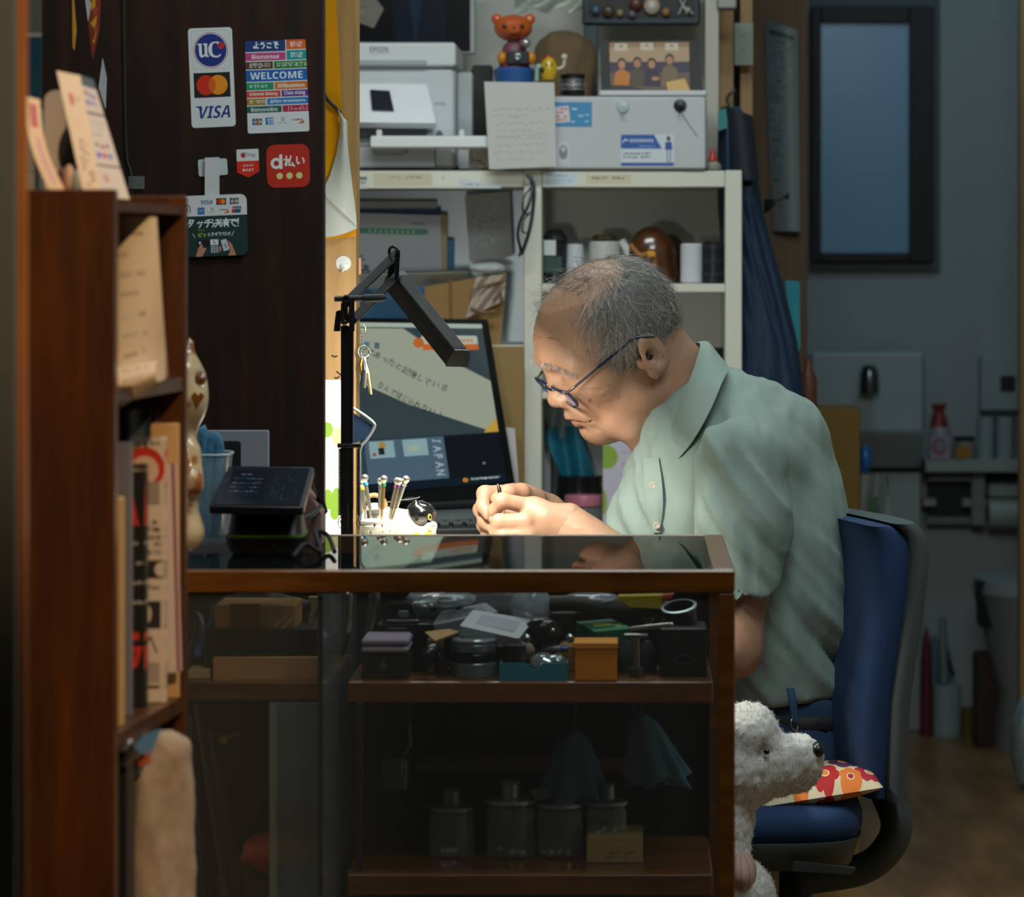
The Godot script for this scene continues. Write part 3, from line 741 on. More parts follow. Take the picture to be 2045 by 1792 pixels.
	c.lines(4, 36, 56, 2, 7, H("5a6a84"), rng, 0.55)
	c.rect(0, 56, 106, 6, H("2f57a4"))
	c.ell(95, 8, 4, 5, H("3a3f52"))
	c.poly(PackedVector2Array([Vector2(89, 15), Vector2(101, 14), Vector2(103, 30), Vector2(88, 30)]), H("2f4f9a"))
	c.rect(91, 30, 3.5, 26, H("8a9ab8"))
	c.rect(97, 30, 3.5, 26, H("8a9ab8"))
	lone("white_sticker", "white and blue printed sticker with a small walking figure", "sticker", cd(R4(1240, 269, 1346, 331, ds), 0.0005, px(3, ds)), printed(c.tex()))
	c = Cv.new(24, 44, 3, H("c0c2c8"))
	c.ell(12, 20, 8, 14, H("7a8290"))
	c.ell(12, 14, 4, 5, H("c8b8b4"))
	lone("stamp_label", "small grey oval stamp label beside the handwritten sheet", "label", cd(R4(1112, 284, 1138, 329, ds), 0.0005), printed(c.tex()))
	for e in [[1244, 215, "a8b6bb", "pale clear round adhesive hook on the white box"], [1358, 213, "0c0d0e", "black round adhesive hook with a thread on the white box"]]:
		t = thing("adhesive_hook", e[3], "hook", P(e[0], e[1], ds))
		put("disc", lathe([Vector2(0, 0), Vector2(px(13, d), 0), Vector2(px(12, d), 0.003), Vector2(0, 0.005)], Transform3D(Basis(Vector3.RIGHT, PI / 2), P(e[0], e[1] - 2, ds))), M(e[2], 0.4), t)
		put("hook", tube(curve([P(e[0], e[1], ds - 0.004), P(e[0] - 1, e[1] + 12, ds - 0.012), P(e[0] - 2, e[1] + 8, ds - 0.018)]), 0.0018), M(e[2], 0.4), t)
		if e[0] == 1358:
			put("thread", tube(curve([P(1362, 225, ds - 0.003), P(1374, 245, ds - 0.002), P(1392, 272, ds - 0.001)]), 0.0005), M("70757a", 0.6), t)
	# tablet with a photograph of four seated people
	t = thing("tablet", "black tablet showing a photograph of four seated people", "tablet", P(1303, 181, d - 0.02))
	put("body", cd(Q4([[1198, 82], [1397, 80], [1404, 179], [1201, 184]], [6.23, 6.23, 6.2, 6.2]), 0.009, 0.004), M("0a0b0e", 0.6), t)
	c = Cv.new(160, 98, 4, H("5c4c40"))
	c.rect(0, 0, 160, 40, H("a1886c"))
	c.rect(0, 0, 160, 10, H("8a6c50"))
	for e in [[10, 2], [62, 1], [112, 2]]:
		c.rect(e[0], e[1], 26, 15, H("b8ab9c"))
		c.rect(e[0] + 9, e[1] + 3, 8, 5, H("8a8078"))
	c.rect(0, 40, 160, 22, H("382d42"))
	for e in [[24, 62, "b06a24", "b07858"], [55, 60, "4a3c34", "a07050"], [84, 62, "2c2238", "a87858"], [120, 54, "6c5c48", "a47454"]]:
		c.ell(e[0], e[1] - 20, 9, 10.5, H("241c18"))
		c.ell(e[0], e[1] - 17, 7, 8.5, H(e[3]))
		c.poly(PackedVector2Array([Vector2(e[0] - 13, e[1] - 2), Vector2(e[0], e[1] - 9), Vector2(e[0] + 15, e[1]), Vector2(e[0] + 18, 90), Vector2(e[0] - 18, 90)]), H(e[2]))
	c.ell(91, 74, 8, 4, H("a87858"))
	c.poly(PackedVector2Array([Vector2(112, 82), Vector2(150, 74), Vector2(160, 98), Vector2(116, 98)]), H("c09a5c"))
	c.poly(PackedVector2Array([Vector2(0, 86), Vector2(40, 88), Vector2(70, 98), Vector2(0, 98)]), H("302824"))
	var scr := printed(c.tex(), 0.6)
	scr.emission_enabled = true
	scr.emission_operator = BaseMaterial3D.EMISSION_OP_MULTIPLY
	scr.emission = Color.WHITE
	scr.emission_texture = scr.albedo_texture
	scr.emission_energy_multiplier = 0.06
	put("screen", cd(Q4([[1217, 85], [1376, 84], [1378, 180], [1219, 181]], [6.2265, 6.2265, 6.197, 6.197]), 0.0004), scr, t)
	# the bear, the egg and the stack of lens rings
	build_bear()
	t = thing("lens_ring_stack", "stack of black and silver lens rings beside the yellow egg figure", "rings", P(1143, 190, d))
	for k in 5:
		put("ring", lathe([Vector2(0, 0), Vector2(px(23, d), 0), Vector2(px(25, d), 0.0012), Vector2(px(25, d), 0.006), Vector2(px(23, d), 0.0074), Vector2(0, 0.0074)], ra(1144, 191 - k * 8.6, d - 0.02), 28), M(["141518", "a8acae", "d0d3d4", "a2a5a8", "141518"][k], 0.25, 0.9 if k in [1, 2, 3] else 0.0), t)
	g = G.new()
	var s := Sdf.new()
	s.cap(P(1120, 110, 6.42), P(1120, 200, 6.42), 0.045, 0.045, 0.02)
	s.cap(P(1150, 110, 6.42), P(1150, 200, 6.42), 0.035, 0.035, 0.02)
	s.cap(P(960, 150, 6.47), P(960, 200, 6.47), 0.02, 0.03, 0.02)
	s.plane(P(1120, 52, 6.4), Vector3.UP)
	s.skin(g, P(920, 260, 6.35), P(1210, 40, 6.5), 0.008, func(p: Vector3, _n: Vector3) -> float: return 0.004 * sin(p.x * 120.0) * sin(p.y * 40.0 + p.z * 60.0))
	lone("paper_bag", "crumpled brown paper bag behind the toy bear", "bag", g, M("6b563c", 0.85))
	# pictures and frames up the wall
	t = thing("picture", "dark framed picture at the top left above the printer", "picture", P(820, 108, 6.5))
	put("frame", bx(640, -60, 949, 108, 6.5, 0.02, 0.003), M("a3a6a6", 0.5), t)
	c = Cv.new(236, 160, 2, H("0d1016"))
	c.poly(PackedVector2Array([Vector2(20, 40), Vector2(70, 20), Vector2(100, 72), Vector2(84, 112), Vector2(4, 72)]), H("7c7870"))
	c.lines(30, 55, 50, 4, 12, H("55524c"), rng, 0.2)
	c.poly(PackedVector2Array([Vector2(110, 30), Vector2(150, 0), Vector2(190, 0), Vector2(200, 160), Vector2(120, 160)]), H("121c2c"))
	c.poly(PackedVector2Array([Vector2(140, 60), Vector2(150, 30), Vector2(160, 60), Vector2(150, 140)]), H("1d2c40"))
	put("print", cd(R4(640, -52, 939, 103, 6.499), 0.0005), printed(c.tex(), 0.2), t)
	t = thing("shadow_box", "dark green framed display of small keepsakes at the top", "picture", P(1285, 50, 6.5))
	put("frame", bx(1163, -70, 1398, 49, 6.46, 0.05, 0.004), M("22333a", 0.5), t)
	put("inside", bx(1174, -70, 1388, 36, 6.459, 0.001, 0.0002), M("0e0d0d", 0.5), t)
	var keep := [["b09a86", 1302, 12, 17], ["5a2c24", 1270, 8, 13], ["4a3a2c", 1215, 22, 12], ["8a7a5c", 1238, 26, 8], ["6a5a6a", 1262, 28, 8], ["c8c4bc", 1302, 12, 11], ["3f5a70", 1190, 20, 9], ["8a6a3a", 1330, 24, 9], ["b0a898", 1374, 20, 6]]
	for e in keep:
		g = G.new()
		g.ball(P(e[1], e[2], 6.45), Vector3(px(e[3], 6.45), px(e[3], 6.45), 0.006 if e[3] != 11 else 0.009), Basis(), 12)
		put("keepsake", g, M(e[0], 0.4), t)
	for e in [[1355, 28, 1372, -6], [1372, 28, 1355, -6], [1366, 12, 1384, 28]]:
		put("keepsake", tube([P(e[0], e[1], 6.45), P(e[2], e[3], 6.45)], 0.0015), M("a8acac", 0.4), t)
	lone("dark_post", "dark blue grey upright strip left of the tablet", "strip", bx(1166, 50, 1194, 192, 6.45, 0.03, 0.002), M("2c3a44", 0.5))
	g = G.new()
	g.sheet(func(u: float, v: float) -> Vector3: return P(1028, -20, 6.4).lerp(P(1162, -20, 6.4), u) + Vector3(0, -px(42, 6.4) * v - 0.004 * sin(u * 17.0) * v, 0.01 * sin(u * 11.0 + v * 5.0)), 16, 6, 0.001)
	lone("plastic_bag", "clear plastic bag of colourful packets above the toy bear", "bag", g, film("a8b0a4", 0.5, 0.15))
	lone("packet", "small blue and yellow packet inside the clear plastic bag", "packet", bx(1052, -20, 1090, 8, 6.44, 0.01, 0.003), M("3c7a90", 0.5))
	# the light upright beside the cabinet top and its plastic gadget
	lone("wall_board", "narrow pale upright board right of the tablet", "board", bx(1408, -300, 1436, 339, 6.42, 0.1, 0.002), M("b9b6ac", 0.6))
	lone("door_closer", "grey plastic fitting at the top right of the pale upright board", "fitting", bx(1432, -40, 1472, 18, 6.4, 0.05, 0.005), M("9a9c96", 0.5))
	t = thing("gnome", "tiny red hatted figurine on the cabinet's right corner", "figurine", P(1424, 339, d - 0.02))
	put("body", lathe([Vector2(0, 0), Vector2(px(15, d), 0), Vector2(px(17, d), px(8, d)), Vector2(px(10, d), px(16, d)), Vector2(0, px(18, d))], ra(1424, 339, d - 0.02), 16), M("8c8a80", 0.5), t)
	put("hat", lathe([Vector2(0, 0), Vector2(px(11, d), px(1, d)), Vector2(px(6, d), px(10, d)), Vector2(px(5, d), px(20, d)), Vector2(0, px(28, d))], ra(1423, 322, d - 0.02), 16), M("b02a20", 0.4), t)

	# ---- inside the open shelves
	var hs := P(0, 567, D).y
	var on := func(x: float, dd: float) -> Vector3: return Vector3(P(x, 0, dd).x, hs, -dd)
	d = 6.3
	var cyl := func(x: float, r: float, tall: float, dd: float, bev := 0.003) -> G:
		var rr := px(r, dd)
		var hh := px(tall, dd)
		return lathe([Vector2(0, 0), Vector2(rr - bev, 0), Vector2(rr, bev), Vector2(rr, hh - bev), Vector2(rr - bev, hh), Vector2(0, hh)], Transform3D(Basis(), on.call(x, dd)), 28)
	t = thing("lens", "dark camera lens with a white label left on the open shelf", "lens", on.call(1108, d))
	put("barrel", cyl.call(1108, 26, 85, d), M("101418", 0.3), t)
	put("cap", lathe([Vector2(0, 0), Vector2(px(24, d), 0), Vector2(px(24, d), 0.008), Vector2(px(14, d), 0.02), Vector2(0, 0.021)], Transform3D(Basis(), on.call(1108, d) + Vector3(0, px(85, d), 0)), 24), M("20242a", 0.3), t)
	put("label", cd(R4(1086, 480, 1110, 510, d - 0.026), 0.001), M("c3cdd0", 0.5), t)
	put("stripe", bx(1084, 512, 1122, 545, d - 0.024, 0.002, 0.0005), M("123c34", 0.5), t)
	lone("white_cup", "tapered white plastic cup on the open shelf, the left one", "cup", lathe([Vector2(0, 0), Vector2(px(20, d), 0), Vector2(px(17, d), px(78, d)), Vector2(0, px(80, d))], Transform3D(Basis(), on.call(1148, d)), 24), M("b9bcc4", 0.5))
	t = thing("white_jar", "wide white jar with a brown flower ornament on top", "jar", on.call(1207, d))
	put("body", cyl.call(1207, 31, 84, d), M("b4b8b4", 0.5), t)
	g = G.new()
	for k in 6:
		g.ball(on.call(1207, d) + Vector3(cos(k * 1.05) * 0.012, px(90, d), sin(k * 1.05) * 0.012), Vector3(0.011, 0.007, 0.011), Basis(), 10)
	put("ornament", g, M("3a2a16", 0.6), t)
	lone("white_dish", "white dish standing on edge beside the brown leather cases", "dish", tube(curve([P(1240, 480, d), P(1252, 500, d), P(1260, 530, d), P(1262, 560, d)]), 0.008), M("c0c4c6", 0.4))
	for e in [[1300, 46, 112, 6.3, "4a2810", "shiny brown leather camera case with an orange strap on the shelf"], [1342, 30, 98, 6.37, "3a2010", "darker brown leather camera case behind the shiny one"]]:
		t = thing("camera_case", e[5], "camera case", on.call(e[0], e[3]))
		s = Sdf.new()
		var o: Vector3 = on.call(e[0], e[3])
		s.ell(o + Vector3(0, px(e[2] * 0.5, 6.3), 0), Vector3(px(e[1], 6.3), px(e[2] * 0.52, 6.3), 0.035), Basis(), 0.01)
		s.cap(o + Vector3(-px(e[1] * 0.6, 6.3), 0.012, 0), o + Vector3(px(e[1] * 0.6, 6.3), 0.012, 0), 0.02, 0.02, 0.02)
		s.plane(o, Vector3.DOWN)
		g = G.new()
		s.skin(g, o - Vector3(0.06, 0.005, 0.05), o + Vector3(0.06, 0.12, 0.05), 0.003)
		put("body", g, M(e[4], 0.25, 0.0, {"coat": 0.7}), t)
		put("strap", tube(curve([P(e[0] - 40, 490, e[3] - 0.04), P(e[0] - 20, 510, e[3] - 0.05), P(e[0] + 5, 505, e[3] - 0.045), P(e[0] + 8, 545, e[3] - 0.04)] if e[0] == 1300 else [P(1330, 470, 6.35), P(1345, 510, 6.34), P(1350, 550, 6.34)]), 0.005), M("8a5a1c" if e[0] == 1300 else "5a3a18", 0.5), t)
		if e[0] == 1300:
			put("buckle", bx(1292, 502, 1310, 514, e[3] - 0.055, 0.006, 0.002), M("c08a30", 0.3, 0.6), t)
	lone("paper_roll", "white paper roll standing between the leather cases and the black lens", "roll", cyl.call(1381, 22, 80, 6.26), M("c2c4cc", 0.7, 0.0, {"bump": ["fine", 0.05, 20.0]}))
	t = thing("lens", "black ribbed camera lens at the right end of the open shelf", "lens", on.call(1425, 6.26))
	put("barrel", cyl.call(1425, 22, 84, 6.26), M("12161c", 0.35), t)
	for k in 3:
		put("ring", lathe([Vector2(px(21, 6.26), 0), Vector2(px(23.5, 6.26), 0.001), Vector2(px(23.5, 6.26), 0.008), Vector2(px(21, 6.26), 0.009)], Transform3D(Basis(), on.call(1425, 6.26) + Vector3(0, 0.012 + k * 0.024, 0)), 28), M("1c2128", 0.4), t)
	lone("dark_lens", "dark round lens part on the shelf behind the man's collar", "lens", lathe([Vector2(0, 0), Vector2(0.026, 0), Vector2(0.026, 0.05), Vector2(0.018, 0.075), Vector2(0, 0.075)], Transform3D(Basis(), Vector3(P(1425, 0, 6.32).x, P(0, 783, D).y, -6.32)), 24), M("1e2124", 0.4))

	# ---- inside the steel lined cabinet
	lone("spectacles_spare", "thin black spectacles hanging on the white upright between the cabinets", "spectacles", spec_mesh(), M("1b2a34", 0.35))
	var pack := [["a9adb4", 560, 402, 873, 6.42, "pale grey file at the back of the papers in the cabinet"], ["1d3f78", 560, 418, 880, 6.4, "dark blue file behind the front papers in the cabinet"], ["b9a070", 870, 428, 893, 6.395, "tan envelope edge right of the front papers in the cabinet"], ["2f6f96", 892, 478, 906, 6.41, "blue plastic file corner right of the papers in the cabinet"]]
	for e in pack:
		lone("file", e[5], "file", bx(e[1], e[2], e[3], 562, e[4], 0.008, 0.001), M(e[0], 0.6))
	c = Cv.new(180, 140, 3, H("a5a9b0"))
	c.rrect(10, 30, 145, 12, 6, H("2d7a58"))
	for k in 9:
		c.strokes("2272 5258 2777", 34 + k * 11, 32, 8, 1.0, H("cfe4d8"))
	c.lines(122, 16, 32, 1, 7, H("5c6470"), rng, 0.6)
	for k in 40:
		var a := rng.randf() * 40
		c.ell(12 + a, 140 - (44 - a) * rng.randf() * 1.5, 3.2, 2.8, H("45525a"))
	lone("printed_papers", "white papers with a green printed band in the steel lined cabinet", "papers", cd(Q4([[700, 425], [880, 430], [884, 560], [700, 560]], 6.37), 0.012), printed(c.tex()))
	g = G.new()
	g.sheet(func(u: float, v: float) -> Vector3:
		var x := lerpf(690, 935, u)
		return P(x, 548 + 26 * v - 6 * u, 6.26 + 0.06 * v - 0.05 * sin(u * PI)) + Vector3(0, 0, 0), 20, 6, 0.006)
	lone("white_tray", "shallow white curved tray above the monitor", "tray", g, M("c0c4c0", 0.35))
	lone("plastic_pack", "crumpled clear plastic pack over the brown cardboard", "pack", crumple(P(975, 535, 6.25), Vector3(0.042, 0.012, 0.03), 4), film("cfd6d6", 0.55, 0.12))
	lone("blue_box", "wide flat blue box behind the top of the monitor", "box", bx(700, 572, 880, 690, 6.3, 0.05, 0.003), M("1f5a86", 0.6))
	t = thing("cardboard_piece", "brown cardboard wrapped in clear tape above the monitor", "cardboard", P(930, 690, 6.24))
	put("sheet", cd(Q4([[848, 572], [1012, 545], [1000, 690], [850, 690]], 6.235), 0.02), M("8c6c40", 0.8), t)
	put("flap", cd(Q4([[896, 560], [902, 556], [905, 690], [899, 690]], 6.233), 0.002), M("70542e", 0.8), t)
	g = G.new()
	var tq := Q4([[952, 553], [1010, 549], [1008, 600], [930, 636]], 6.22)
	g.sheet(func(u: float, v: float) -> Vector3: return tq[0].lerp(tq[1], u).lerp(tq[3].lerp(tq[2], u), v) + Vector3(0, 0, 0.006 * sin(u * 9.0 + v * 7.0)), 12, 10, 0.001)
	put("tape", g, M("a8988c", 0.25), t)
	for e in [[[955, 575], [985, 567], [1008, 560]], [[985, 600], [1000, 580], [1001, 600]], [[940, 615], [965, 625], [990, 622]]]:
		put("tape_fold", tube([P(e[0][0], e[0][1], 6.212), P(e[1][0], e[1][1], 6.212), P(e[2][0], e[2][1], 6.212)], 0.003, 6), M("6a4e30", 0.4), t)
	c = Cv.new(90, 130, 3, H("999c9c"))
	c.lines(12, 10, 64, 11, 10, H("83888a"), rng, 0.35)
	lone("faint_note", "faint grey note sheet taped inside the steel lined cabinet", "paper", cd(Q4([[928, 390], [1018, 382], [1024, 512], [938, 522]], 6.4), 0.001), printed(c.tex()))
	lone("brown_board", "plain brown hardboard sheet right of the monitor", "board", bx(975, 692, 1046, 1075, 6.16, 0.006, 0.001), M("8f7546", 0.75))
	lone("white_card", "narrow white printed card wedged behind the monitor's right edge", "card", cd(Q4([[1008, 853], [1028, 856], [1038, 992], [1022, 993]], 5.955), 0.001), M("b8b4b8", 0.6))

func spec_mesh() -> G:
	var d := 6.17
	var g := G.new()
	g.tube(curve([P(1060, 352, d), P(1062, 380, d - 0.01), P(1055, 410, d - 0.02), P(1040, 440, d - 0.02), P(1034, 470, d - 0.015), P(1040, 500, d), P(1036, 512, d)]), 0.0028, 6)
	g.tube(curve([P(1052, 350, d - 0.005), P(1066, 370, d - 0.01), P(1064, 420, d - 0.012), P(1056, 465, d - 0.012), P(1042, 508, d)]), 0.0032, 6)
	g.tube(curve([P(1060, 375, d - 0.01), P(1046, 395, d - 0.03), P(1044, 420, d - 0.03), P(1056, 430, d - 0.02)]), 0.0016, 6)
	g.tube(curve([P(1058, 425, d - 0.012), P(1046, 440, d - 0.03), P(1043, 462, d - 0.03), P(1056, 466, d - 0.012)]), 0.0016, 6)
	return g

func crumple(o: Vector3, r: Vector3, seed_: int) -> G:
	var nz := FastNoiseLite.new()
	nz.seed = seed_
	nz.noise_type = FastNoiseLite.TYPE_CELLULAR
	nz.frequency = 1.1
	var g := G.new()
	g.ball(Vector3.ZERO, Vector3.ONE, Basis(), 28)
	for k in g.v.size():
		g.v[k] = o + g.v[k] * r * (1.0 + 0.45 * nz.get_noise_3dv(g.v[k] * 1.6))
	g.smooth(0, 0)
	return g

func build_bear() -> void:
	var d := 6.2
	var o := P(1027, 166, d)
	var t := thing("toy_bear", "orange headed toy bear in plaid holding a camera", "toy", o)
	var orange := M("b4511f", 0.4, 0.0, {"coat": 0.3})
	var g := G.new()
	var s := Sdf.new()
	s.ell(P(1025, 56, d), Vector3(px(38, d), px(27, d), 0.03), Basis(), 0.004)
	for e in [992, 1058]:
		s.ell(P(e, 38, d), Vector3(px(11, d), px(11, d), 0.007), Basis(), 0.003)
	s.ell(P(1027, 60, d - 0.028), Vector3(0.012, 0.009, 0.009), Basis(), 0.004)
	s.skin(g, P(975, 90, d + 0.04), P(1080, 20, d - 0.045), 0.002)
	put("head", g, orange, t)
	for e in [1008, 1042]:
		g = G.new()
		g.ball(P(e, 52, d - 0.027), Vector3(0.0045, 0.005, 0.003), Basis(), 12)
		put("eye", g, M("3a1208", 0.2), t)
	g = G.new()
	g.ball(P(1027, 56, d - 0.0365), Vector3(0.0035, 0.0025, 0.002), Basis(), 12)
	put("nose", g, M("3a1208", 0.3), t)
	var c := Cv.new(40, 40, 3, H("6a5560"))
	for k in 5:
		c.rect(k * 8, 0, 4, 40, H("8a3848"))
		c.rect(0, k * 8, 40, 3, H("2c2a44"))
	c.rect(0, 18, 40, 2, H("b8a8a8"))
	var m := printed(c.tex())
	m.texture_repeat = true
	m.uv1_scale = Vector3(4, 2, 1)
	put("shirt", lathe([Vector2(0, 0), Vector2(px(34, d), 0), Vector2(px(30, d), px(30, d)), Vector2(px(22, d), px(64, d)), Vector2(px(10, d), px(76, d)), Vector2(0, px(78, d))], ra(1027, 156, d)), m, t)
	put("trousers", lathe([Vector2(0, 0), Vector2(px(38, d), 0), Vector2(px(41, d), px(24, d)), Vector2(px(36, d), px(30, d)), Vector2(px(34, d), px(24, d)), Vector2(0, px(24, d))], ra(1027, 166, d)), M("1f4f8e", 0.5), t)
	for e in [1003, 1061]:
		g = G.new()
		g.ball(P(e, 116, d - 0.02), Vector3(px(10, d), px(13, d), 0.01), Basis(), 14)
		put("paw", g, M("c07a1c", 0.4), t)
	var cam := put("camera", bx(1012, 102, 1056, 128, d - 0.034, 0.014, 0.002), M("15171a", 0.4), t)
	put("camera_lens", lathe([Vector2(0, 0), Vector2(0.007, 0), Vector2(0.0065, 0.005), Vector2(0.004, 0.006), Vector2(0, 0.005)], Transform3D(Basis(Vector3.RIGHT, PI / 2), P(1034, 114, d - 0.034)), 20), M("7a8488", 0.3, 0.6), cam)
	g = G.new()
	g.ball(P(1050, 86, d - 0.03), Vector3.ONE * 0.009, Basis(), 16)
	put("flash", g, M("a8acac", 0.15, 0.7), t)
	o = P(1096, 162, d)
	t = thing("egg_figure", "yellow egg shaped toy with a red hat and thin arms", "toy", o)
	put("body", lathe([Vector2(0, 0), Vector2(px(13, d), px(3, d)), Vector2(px(18, d), px(18, d)), Vector2(px(16, d), px(34, d)), Vector2(px(9, d), px(46, d)), Vector2(0, px(50, d))], ra(1096, 162, d - 0.02)), M("c09c1c", 0.35, 0.0, {"coat": 0.4}), t)
	put("hat", lathe([Vector2(0, 0), Vector2(px(9, d), 0), Vector2(px(8, d), px(6, d)), Vector2(0, px(9, d))], ra(1095, 117, d - 0.02)), M("9a3020", 0.4), t)
	put("arm", tube(curve([P(1110, 138, d - 0.02), P(1124, 134, d - 0.02), P(1128, 118, d - 0.02)]), 0.0035), M("b8b0a0", 0.5), t)
	g = G.new()
	g.ball(P(1127, 114, d - 0.02), Vector3.ONE * px(7, d), Basis(), 12)
	put("hand", g, M("b8b4a8", 0.5), t)
	put("arm", tube(curve([P(1084, 136, d - 0.02), P(1074, 132, d - 0.02), P(1072, 150, d - 0.02), P(1072, 162, d - 0.02)]), 0.004), M("8aa89c", 0.4), t)
	g = G.new()
	g.ball(P(1084, 140, d - 0.03), Vector3.ONE * px(6, d), Basis(), 12)
	put("button", g, M("1a1a18", 0.4), t)
	for e in [1091, 1102]:
		g = G.new()
		g.ball(P(e, 128, d - 0.037), Vector3.ONE * px(2, d), Basis(), 8)
		put("eye", g, M("1c1408", 0.2), t)

# ---------------------------------------------------------------- the work bench, its lamp and the things on it
const DESK := 0.8  # the bench in front and the table behind it that carries the monitor
const LOW := 0.8
func build_bench() -> void:
	var on := func(x: float, d: float) -> Vector3: return Vector3((x - CX) * d / F, DESK, -d)
	var t := thing("desk", "work bench with a pale top behind the show case", "desk", Vector3(-0.42, 0, -4.54))
	var g := G.new()
	g.box(Transform3D(Basis(), Vector3(-0.42, DESK - 0.015, -4.49)), Vector3(0.84, 0.03, 0.64), 0.003)
	put("top", g, M("b9b2a2", 0.5), t)
	for x in [-0.81, -0.03]:
		for z in [-4.2, -4.77]:
			g = G.new()
			g.box(Transform3D(Basis(), Vector3(x, (DESK - 0.03) / 2, z)), Vector3(0.04, DESK - 0.03, 0.04), 0.003)
			put("leg", g, M("8a8478", 0.5), t)
	t = thing("side_table", "low dark table under the monitor behind the bench", "table", Vector3(-0.515, 0, -5.47))
	g = G.new()
	g.box(Transform3D(Basis(), Vector3(-0.515, LOW - 0.0125, -5.47)), Vector3(0.65, 0.025, 1.0), 0.003)
	put("top", g, M("3a3f44", 0.5), t)
	for x in [-0.81, -0.22]:
		for z in [-5.02, -5.92]:
			g = G.new()
			g.box(Transform3D(Basis(), Vector3(x, (LOW - 0.025) / 2, z)), Vector3(0.04, LOW - 0.025, 0.04), 0.003)
			put("leg", g, M("3a3f44", 0.5), t)
	g = G.new()
	g.box(Transform3D(Basis(), Vector3(-0.2, DESK + 0.0015, -4.56)), Vector3(0.36, 0.003, 0.3), 0.001)
	lone("work_mat", "white work mat on the bench under the man's hands", "mat", g, M("dcd8cc", 0.6))
	# pine post with what hangs on it
	var d := 4.85
	var pine := wood("93703e", "ad8850", Vector3(9, 0.6, 9), 0.5, 0.1, 12)
	t = thing("pine_post", "pale pine wood post beside the dark sticker board", "post", Vector3(P(680, 0, d).x, 0, -d - 0.03))
	put("shaft", bx(640, -900, 712, 1980, d, 0.06, 0.002), pine, t)
	for e in [[[672, 742], [682, 750], [692, 752], [700, 746]], [[662, 710], [668, 713], [674, 711]], [[668, 754], [672, 756], [678, 752]]]:
		var pts := []
		for q in e[0].size() if false else e:
			pts.append(P(q[0], q[1], d - 0.0002))
		put("scuff", tube(pts, 0.0011, 5), M("241a10", 0.8), t)
	g = G.new()
	g.card(Q4([[716, 516], [721, 516], [721, 548], [716, 548]], d + 0.02), 0.004)
	put("hinge", g, M("b8845c", 0.5), t)
	t = thing("adhesive_hook", "white round adhesive hook on the pale pine post", "hook", P(685, 545, d))
	put("disc", lathe([Vector2(0, 0), Vector2(px(15.5, d), 0), Vector2(px(15, d), 0.002), Vector2(0, 0.003)], Transform3D(Basis(Vector3.RIGHT, PI / 2), P(686, 526, d))), M("c6cbcb", 0.4), t)
	put("hook", tube(curve([P(681, 530, d - 0.003), P(682, 538, d - 0.008), P(684, 542, d - 0.014), P(687, 536, d - 0.016)]), 0.0016, 8, true), M("c6cbcb", 0.4), t)
	# yellow set square and white curved plastic above it
	var c := Cv.new(60, 480, 2, H("c98a08"))
	for k in 60:
		c.rect(3, k * 8, 8 if k % 5 == 0 else 5, 0.8, H("5a3c04"))
	g = G.new()
	g.outline(Q4([[640, -20], [712, -20], [712, 478], [640, 478]], d - 0.004), PackedVector2Array([Vector2(0, 0), Vector2(0.42, 0), Vector2(0.62, 0.55), Vector2(0.98, 0.9), Vector2(0.98, 0.99), Vector2(0, 1)]), 0.002)
	var sq := lone("set_square", "yellow set square with a ruler edge hanging on the pine post", "set square", g, printed(c.tex(), 0.25))
	put("cord", tube(curve([P(644, 185, d - 0.006), P(660, 205, d - 0.012), P(680, 225, d - 0.008)]), 0.0028), M("14110c", 0.5), sq)
	g = G.new()
	var lo := [[676, 218], [680, 240], [680, 262], [672, 310], [660, 350], [644, 385]]
	var hi := [[684, 236], [692, 242], [694, 300], [700, 350], [710, 430], [712, 452]]
	g.sheet(func(u: float, v: float) -> Vector3:
		var q := clampf(v, 0.0, 1.0) * 4.999
		var k := int(q)
		var a := Vector2(lo[k][0], lo[k][1]).lerp(Vector2(lo[k + 1][0], lo[k + 1][1]), q - k)
		var b := Vector2(hi[k][0], hi[k][1]).lerp(Vector2(hi[k + 1][0], hi[k + 1][1]), q - k)
		var p := a.lerp(b, u)
		return P(p.x, p.y, d - 0.012 - 0.01 * sin(u * PI)), 8, 24, 0.002)
	lone("plastic_template", "white curved plastic template overlapping the yellow set square", "template", g, M("bcc2bc", 0.3))
	g = G.new()
	g.sheet(func(u: float, v: float) -> Vector3:
		var x := lerpf(644, lerpf(700, 712, v), u)
		return P(x, lerpf(lerpf(400, 352, u), 474 - 18 * u * u, v), d - 0.01 - 0.006 * sin(u * PI)), 8, 10, 0.002)
	lone("plastic_template", "lower white plastic plate below the curved template on the post", "template", g, M("b4bbb6", 0.3))
	# the bright calendar on the post
	c = Cv.new(46, 330, 3, H("ece8ea"))
	var lime := H("7da52a")
	c.ell(4, 104, 14, 16, lime)
	c.ell(30, 118, 16, 20, H("c2c68c"))
	c.ell(6, 250, 12, 22, lime)
	c.ell(22, 262, 14, 30, lime)
	c.rect(0, 270, 12, 26, H("c4d8dc"))
	c.ell(26, 235, 8, 10, lime)
	lone("calendar", "white sheet with lime green clover shapes on the pine post", "calendar", cd(R4(649, 759, 690, 1075, d - 0.001), 0.001), printed(c.tex(), 0.6))
	build_lamp()
	# keys on a hook
	t = thing("key_ring", "bunch of keys on a chain hanging beside the lamp pole", "keys", P(728, 800, 4.83))
	d = 4.83
	var chrome := M("c0c0bc", 0.2, 1.0)
	put("hook", tube(curve([P(719, 668, d), P(728, 668, d), P(730, 656, d), P(726, 648, d)]), 0.0008), chrome, t)
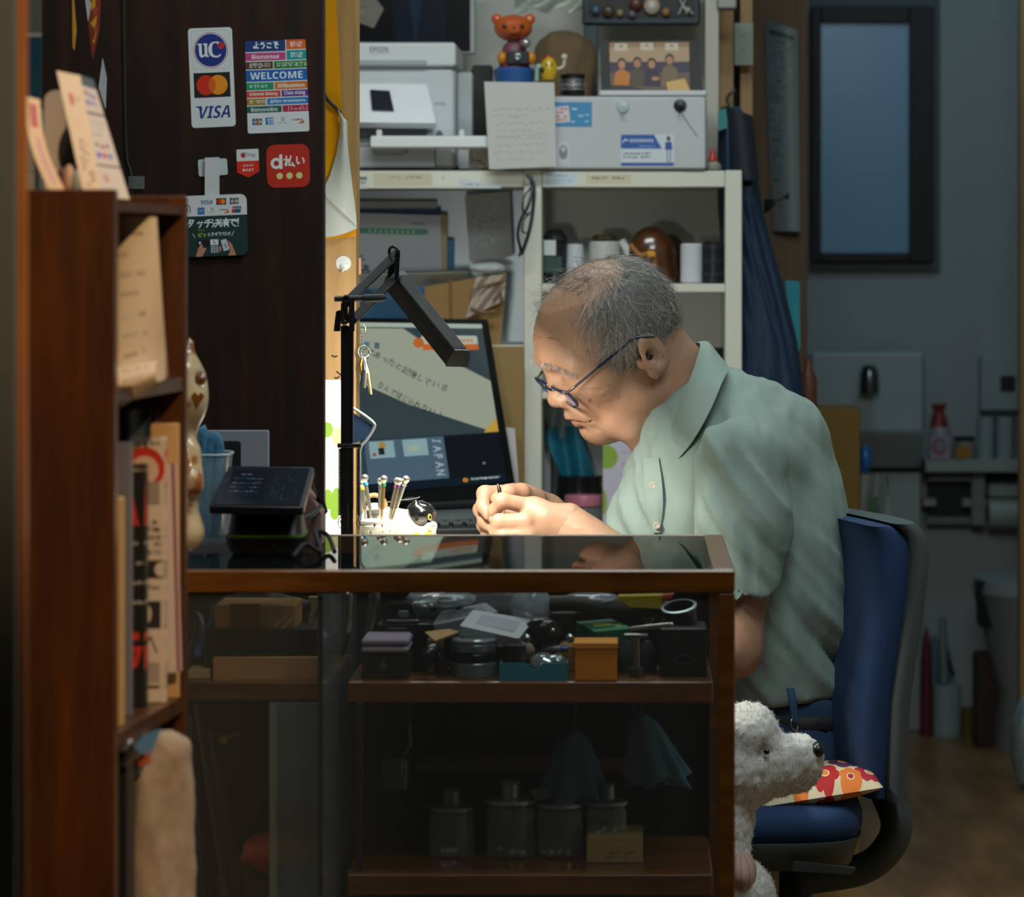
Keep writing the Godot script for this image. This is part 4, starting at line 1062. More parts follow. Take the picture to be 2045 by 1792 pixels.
	for k in 6:
		var a := P(721 + k * 0.8, 662 + k * 6.5, d)
		put("link", tube(curve([a + Vector3(-0.0012, 0.0025, 0), a + Vector3(0.0012, 0.0025, 0.001), a + Vector3(0.0014, -0.002, 0), a + Vector3(-0.0012, -0.002, -0.001), a + Vector3(-0.0012, 0.0025, 0)], 3), 0.0006, 5), chrome, t)
	for e in [[727, 702, 12, 0.3], [731, 706, 11, -0.5]]:
		var ring := []
		for k in 21:
			ring.append(P(e[0], e[1], d) + Basis(Vector3.UP, e[3]) * Vector3(cos(TAU * k / 20), sin(TAU * k / 20), 0) * px(e[2], d))
		put("ring", tube(ring, 0.0011, 6), chrome, t)
	for e in [[[728, 716], [736, 748], [741, 788], "c9b98a"], [[726, 716], [727, 740], [722, 768], "3a3c3e"], [[730, 715], [731, 745], [728, 775], "8f8f8a"], [[724, 712], [720, 730], [724, 752], "8a6c34"]]:
		g = G.new()
		g.tube([P(e[0][0], e[0][1], d), P(e[1][0], e[1][1], d - 0.002)], [0.002, 0.003], 8, 0.5)
		g.tube([P(e[1][0], e[1][1], d - 0.002), P(e[2][0], e[2][1], d - 0.001)], [0.0032, 0.0022], 8, 0.4)
		put("key", g, M(e[3], 0.3, 0.9), t)
	# stand with six small screwdrivers
	d = 4.42
	var o: Vector3 = on.call(757, d)
	t = thing("screwdriver_stand", "round off white screwdriver stand with ribbed side and ink spots", "stand", o)
	var r := px(38, d)
	var h0 := P(0, 1040, d).y - DESK
	put("body", lathe([Vector2(0, 0), Vector2(r, 0), Vector2(r, h0 - 0.006), Vector2(r - 0.0015, h0 - 0.004)], Transform3D(Basis(), o), 40), M("b5b2a4", 0.6), t)
	g = G.new()
	for k in 60:
		var a := TAU * k / 60
		g.box(Transform3D(Basis(Vector3.UP, -a), o + Vector3(cos(a) * r, (h0 - 0.01) / 2, sin(a) * r)), Vector3(0.0012, h0 - 0.012, 0.0012), 0.0003)
	put("ribs", g, M("b0ada0", 0.6), t).set_meta("kind", "stuff")
	put("top", lathe([Vector2(r - 0.0012, h0 - 0.004), Vector2(r - 0.0008, h0), Vector2(r - 0.003, h0 + 0.0015), Vector2(0, h0 + 0.0015)], Transform3D(Basis(), o), 40), M("b9b6aa", 0.55), t)
	for e in [[751, 1046, 2.2], [766, 1047, 1.6], [744, 1060, 2.0], [766, 1060, 1.3], [727, 1065, 1.2], [780, 1058, 1.4]]:
		g = G.new()
		var a := P(e[0], e[1], d)
		var fz := sqrt(maxf(r * r - pow(a.x - o.x, 2), 0.0))
		g.ball(Vector3(a.x, a.y, o.z + fz), Vector3(px(e[2], d), px(e[2] * 1.6, d), 0.0006), Basis(), 8)
		put("ink_spot", g, M("16221c", 0.5), t)
	var steel := M("b4b2ac", 0.25, 0.9)
	var drv := [[728, 946, 742, 1038, "2f86c0", "b4b2ac", "blue ringed steel screwdriver, leftmost in front on the stand"], [722, 958, 731, 1036, "d8c020", "a8a6a0", "yellow ringed screwdriver behind the blue ringed one"], [760, 952, 758, 1032, "5a5c60", "b4b2ac", "plain steel screwdriver behind the gold one"], [767, 948, 762, 1039, "1f7a48", "b8965a", "gold screwdriver with a green ring on the stand"], [794, 952, 777, 1036, "c04868", "b0aca0", "pink ringed screwdriver between gold and purple ringed ones"], [799, 953, 780, 1036, "5c3a80", "a89c84", "purple ringed screwdriver beside the rightmost one"], [812, 949, 784, 1036, "9a9a96", "b0aea8", "ringless steel screwdriver leaning rightmost on the stand"]]
	for k in drv.size():
		var e = drv[k]
		var back := 0.012 if k in [1, 2, 4] else -0.008
		var a := P(e[2], e[3], d + back)
		var b := P(e[0], e[1] + 6, d + back - 0.004)
		var ax := (b - a).normalized()
		var tt := thing("screwdriver", e[6], "screwdriver", a)
		var at := func(f: float) -> Vector3: return a.lerp(b, f)
		put("shaft", tube([at.call(-0.05), at.call(0.25), at.call(0.26), at.call(0.82)], [0.0014, 0.0016, 0.0026, 0.0024], 10), M(e[5], 0.3, 0.9), tt)
		put("ring", tube([at.call(0.8), at.call(0.86)], 0.0031, 10), M(e[4], 0.35), tt)
		put("knob", tube([at.call(0.86), at.call(0.9), at.call(0.93), at.call(0.99), at.call(1.02), at.call(1.05)], [0.0026, 0.0031, 0.0045, 0.0048, 0.0042, 0.002], 12), steel, tt)
	# cat tape dispenser, tape roll, tin
	d = 4.5
	t = thing("cat_figure", "black and white cat figure with yellow green eye on the bench", "ornament", on.call(830, d))
	var s := Sdf.new()
	s.ell(P(812, 1050, d), Vector3(px(38, d), px(32, d), 0.018), Basis(), 0.01)
	s.ell(P(780, 1050, d), Vector3(px(30, d), px(38, d), 0.016), Basis(), 0.01)
	s.ell(P(862, 1050, d - 0.012), Vector3(px(12, d), px(9, d), 0.012), Basis(), 0.008)
	s.ell(P(842, 1066, d), Vector3(px(30, d), px(14, d), 0.02), Basis(), 0.01)
	s.plane(on.call(830, d), Vector3.DOWN)
	g = G.new()
	s.skin(g, P(735, 1110, d + 0.03), P(885, 1000, d - 0.04), 0.0025)
	put("body", g, M("c4c0ba", 0.3, 0.0, {"coat": 0.5}), t)
	s = Sdf.new()
	s.ell(P(841, 1028, d), Vector3(px(30, d), px(27, d), 0.021), Basis(), 0.004)
	s.cap(P(826, 1015, d - 0.008), P(831, 1000, d - 0.01), 0.007, 0.002, 0.006)
	s.cap(P(838, 1013, d + 0.01), P(842, 1002, d + 0.01), 0.006, 0.002, 0.006)
	g = G.new()
	s.skin(g, P(800, 1065, d + 0.03), P(880, 990, d - 0.03), 0.002)
	put("head", g, M("0c0d0f", 0.15, 0.0, {"coat": 1.0}), t)
	g = G.new()
	g.ball(P(858, 1033, d - 0.0185), Vector3(px(4, d), px(6.5, d), 0.003), Basis(Vector3.UP, 0.5), 16)
	put("eye", g, M("a8a81e", 0.1, 0.0, {"coat": 1.0}), t)
	g = G.new()
	g.ball(P(859, 1033, d - 0.0215), Vector3(px(2, d), px(4, d), 0.0015), Basis(Vector3.UP, 0.5), 12)
	put("pupil", g, M("0a0a0a", 0.1), t)
	for k in 3:
		put("whisker", tube([P(861, 1043 + k * 4, d - 0.0245), P(870, 1042 + k * 4, d - 0.021)], 0.0004, 5), M("3a3634", 0.5), t)
	for e in [832, 855]:
		put("wheel", lathe([Vector2(0, -0.004), Vector2(px(10, d), -0.004), Vector2(px(11, d), 0.0), Vector2(px(10, d), 0.004), Vector2(0, 0.004)], Transform3D(Basis(Vector3.RIGHT, PI / 2), P(e, 1073, d - 0.02)), 24), M("c9a43c", 0.4), t)
	lone("metal_pin", "thin metal rod lying over the cat figure's head", "rod", tube([P(770, 1003, d - 0.01), P(836, 994, d - 0.022), P(838, 992, d - 0.022)], 0.0008, 6), chrome)
	d = 4.62
	var ringm := []
	for k in 33:
		ringm.append(P(747, 1012, d) + Vector3(cos(TAU * k / 32), sin(TAU * k / 32), 0) * px(23, d))
	g = G.new()
	g.tube(ringm, px(5, d), 8, 1.8)
	t = thing("tape_dispenser", "white tape dispenser with a tan tape roll behind the screwdrivers", "tape dispenser", on.call(747, d))
	put("roll", g, M("8f7242", 0.45), t)
	g = G.new()
	s = Sdf.new()
	s.ell(P(748, 1048, d), Vector3(px(30, d), px(44, d), 0.02), Basis(), 0.01)
	s.ell(P(748, 1036, d), Vector3(px(20, d), px(18, d), 0.05), Basis(), 0.006, true)
	s.plane(on.call(747, d), Vector3.DOWN)
	s.skin(g, P(710, 1085, d + 0.03), P(790, 995, d - 0.03), 0.0025)
	put("body", g, M("d2d0c8", 0.4), t)
	d = 4.55
	lone("tin", "small round grey tin between the screwdriver stand and tape", "tin", lathe([Vector2(0, 0), Vector2(px(20, d), 0), Vector2(px(20, d), P(0, 1026, d).y - DESK), Vector2(px(21, d), P(0, 1026, d).y - DESK), Vector2(px(21, d), P(0, 1019, d).y - DESK), Vector2(0, P(0, 1018, d).y - DESK)], Transform3D(Basis(), on.call(753, d)), 28), M("6c6a64", 0.35, 0.6))
	# folding mirror between post and monitor
	d = 4.5
	t = thing("folding_mirror", "small dark mirror with a bent wire frame beside the lamp", "mirror", Vector3(P(715, 0, d).x, P(0, 893, d).y, -d))
	put("plate", cd(Q4([[700, 822], [744, 850], [738, 870], [700, 890]], d + 0.004), 0.003), M("0d1622", 0.1), t)
	put("frame", tube(curve([P(700, 812, d), P(720, 824, d), P(746, 844, d), P(747, 856, d), P(733, 878, d), P(720, 896, d), P(719, 940, d), P(719, 1060, d)], 5), 0.002), M("6c7276", 0.3, 0.8), t)
	build_monitor()
	# a dark pouch against the shirt
	d = 4.76
	lone("dark_pouch", "dark blue rounded pouch on the bench before the man's shirt", "pouch", crumple(Vector3(P(1225, 0, d).x, DESK + 0.012, -d), Vector3(0.035, 0.026, 0.03), 9), M("10161e", 0.5))
	# jars, bag, file and calendar on the low cabinet shelf
	var hs := P(0, 1062, 6.2).y
	var sh := func(x: float, dd: float) -> Vector3: return Vector3((x - CX) * dd / F, hs, -dd)
	d = 6.26
	t = thing("glass_jar", "glass jar with a pink lid on the low cabinet shelf", "jar", sh.call(1166, d))
	var jr := px(38, d)
	var jh := P(0, 1010, d).y - hs
	put("jar", lathe([Vector2(0, 0), Vector2(jr - 0.004, 0), Vector2(jr, 0.004), Vector2(jr, jh - 0.006), Vector2(jr - 0.004, jh)], Transform3D(Basis(), sh.call(1166, d)), 32), glass(0.3, "9aa8a8", 0.05), t)
	put("lid", lathe([Vector2(0, 0), Vector2(jr, 0), Vector2(jr + 0.001, 0.002), Vector2(jr + 0.001, 0.016), Vector2(jr - 0.001, 0.019), Vector2(0, 0.019)], Transform3D(Basis(), sh.call(1166, d) + Vector3(0, jh, 0)), 32), M("b06a7e", 0.35), t)
	g = G.new()
	for k in 14:
		g.ball(sh.call(1166, d) + Vector3(rng.randf_range(-0.022, 0.022), 0.006 + rng.randf() * 0.02, rng.randf_range(-0.02, 0.02)), Vector3.ONE * rng.randf_range(0.003, 0.007), Basis(), 8)
	put("small_metal_bits", g, M("a8aaa8", 0.25, 0.9), t).set_meta("kind", "stuff")
	d = 6.34
	lone("black_lens_stack", "stack of wide black lens rings behind the pink lidded jar", "rings", lathe([Vector2(0, 0), Vector2(px(46, d), 0), Vector2(px(46, d), 0.045), Vector2(px(48, d), 0.046), Vector2(px(48, d), 0.07), Vector2(px(46, d), 0.071), Vector2(px(46, d), P(0, 950, d).y - hs), Vector2(0, P(0, 950, d).y - hs)], Transform3D(Basis(), sh.call(1158, d)), 32), M("16191a", 0.2, 0.3))
	g = G.new()
	var bq := Q4([[1082, 858], [1150, 850], [1190, 955], [1124, 958]], 6.36)
	g.sheet(func(u: float, v: float) -> Vector3: return bq[0].lerp(bq[1], u).lerp(bq[3].lerp(bq[2], u), v) + Vector3(0, 0, 0.01 * sin(u * 8.0 + v * 3.0)), 14, 10, 0.004)
	t = thing("blue_bag", "blue plastic sleeve leaning on the black lens rings", "bag", sh.call(1150, 6.36))
	put("sleeve", g, M("1f7896", 0.35), t)
	g = G.new()
	var bq2 := Q4([[1080, 805], [1122, 800], [1152, 870], [1100, 880]], 6.37)
	g.sheet(func(u: float, v: float) -> Vector3: return bq2[0].lerp(bq2[1], u).lerp(bq2[3].lerp(bq2[2], u), v) + Vector3(0, 0, 0.008 * sin(u * 7.0 + v * 5.0)), 12, 8, 0.002)
	put("clear_end", g, film("8fa4a8", 0.6, 0.2), t)
	lone("white_file", "narrow white papers standing at the left of the low shelf", "papers", bx(1082, 815, 1100, 1062, 6.38, 0.02, 0.002), M("b4b4ba", 0.6))
	lone("grey_box", "dark grey box at the back of the low cabinet shelf", "box", bx(1086, 880, 1140, 1062, 6.42, 0.05, 0.002), M("4a5056", 0.5))
	lone("plastic_box", "pale translucent drawer box behind the blue plastic sleeve", "box", bx(1130, 812, 1206, 1062, 6.45, 0.04, 0.003), M("8e969a", 0.45))
	c = Cv.new(100, 220, 3, H("c0bcd0"))
	c.ell(0, 26, 15, 30, H("86a83c"))
	c.ell(8, 66, 22, 24, H("86a83c"))
	c.ell(0, 160, 8, 26, H("86a83c"))
	for k in 8:
		c.lines(38, 6 + k * 24, 30, 1, 7, H("b07088") if k % 3 == 0 else H("7c80a0"), rng, 0.5)
	c.rect(38, 146, 8, 6, H("c03050"))
	lone("calendar", "lavender white calendar with green clover shapes behind the man's chest", "calendar", cd(R4(1204, 850, 1304, 1061, 6.22), 0.002), printed(c.tex()))

func build_lamp() -> void:
	var d := 4.26
	var blk := M("0e0f11", 0.4, 0.2)
	var foot := Vector3(P(692, 0, d).x, DESK, -d)
	var t := thing("desk_lamp", "black spring arm desk lamp with a slim ribbed head", "lamp", foot)
	put("clamp", lathe([Vector2(0, 0), Vector2(0.022, 0), Vector2(0.022, 0.012), Vector2(0.012, 0.016), Vector2(0.009, 0.03), Vector2(0, 0.03)], Transform3D(Basis(), foot), 24), blk, t)
	var col := func(x0: float, x1: float) -> G:
		var gg := G.new()
		var a := P(x0, 650, d)
		var b := P(x1, 650, d)
		gg.box(Transform3D(Basis(), Vector3((a.x + b.x) / 2, (a.y + DESK + 0.02) / 2, -d)), Vector3(b.x - a.x, a.y - DESK - 0.02, 0.009), 0.0012)
		return gg
	put("pole", col.call(681, 695.3), blk, t)
	put("pole", col.call(696, 706), M("17181b", 0.3, 0.3), t)
	put("cross_bar", tube([P(674, 890, d - 0.004), P(721, 890, d - 0.004)], 0.003, 10), blk, t)
	for x in [679, 716]:
		var pts := []
		var n := 46
		for k in n * 8 + 1:
			var a := TAU * k / 8.0
			pts.append(P(x, lerpf(896, 1030, k / (n * 8.0)), d - 0.004) + Vector3(cos(a), 0, sin(a)) * 0.0022)
		for q in [[x - 2, 1036], [x - 4, 1045], [x, 1056], [x + 4, 1048], [x, 1040]]:
			pts.append(P(q[0], q[1], d - 0.004))
		put("spring", tube(pts, 0.00062, 4), M("1c1d1f", 0.25, 0.8), t)
	# the elbow
	var e0 := P(692, 612, d)
	put("elbow_plate", bx(697, 595, 708, 662, d - 0.012, 0.002, 0.0005), M("1a1c22", 0.35, 0.3), t)
	put("elbow_plate", bx(680, 600, 694, 652, d + 0.006, 0.012, 0.004), blk, t)
	put("knob", cd(Q4([[671, 622], [680, 619], [679, 662], [666, 662]], d - 0.006), 0.008, 0.001), blk, t)
	put("bolt", tube([P(668, 597, d - 0.008), P(730, 596, d - 0.008)], 0.0036, 12), M("3a3a38", 0.3, 0.6), t)
	put("bolt_sleeve", tube([P(728, 596, d - 0.008), P(764, 595, d - 0.008)], 0.0048, 12, true), M("141517", 0.6), t)
	put("ring", tube(curve([P(684, 620, d - 0.012), P(690, 592, d - 0.014), P(700, 606, d - 0.012), P(696, 640, d - 0.012), P(686, 640, d - 0.012), P(684, 620, d - 0.012)]), 0.0022), blk, t)
	var bar := func(a: Vector3, b: Vector3, w: float) -> G:
		var gg := G.new()
		var ax := (b - a).normalized()
		var sd := ax.cross(Vector3.BACK).normalized()
		gg.box(Transform3D(Basis(ax, sd, ax.cross(sd)), (a + b) / 2), Vector3(a.distance_to(b), w, 0.009), 0.001)
		return gg
	put("arm", bar.call(P(692, 604, d), P(790, 508, 4.42), 0.011), M("1b1c22", 0.35, 0.3), t)
	put("arm", bar.call(P(704, 640, d + 0.004), P(792, 553, 4.424), 0.0105), M("191b1c", 0.4, 0.3), t)
	put("end_bracket", cd(Q4([[790, 502], [799, 500], [796, 562], [788, 562]], 4.405), 0.003), M("202226", 0.3, 0.6), t)
	put("end_bracket", cd(Q4([[776, 520], [790, 520], [786, 560], [774, 556]], 4.43), 0.012), blk, t)
	put("wire_loop", tube(curve([P(778, 512, 4.41), P(778, 498, 4.41), P(785, 493, 4.405), P(792, 497, 4.4), P(794, 505, 4.4)]), 0.0019), blk, t)
	# the head
	var far := P(797, 566, 4.44)
	var near := P(916, 714, 4.30)
	var b := (near - far).normalized()
	var v := P(1062, 652, 4.6) - (near + far) / 2
	var n := b.cross(v).normalized()
	if n.y > 0:
		n = -n
	n = (n * cos(0.30) + (v - b * v.dot(b)).normalized() * sin(0.30)).normalized()
	var w := n.cross(b).normalized()
	var frame := Transform3D(Basis(w, -n, b), near)
	if frame.basis.determinant() < 0:
		frame = Transform3D(Basis(-w, -n, b), near)
	var prof := PackedVector2Array([Vector2(-0.0145, -0.011), Vector2(-0.0135, 0.0), Vector2(-0.0105, 0.009), Vector2(-0.0092, 0.011), Vector2(0.0092, 0.011), Vector2(0.0105, 0.009), Vector2(0.0135, 0.0), Vector2(0.0145, -0.0115), Vector2(0.0128, -0.0115), Vector2(0.0128, -0.0045), Vector2(-0.0128, -0.0045), Vector2(-0.0128, -0.0115)])
	var len := near.distance_to(far)
	var g := G.new()
	g.prism(prof, frame, len)
	var head := put("head", g, M("0e0c0b", 0.5, 0.2), t)
	for e in 2:
		g = G.new()
		g.prism(PackedVector2Array([Vector2(-0.0152, -0.0115), Vector2(-0.0142, 0.0), Vector2(-0.0112, 0.0095), Vector2(-0.0098, 0.0116), Vector2(0.0098, 0.0116), Vector2(0.0112, 0.0095), Vector2(0.0142, 0.0), Vector2(0.0152, -0.0115)]), frame.translated_local(Vector3(0, 0, 0.003 if e == 0 else -len)), 0.003 if e == 0 else 0.012)
		put("end_cap", g, M("0c0d10", 0.3), head)
	g = G.new()
	for k in 9:
		g.box(frame.translated_local(Vector3(-0.008 + k * 0.002, 0.0113, -len / 2)), Vector3(0.0011, 0.0014, len - 0.004), 0.0003)
	put("cooling_ribs", g, M("15161b", 0.4, 0.4), head).set_meta("kind", "stuff")
	g = G.new()
	g.box(frame.translated_local(Vector3(0, -0.0052, -len / 2)), Vector3(0.008, 0.0012, len - 0.012), 0.0004)
	var m := M("ffffff", 0.5, 0.0, {"lit": "led"})
	m.emission_enabled = true
	m.emission = Color(1.0, 0.97, 0.9)
	m.emission_energy_multiplier = 2.0
	put("led_strip", g, m, head)
	var l := AreaLight3D.new()
	l.name = "light"
	l.area_size = Vector2(0.006, len - 0.014)
	l.light_color = Color(1.0, 0.975, 0.92)
	l.light_energy = 0.66
	l.area_range = 8.0
	l.area_attenuation = 2.0
	l.shadow_enabled = true
	t.add_child(l)
	var lb := Basis(w, b, w.cross(b))
	if lb.z.dot(n) > 0:  # the light shines along its own -z
		lb = Basis(-w, b, (-w).cross(b))
	l.transform = Transform3D(lb, (near + far) / 2 + n * 0.0064 - foot)

func build_monitor() -> void:
	var q := Q4([[640, 634], [974, 638], [1032, 988], [640, 1022]], [5.7, 6.05, 5.82, 5.47])
	var t := thing("monitor", "black desktop monitor showing a slanted sheet of Japanese text", "monitor", Vector3((q[2].x + q[3].x) / 2, LOW, -5.72))
	var casing := put("casing", cd(q, 0.03, 0.006), M("0a0c10", 0.2), t)
	var c := Cv.new(250, 300, 4, H("0b131c"))
	c.rect(0, 0, 250, 8, H("aebfae"))
	c.rect(0, 8, 250, 198, H("36454a"))
	var slope := 0.41
	c.poly(PackedVector2Array([Vector2(0, 10), Vector2(122, 10), Vector2(250, 110), Vector2(250, 206), Vector2(242, 206), Vector2(40, 100), Vector2(0, 82)]), H("a3aa97"))
	c.poly(PackedVector2Array([Vector2(250, 180), Vector2(250, 206), Vector2(228, 206)]), H("c9a23c"))
	var inkc := H("4d534c")
	kana(c, "録であったと記憶している", 56, 36, 13, 1.3, inkc, 1.0, 0.54)
	kana(c, "なんて信じられない", 84, 104, 11, 1.0, H("1d2624"), 1.0, 0.58)
	c.line([Vector2(172, 164), Vector2(169, 173)], 1.2, H("1d2624"))
	c.rect(58, 34, 11, 13, H("7e98a0"))
	c.rect(59, 35, 9, 6, H("4a7a94"))
	c.rect(76, 36, 8, 11, H("5a6a70"))
	c.rect(40, 40, 12, 5, H("8fa79c"))
	c.rrect(150, 22, 90, 26, 3, H("b8c4b4"))
	c.rect(152, 38, 88, 11, H("c8692c"))
	for k in 7:
		c.rect(196 + k * 5.5, 28, 4, 6, H("c08a60"))
	c.ell(146, 36, 9, 9, H("c8692c"))
	# lower part: a browser page with pictures and JAPAN written sideways
	c.rect(30, 208, 140, 76, H("4f6778"))
	c.rect(30, 208, 30, 76, H("34434e"))
	c.rect(0, 206, 250, 2, H("22303a"))
	for k in 14:
		c.rect(33, 212 + k * 5, rng.randf_range(6, 16), 2.5, H("6f7f88"))
	c.rect(66, 210, 34, 30, H("8faeb0"))
	c.ell(84, 217, 5, 6, H("b08a4c"))
	c.rect(78, 222, 8, 12, H("20242a"))
	c.rect(70, 230, 4, 6, H("a04858"))
	c.rect(112, 210, 34, 30, H("8fb0b4"))
	c.ell(126, 226, 8, 6, H("a8b8a4"))
	var wc := H("a8bac4")
	for k in 5:  # letters turned a quarter round
		var y := 211.0 + k * 14.5
		var pts: Array = [[[0, 8, 0, 5], [0, 5, 9, 5], [9, 5, 10, 2]], [[0, 0, 10, 4.5], [10, 4.5, 0, 9], [4, 2, 4, 7]], [[0, 1, 10, 1], [0, 1, 0, 6], [0, 6, 5, 6], [5, 6, 5, 1]], [[0, 0, 10, 4.5], [10, 4.5, 0, 9], [4, 2, 4, 7]], [[0, 0, 10, 0], [0, 0, 10, 8], [10, 8, 0, 8]]][k]
		for e in pts:
			c.line([Vector2(164 - e[0 if k != 1 and k != 3 else 0], y + e[1]), Vector2(164 - e[2], y + e[3])] if k in [0, 2, 4] else [Vector2(154 + e[0], y + e[1]), Vector2(154 + e[2], y + e[3])], 2.2, wc)
	c.ell(222, 262, 2.4, 2.4, H("5f8286"))
	c.rect(0, 285, 250, 12, H("0a1a28"))
	c.ell(192, 290, 4, 4, H("c8862c"))
	c.lines(200, 287, 42, 1, 6, H("9aa8b0"), rng, 0.6)
	var nn: Vector3 = (q[1] - q[3]).cross(q[0] - q[2]).normalized() * 0.0006
	var inner := []
	for e in [[0.02, 0.025], [0.955, 0.03], [0.955, 0.93], [0.02, 0.93]]:
		inner.append(q[0].lerp(q[1], e[0]).lerp(q[3].lerp(q[2], e[0]), e[1]) + nn)
	var m := StandardMaterial3D.new()
	var tex := c.tex()
	m.albedo_color = Color(0.02, 0.02, 0.02)
	m.roughness = 0.12
	m.texture_repeat = false
	m.emission_enabled = true
	m.emission_operator = BaseMaterial3D.EMISSION_OP_MULTIPLY
	m.emission = Color.WHITE
	m.emission_texture = tex
	m.emission_energy_multiplier = 0.75
	put("screen", cd(inner, 0.0004), m, casing)
	var l := AreaLight3D.new()
	l.name = "light"
	l.area_size = Vector2(0.24, 0.26)
	l.light_color = Color(0.86, 1.0, 0.9)
	l.light_energy = 0.012
	l.area_range = 6.0
	l.area_attenuation = 2.0
	l.shadow_enabled = true
	t.add_child(l)
	var mid: Vector3 = (inner[0] + inner[1] + inner[2] + inner[3]) / 4
	var zz: Vector3 = -nn.normalized()
	var xx := Vector3.UP.cross(zz).normalized()
	l.transform = Transform3D(Basis(xx, zz.cross(xx), zz), mid + nn * 8.0 - t.position)
	l.rotate_object_local(Vector3.RIGHT, 0.0)
	if (-l.transform.basis.z).dot(nn) < 0:
		l.rotate_object_local(Vector3.UP, PI)
	var tx := Cv.new(22, 8, 5, H("0a0c10"))
	tx.text("NEC", 2, 1, 20, 7, H("70767c"))
	put("nameplate", cd([q[3].lerp(q[2], 0.42).lerp(q[0], 0.035) + nn, q[3].lerp(q[2], 0.475).lerp(q[0], 0.035) + nn, q[3].lerp(q[2], 0.475).lerp(q[0], 0.013) + nn, q[3].lerp(q[2], 0.42).lerp(q[0], 0.013) + nn], 0.0003), printed(tx.tex(), 0.3), casing)
	var g := G.new()
	g.box(Transform3D(Basis(Vector3.UP, 0.5), Vector3((q[2].x + q[3].x) / 2 + 0.02, LOW + 0.006, -5.72)), Vector3(0.3, 0.012, 0.12), 0.004)
	put("foot", g, M("14181e", 0.35), t)
	# keyboard: base and rows of keys
	var kb := Vector3(P(930, 0, 5.05).x, LOW, -5.05)
	var turn := Basis(Vector3.UP, 0.25)
	t = thing("keyboard", "black computer keyboard on the bench behind the hands", "keyboard", kb)
	g = G.new()
	g.box(Transform3D(turn, kb + Vector3(0, 0.011, 0)), Vector3(0.3, 0.022, 0.12), 0.004)
	put("base", g, M("0e1116", 0.5), t)
	var key := G.new()
	key.box(Transform3D(), Vector3(0.015, 0.007, 0.015), 0.002)
	var km := key.mesh()
	for r in 5:
		for k in 15:
			var mi := MeshInstance3D.new()
			mi.name = "key"
			mi.mesh = km
			mi.material_override = M("1a2028", 0.4)
			mi.transform = Transform3D(turn, turn * Vector3(-0.135 + k * 0.0192 + (r % 2) * 0.004, 0.0245, -0.045 + r * 0.0205))
			t.add_child(mi, true)

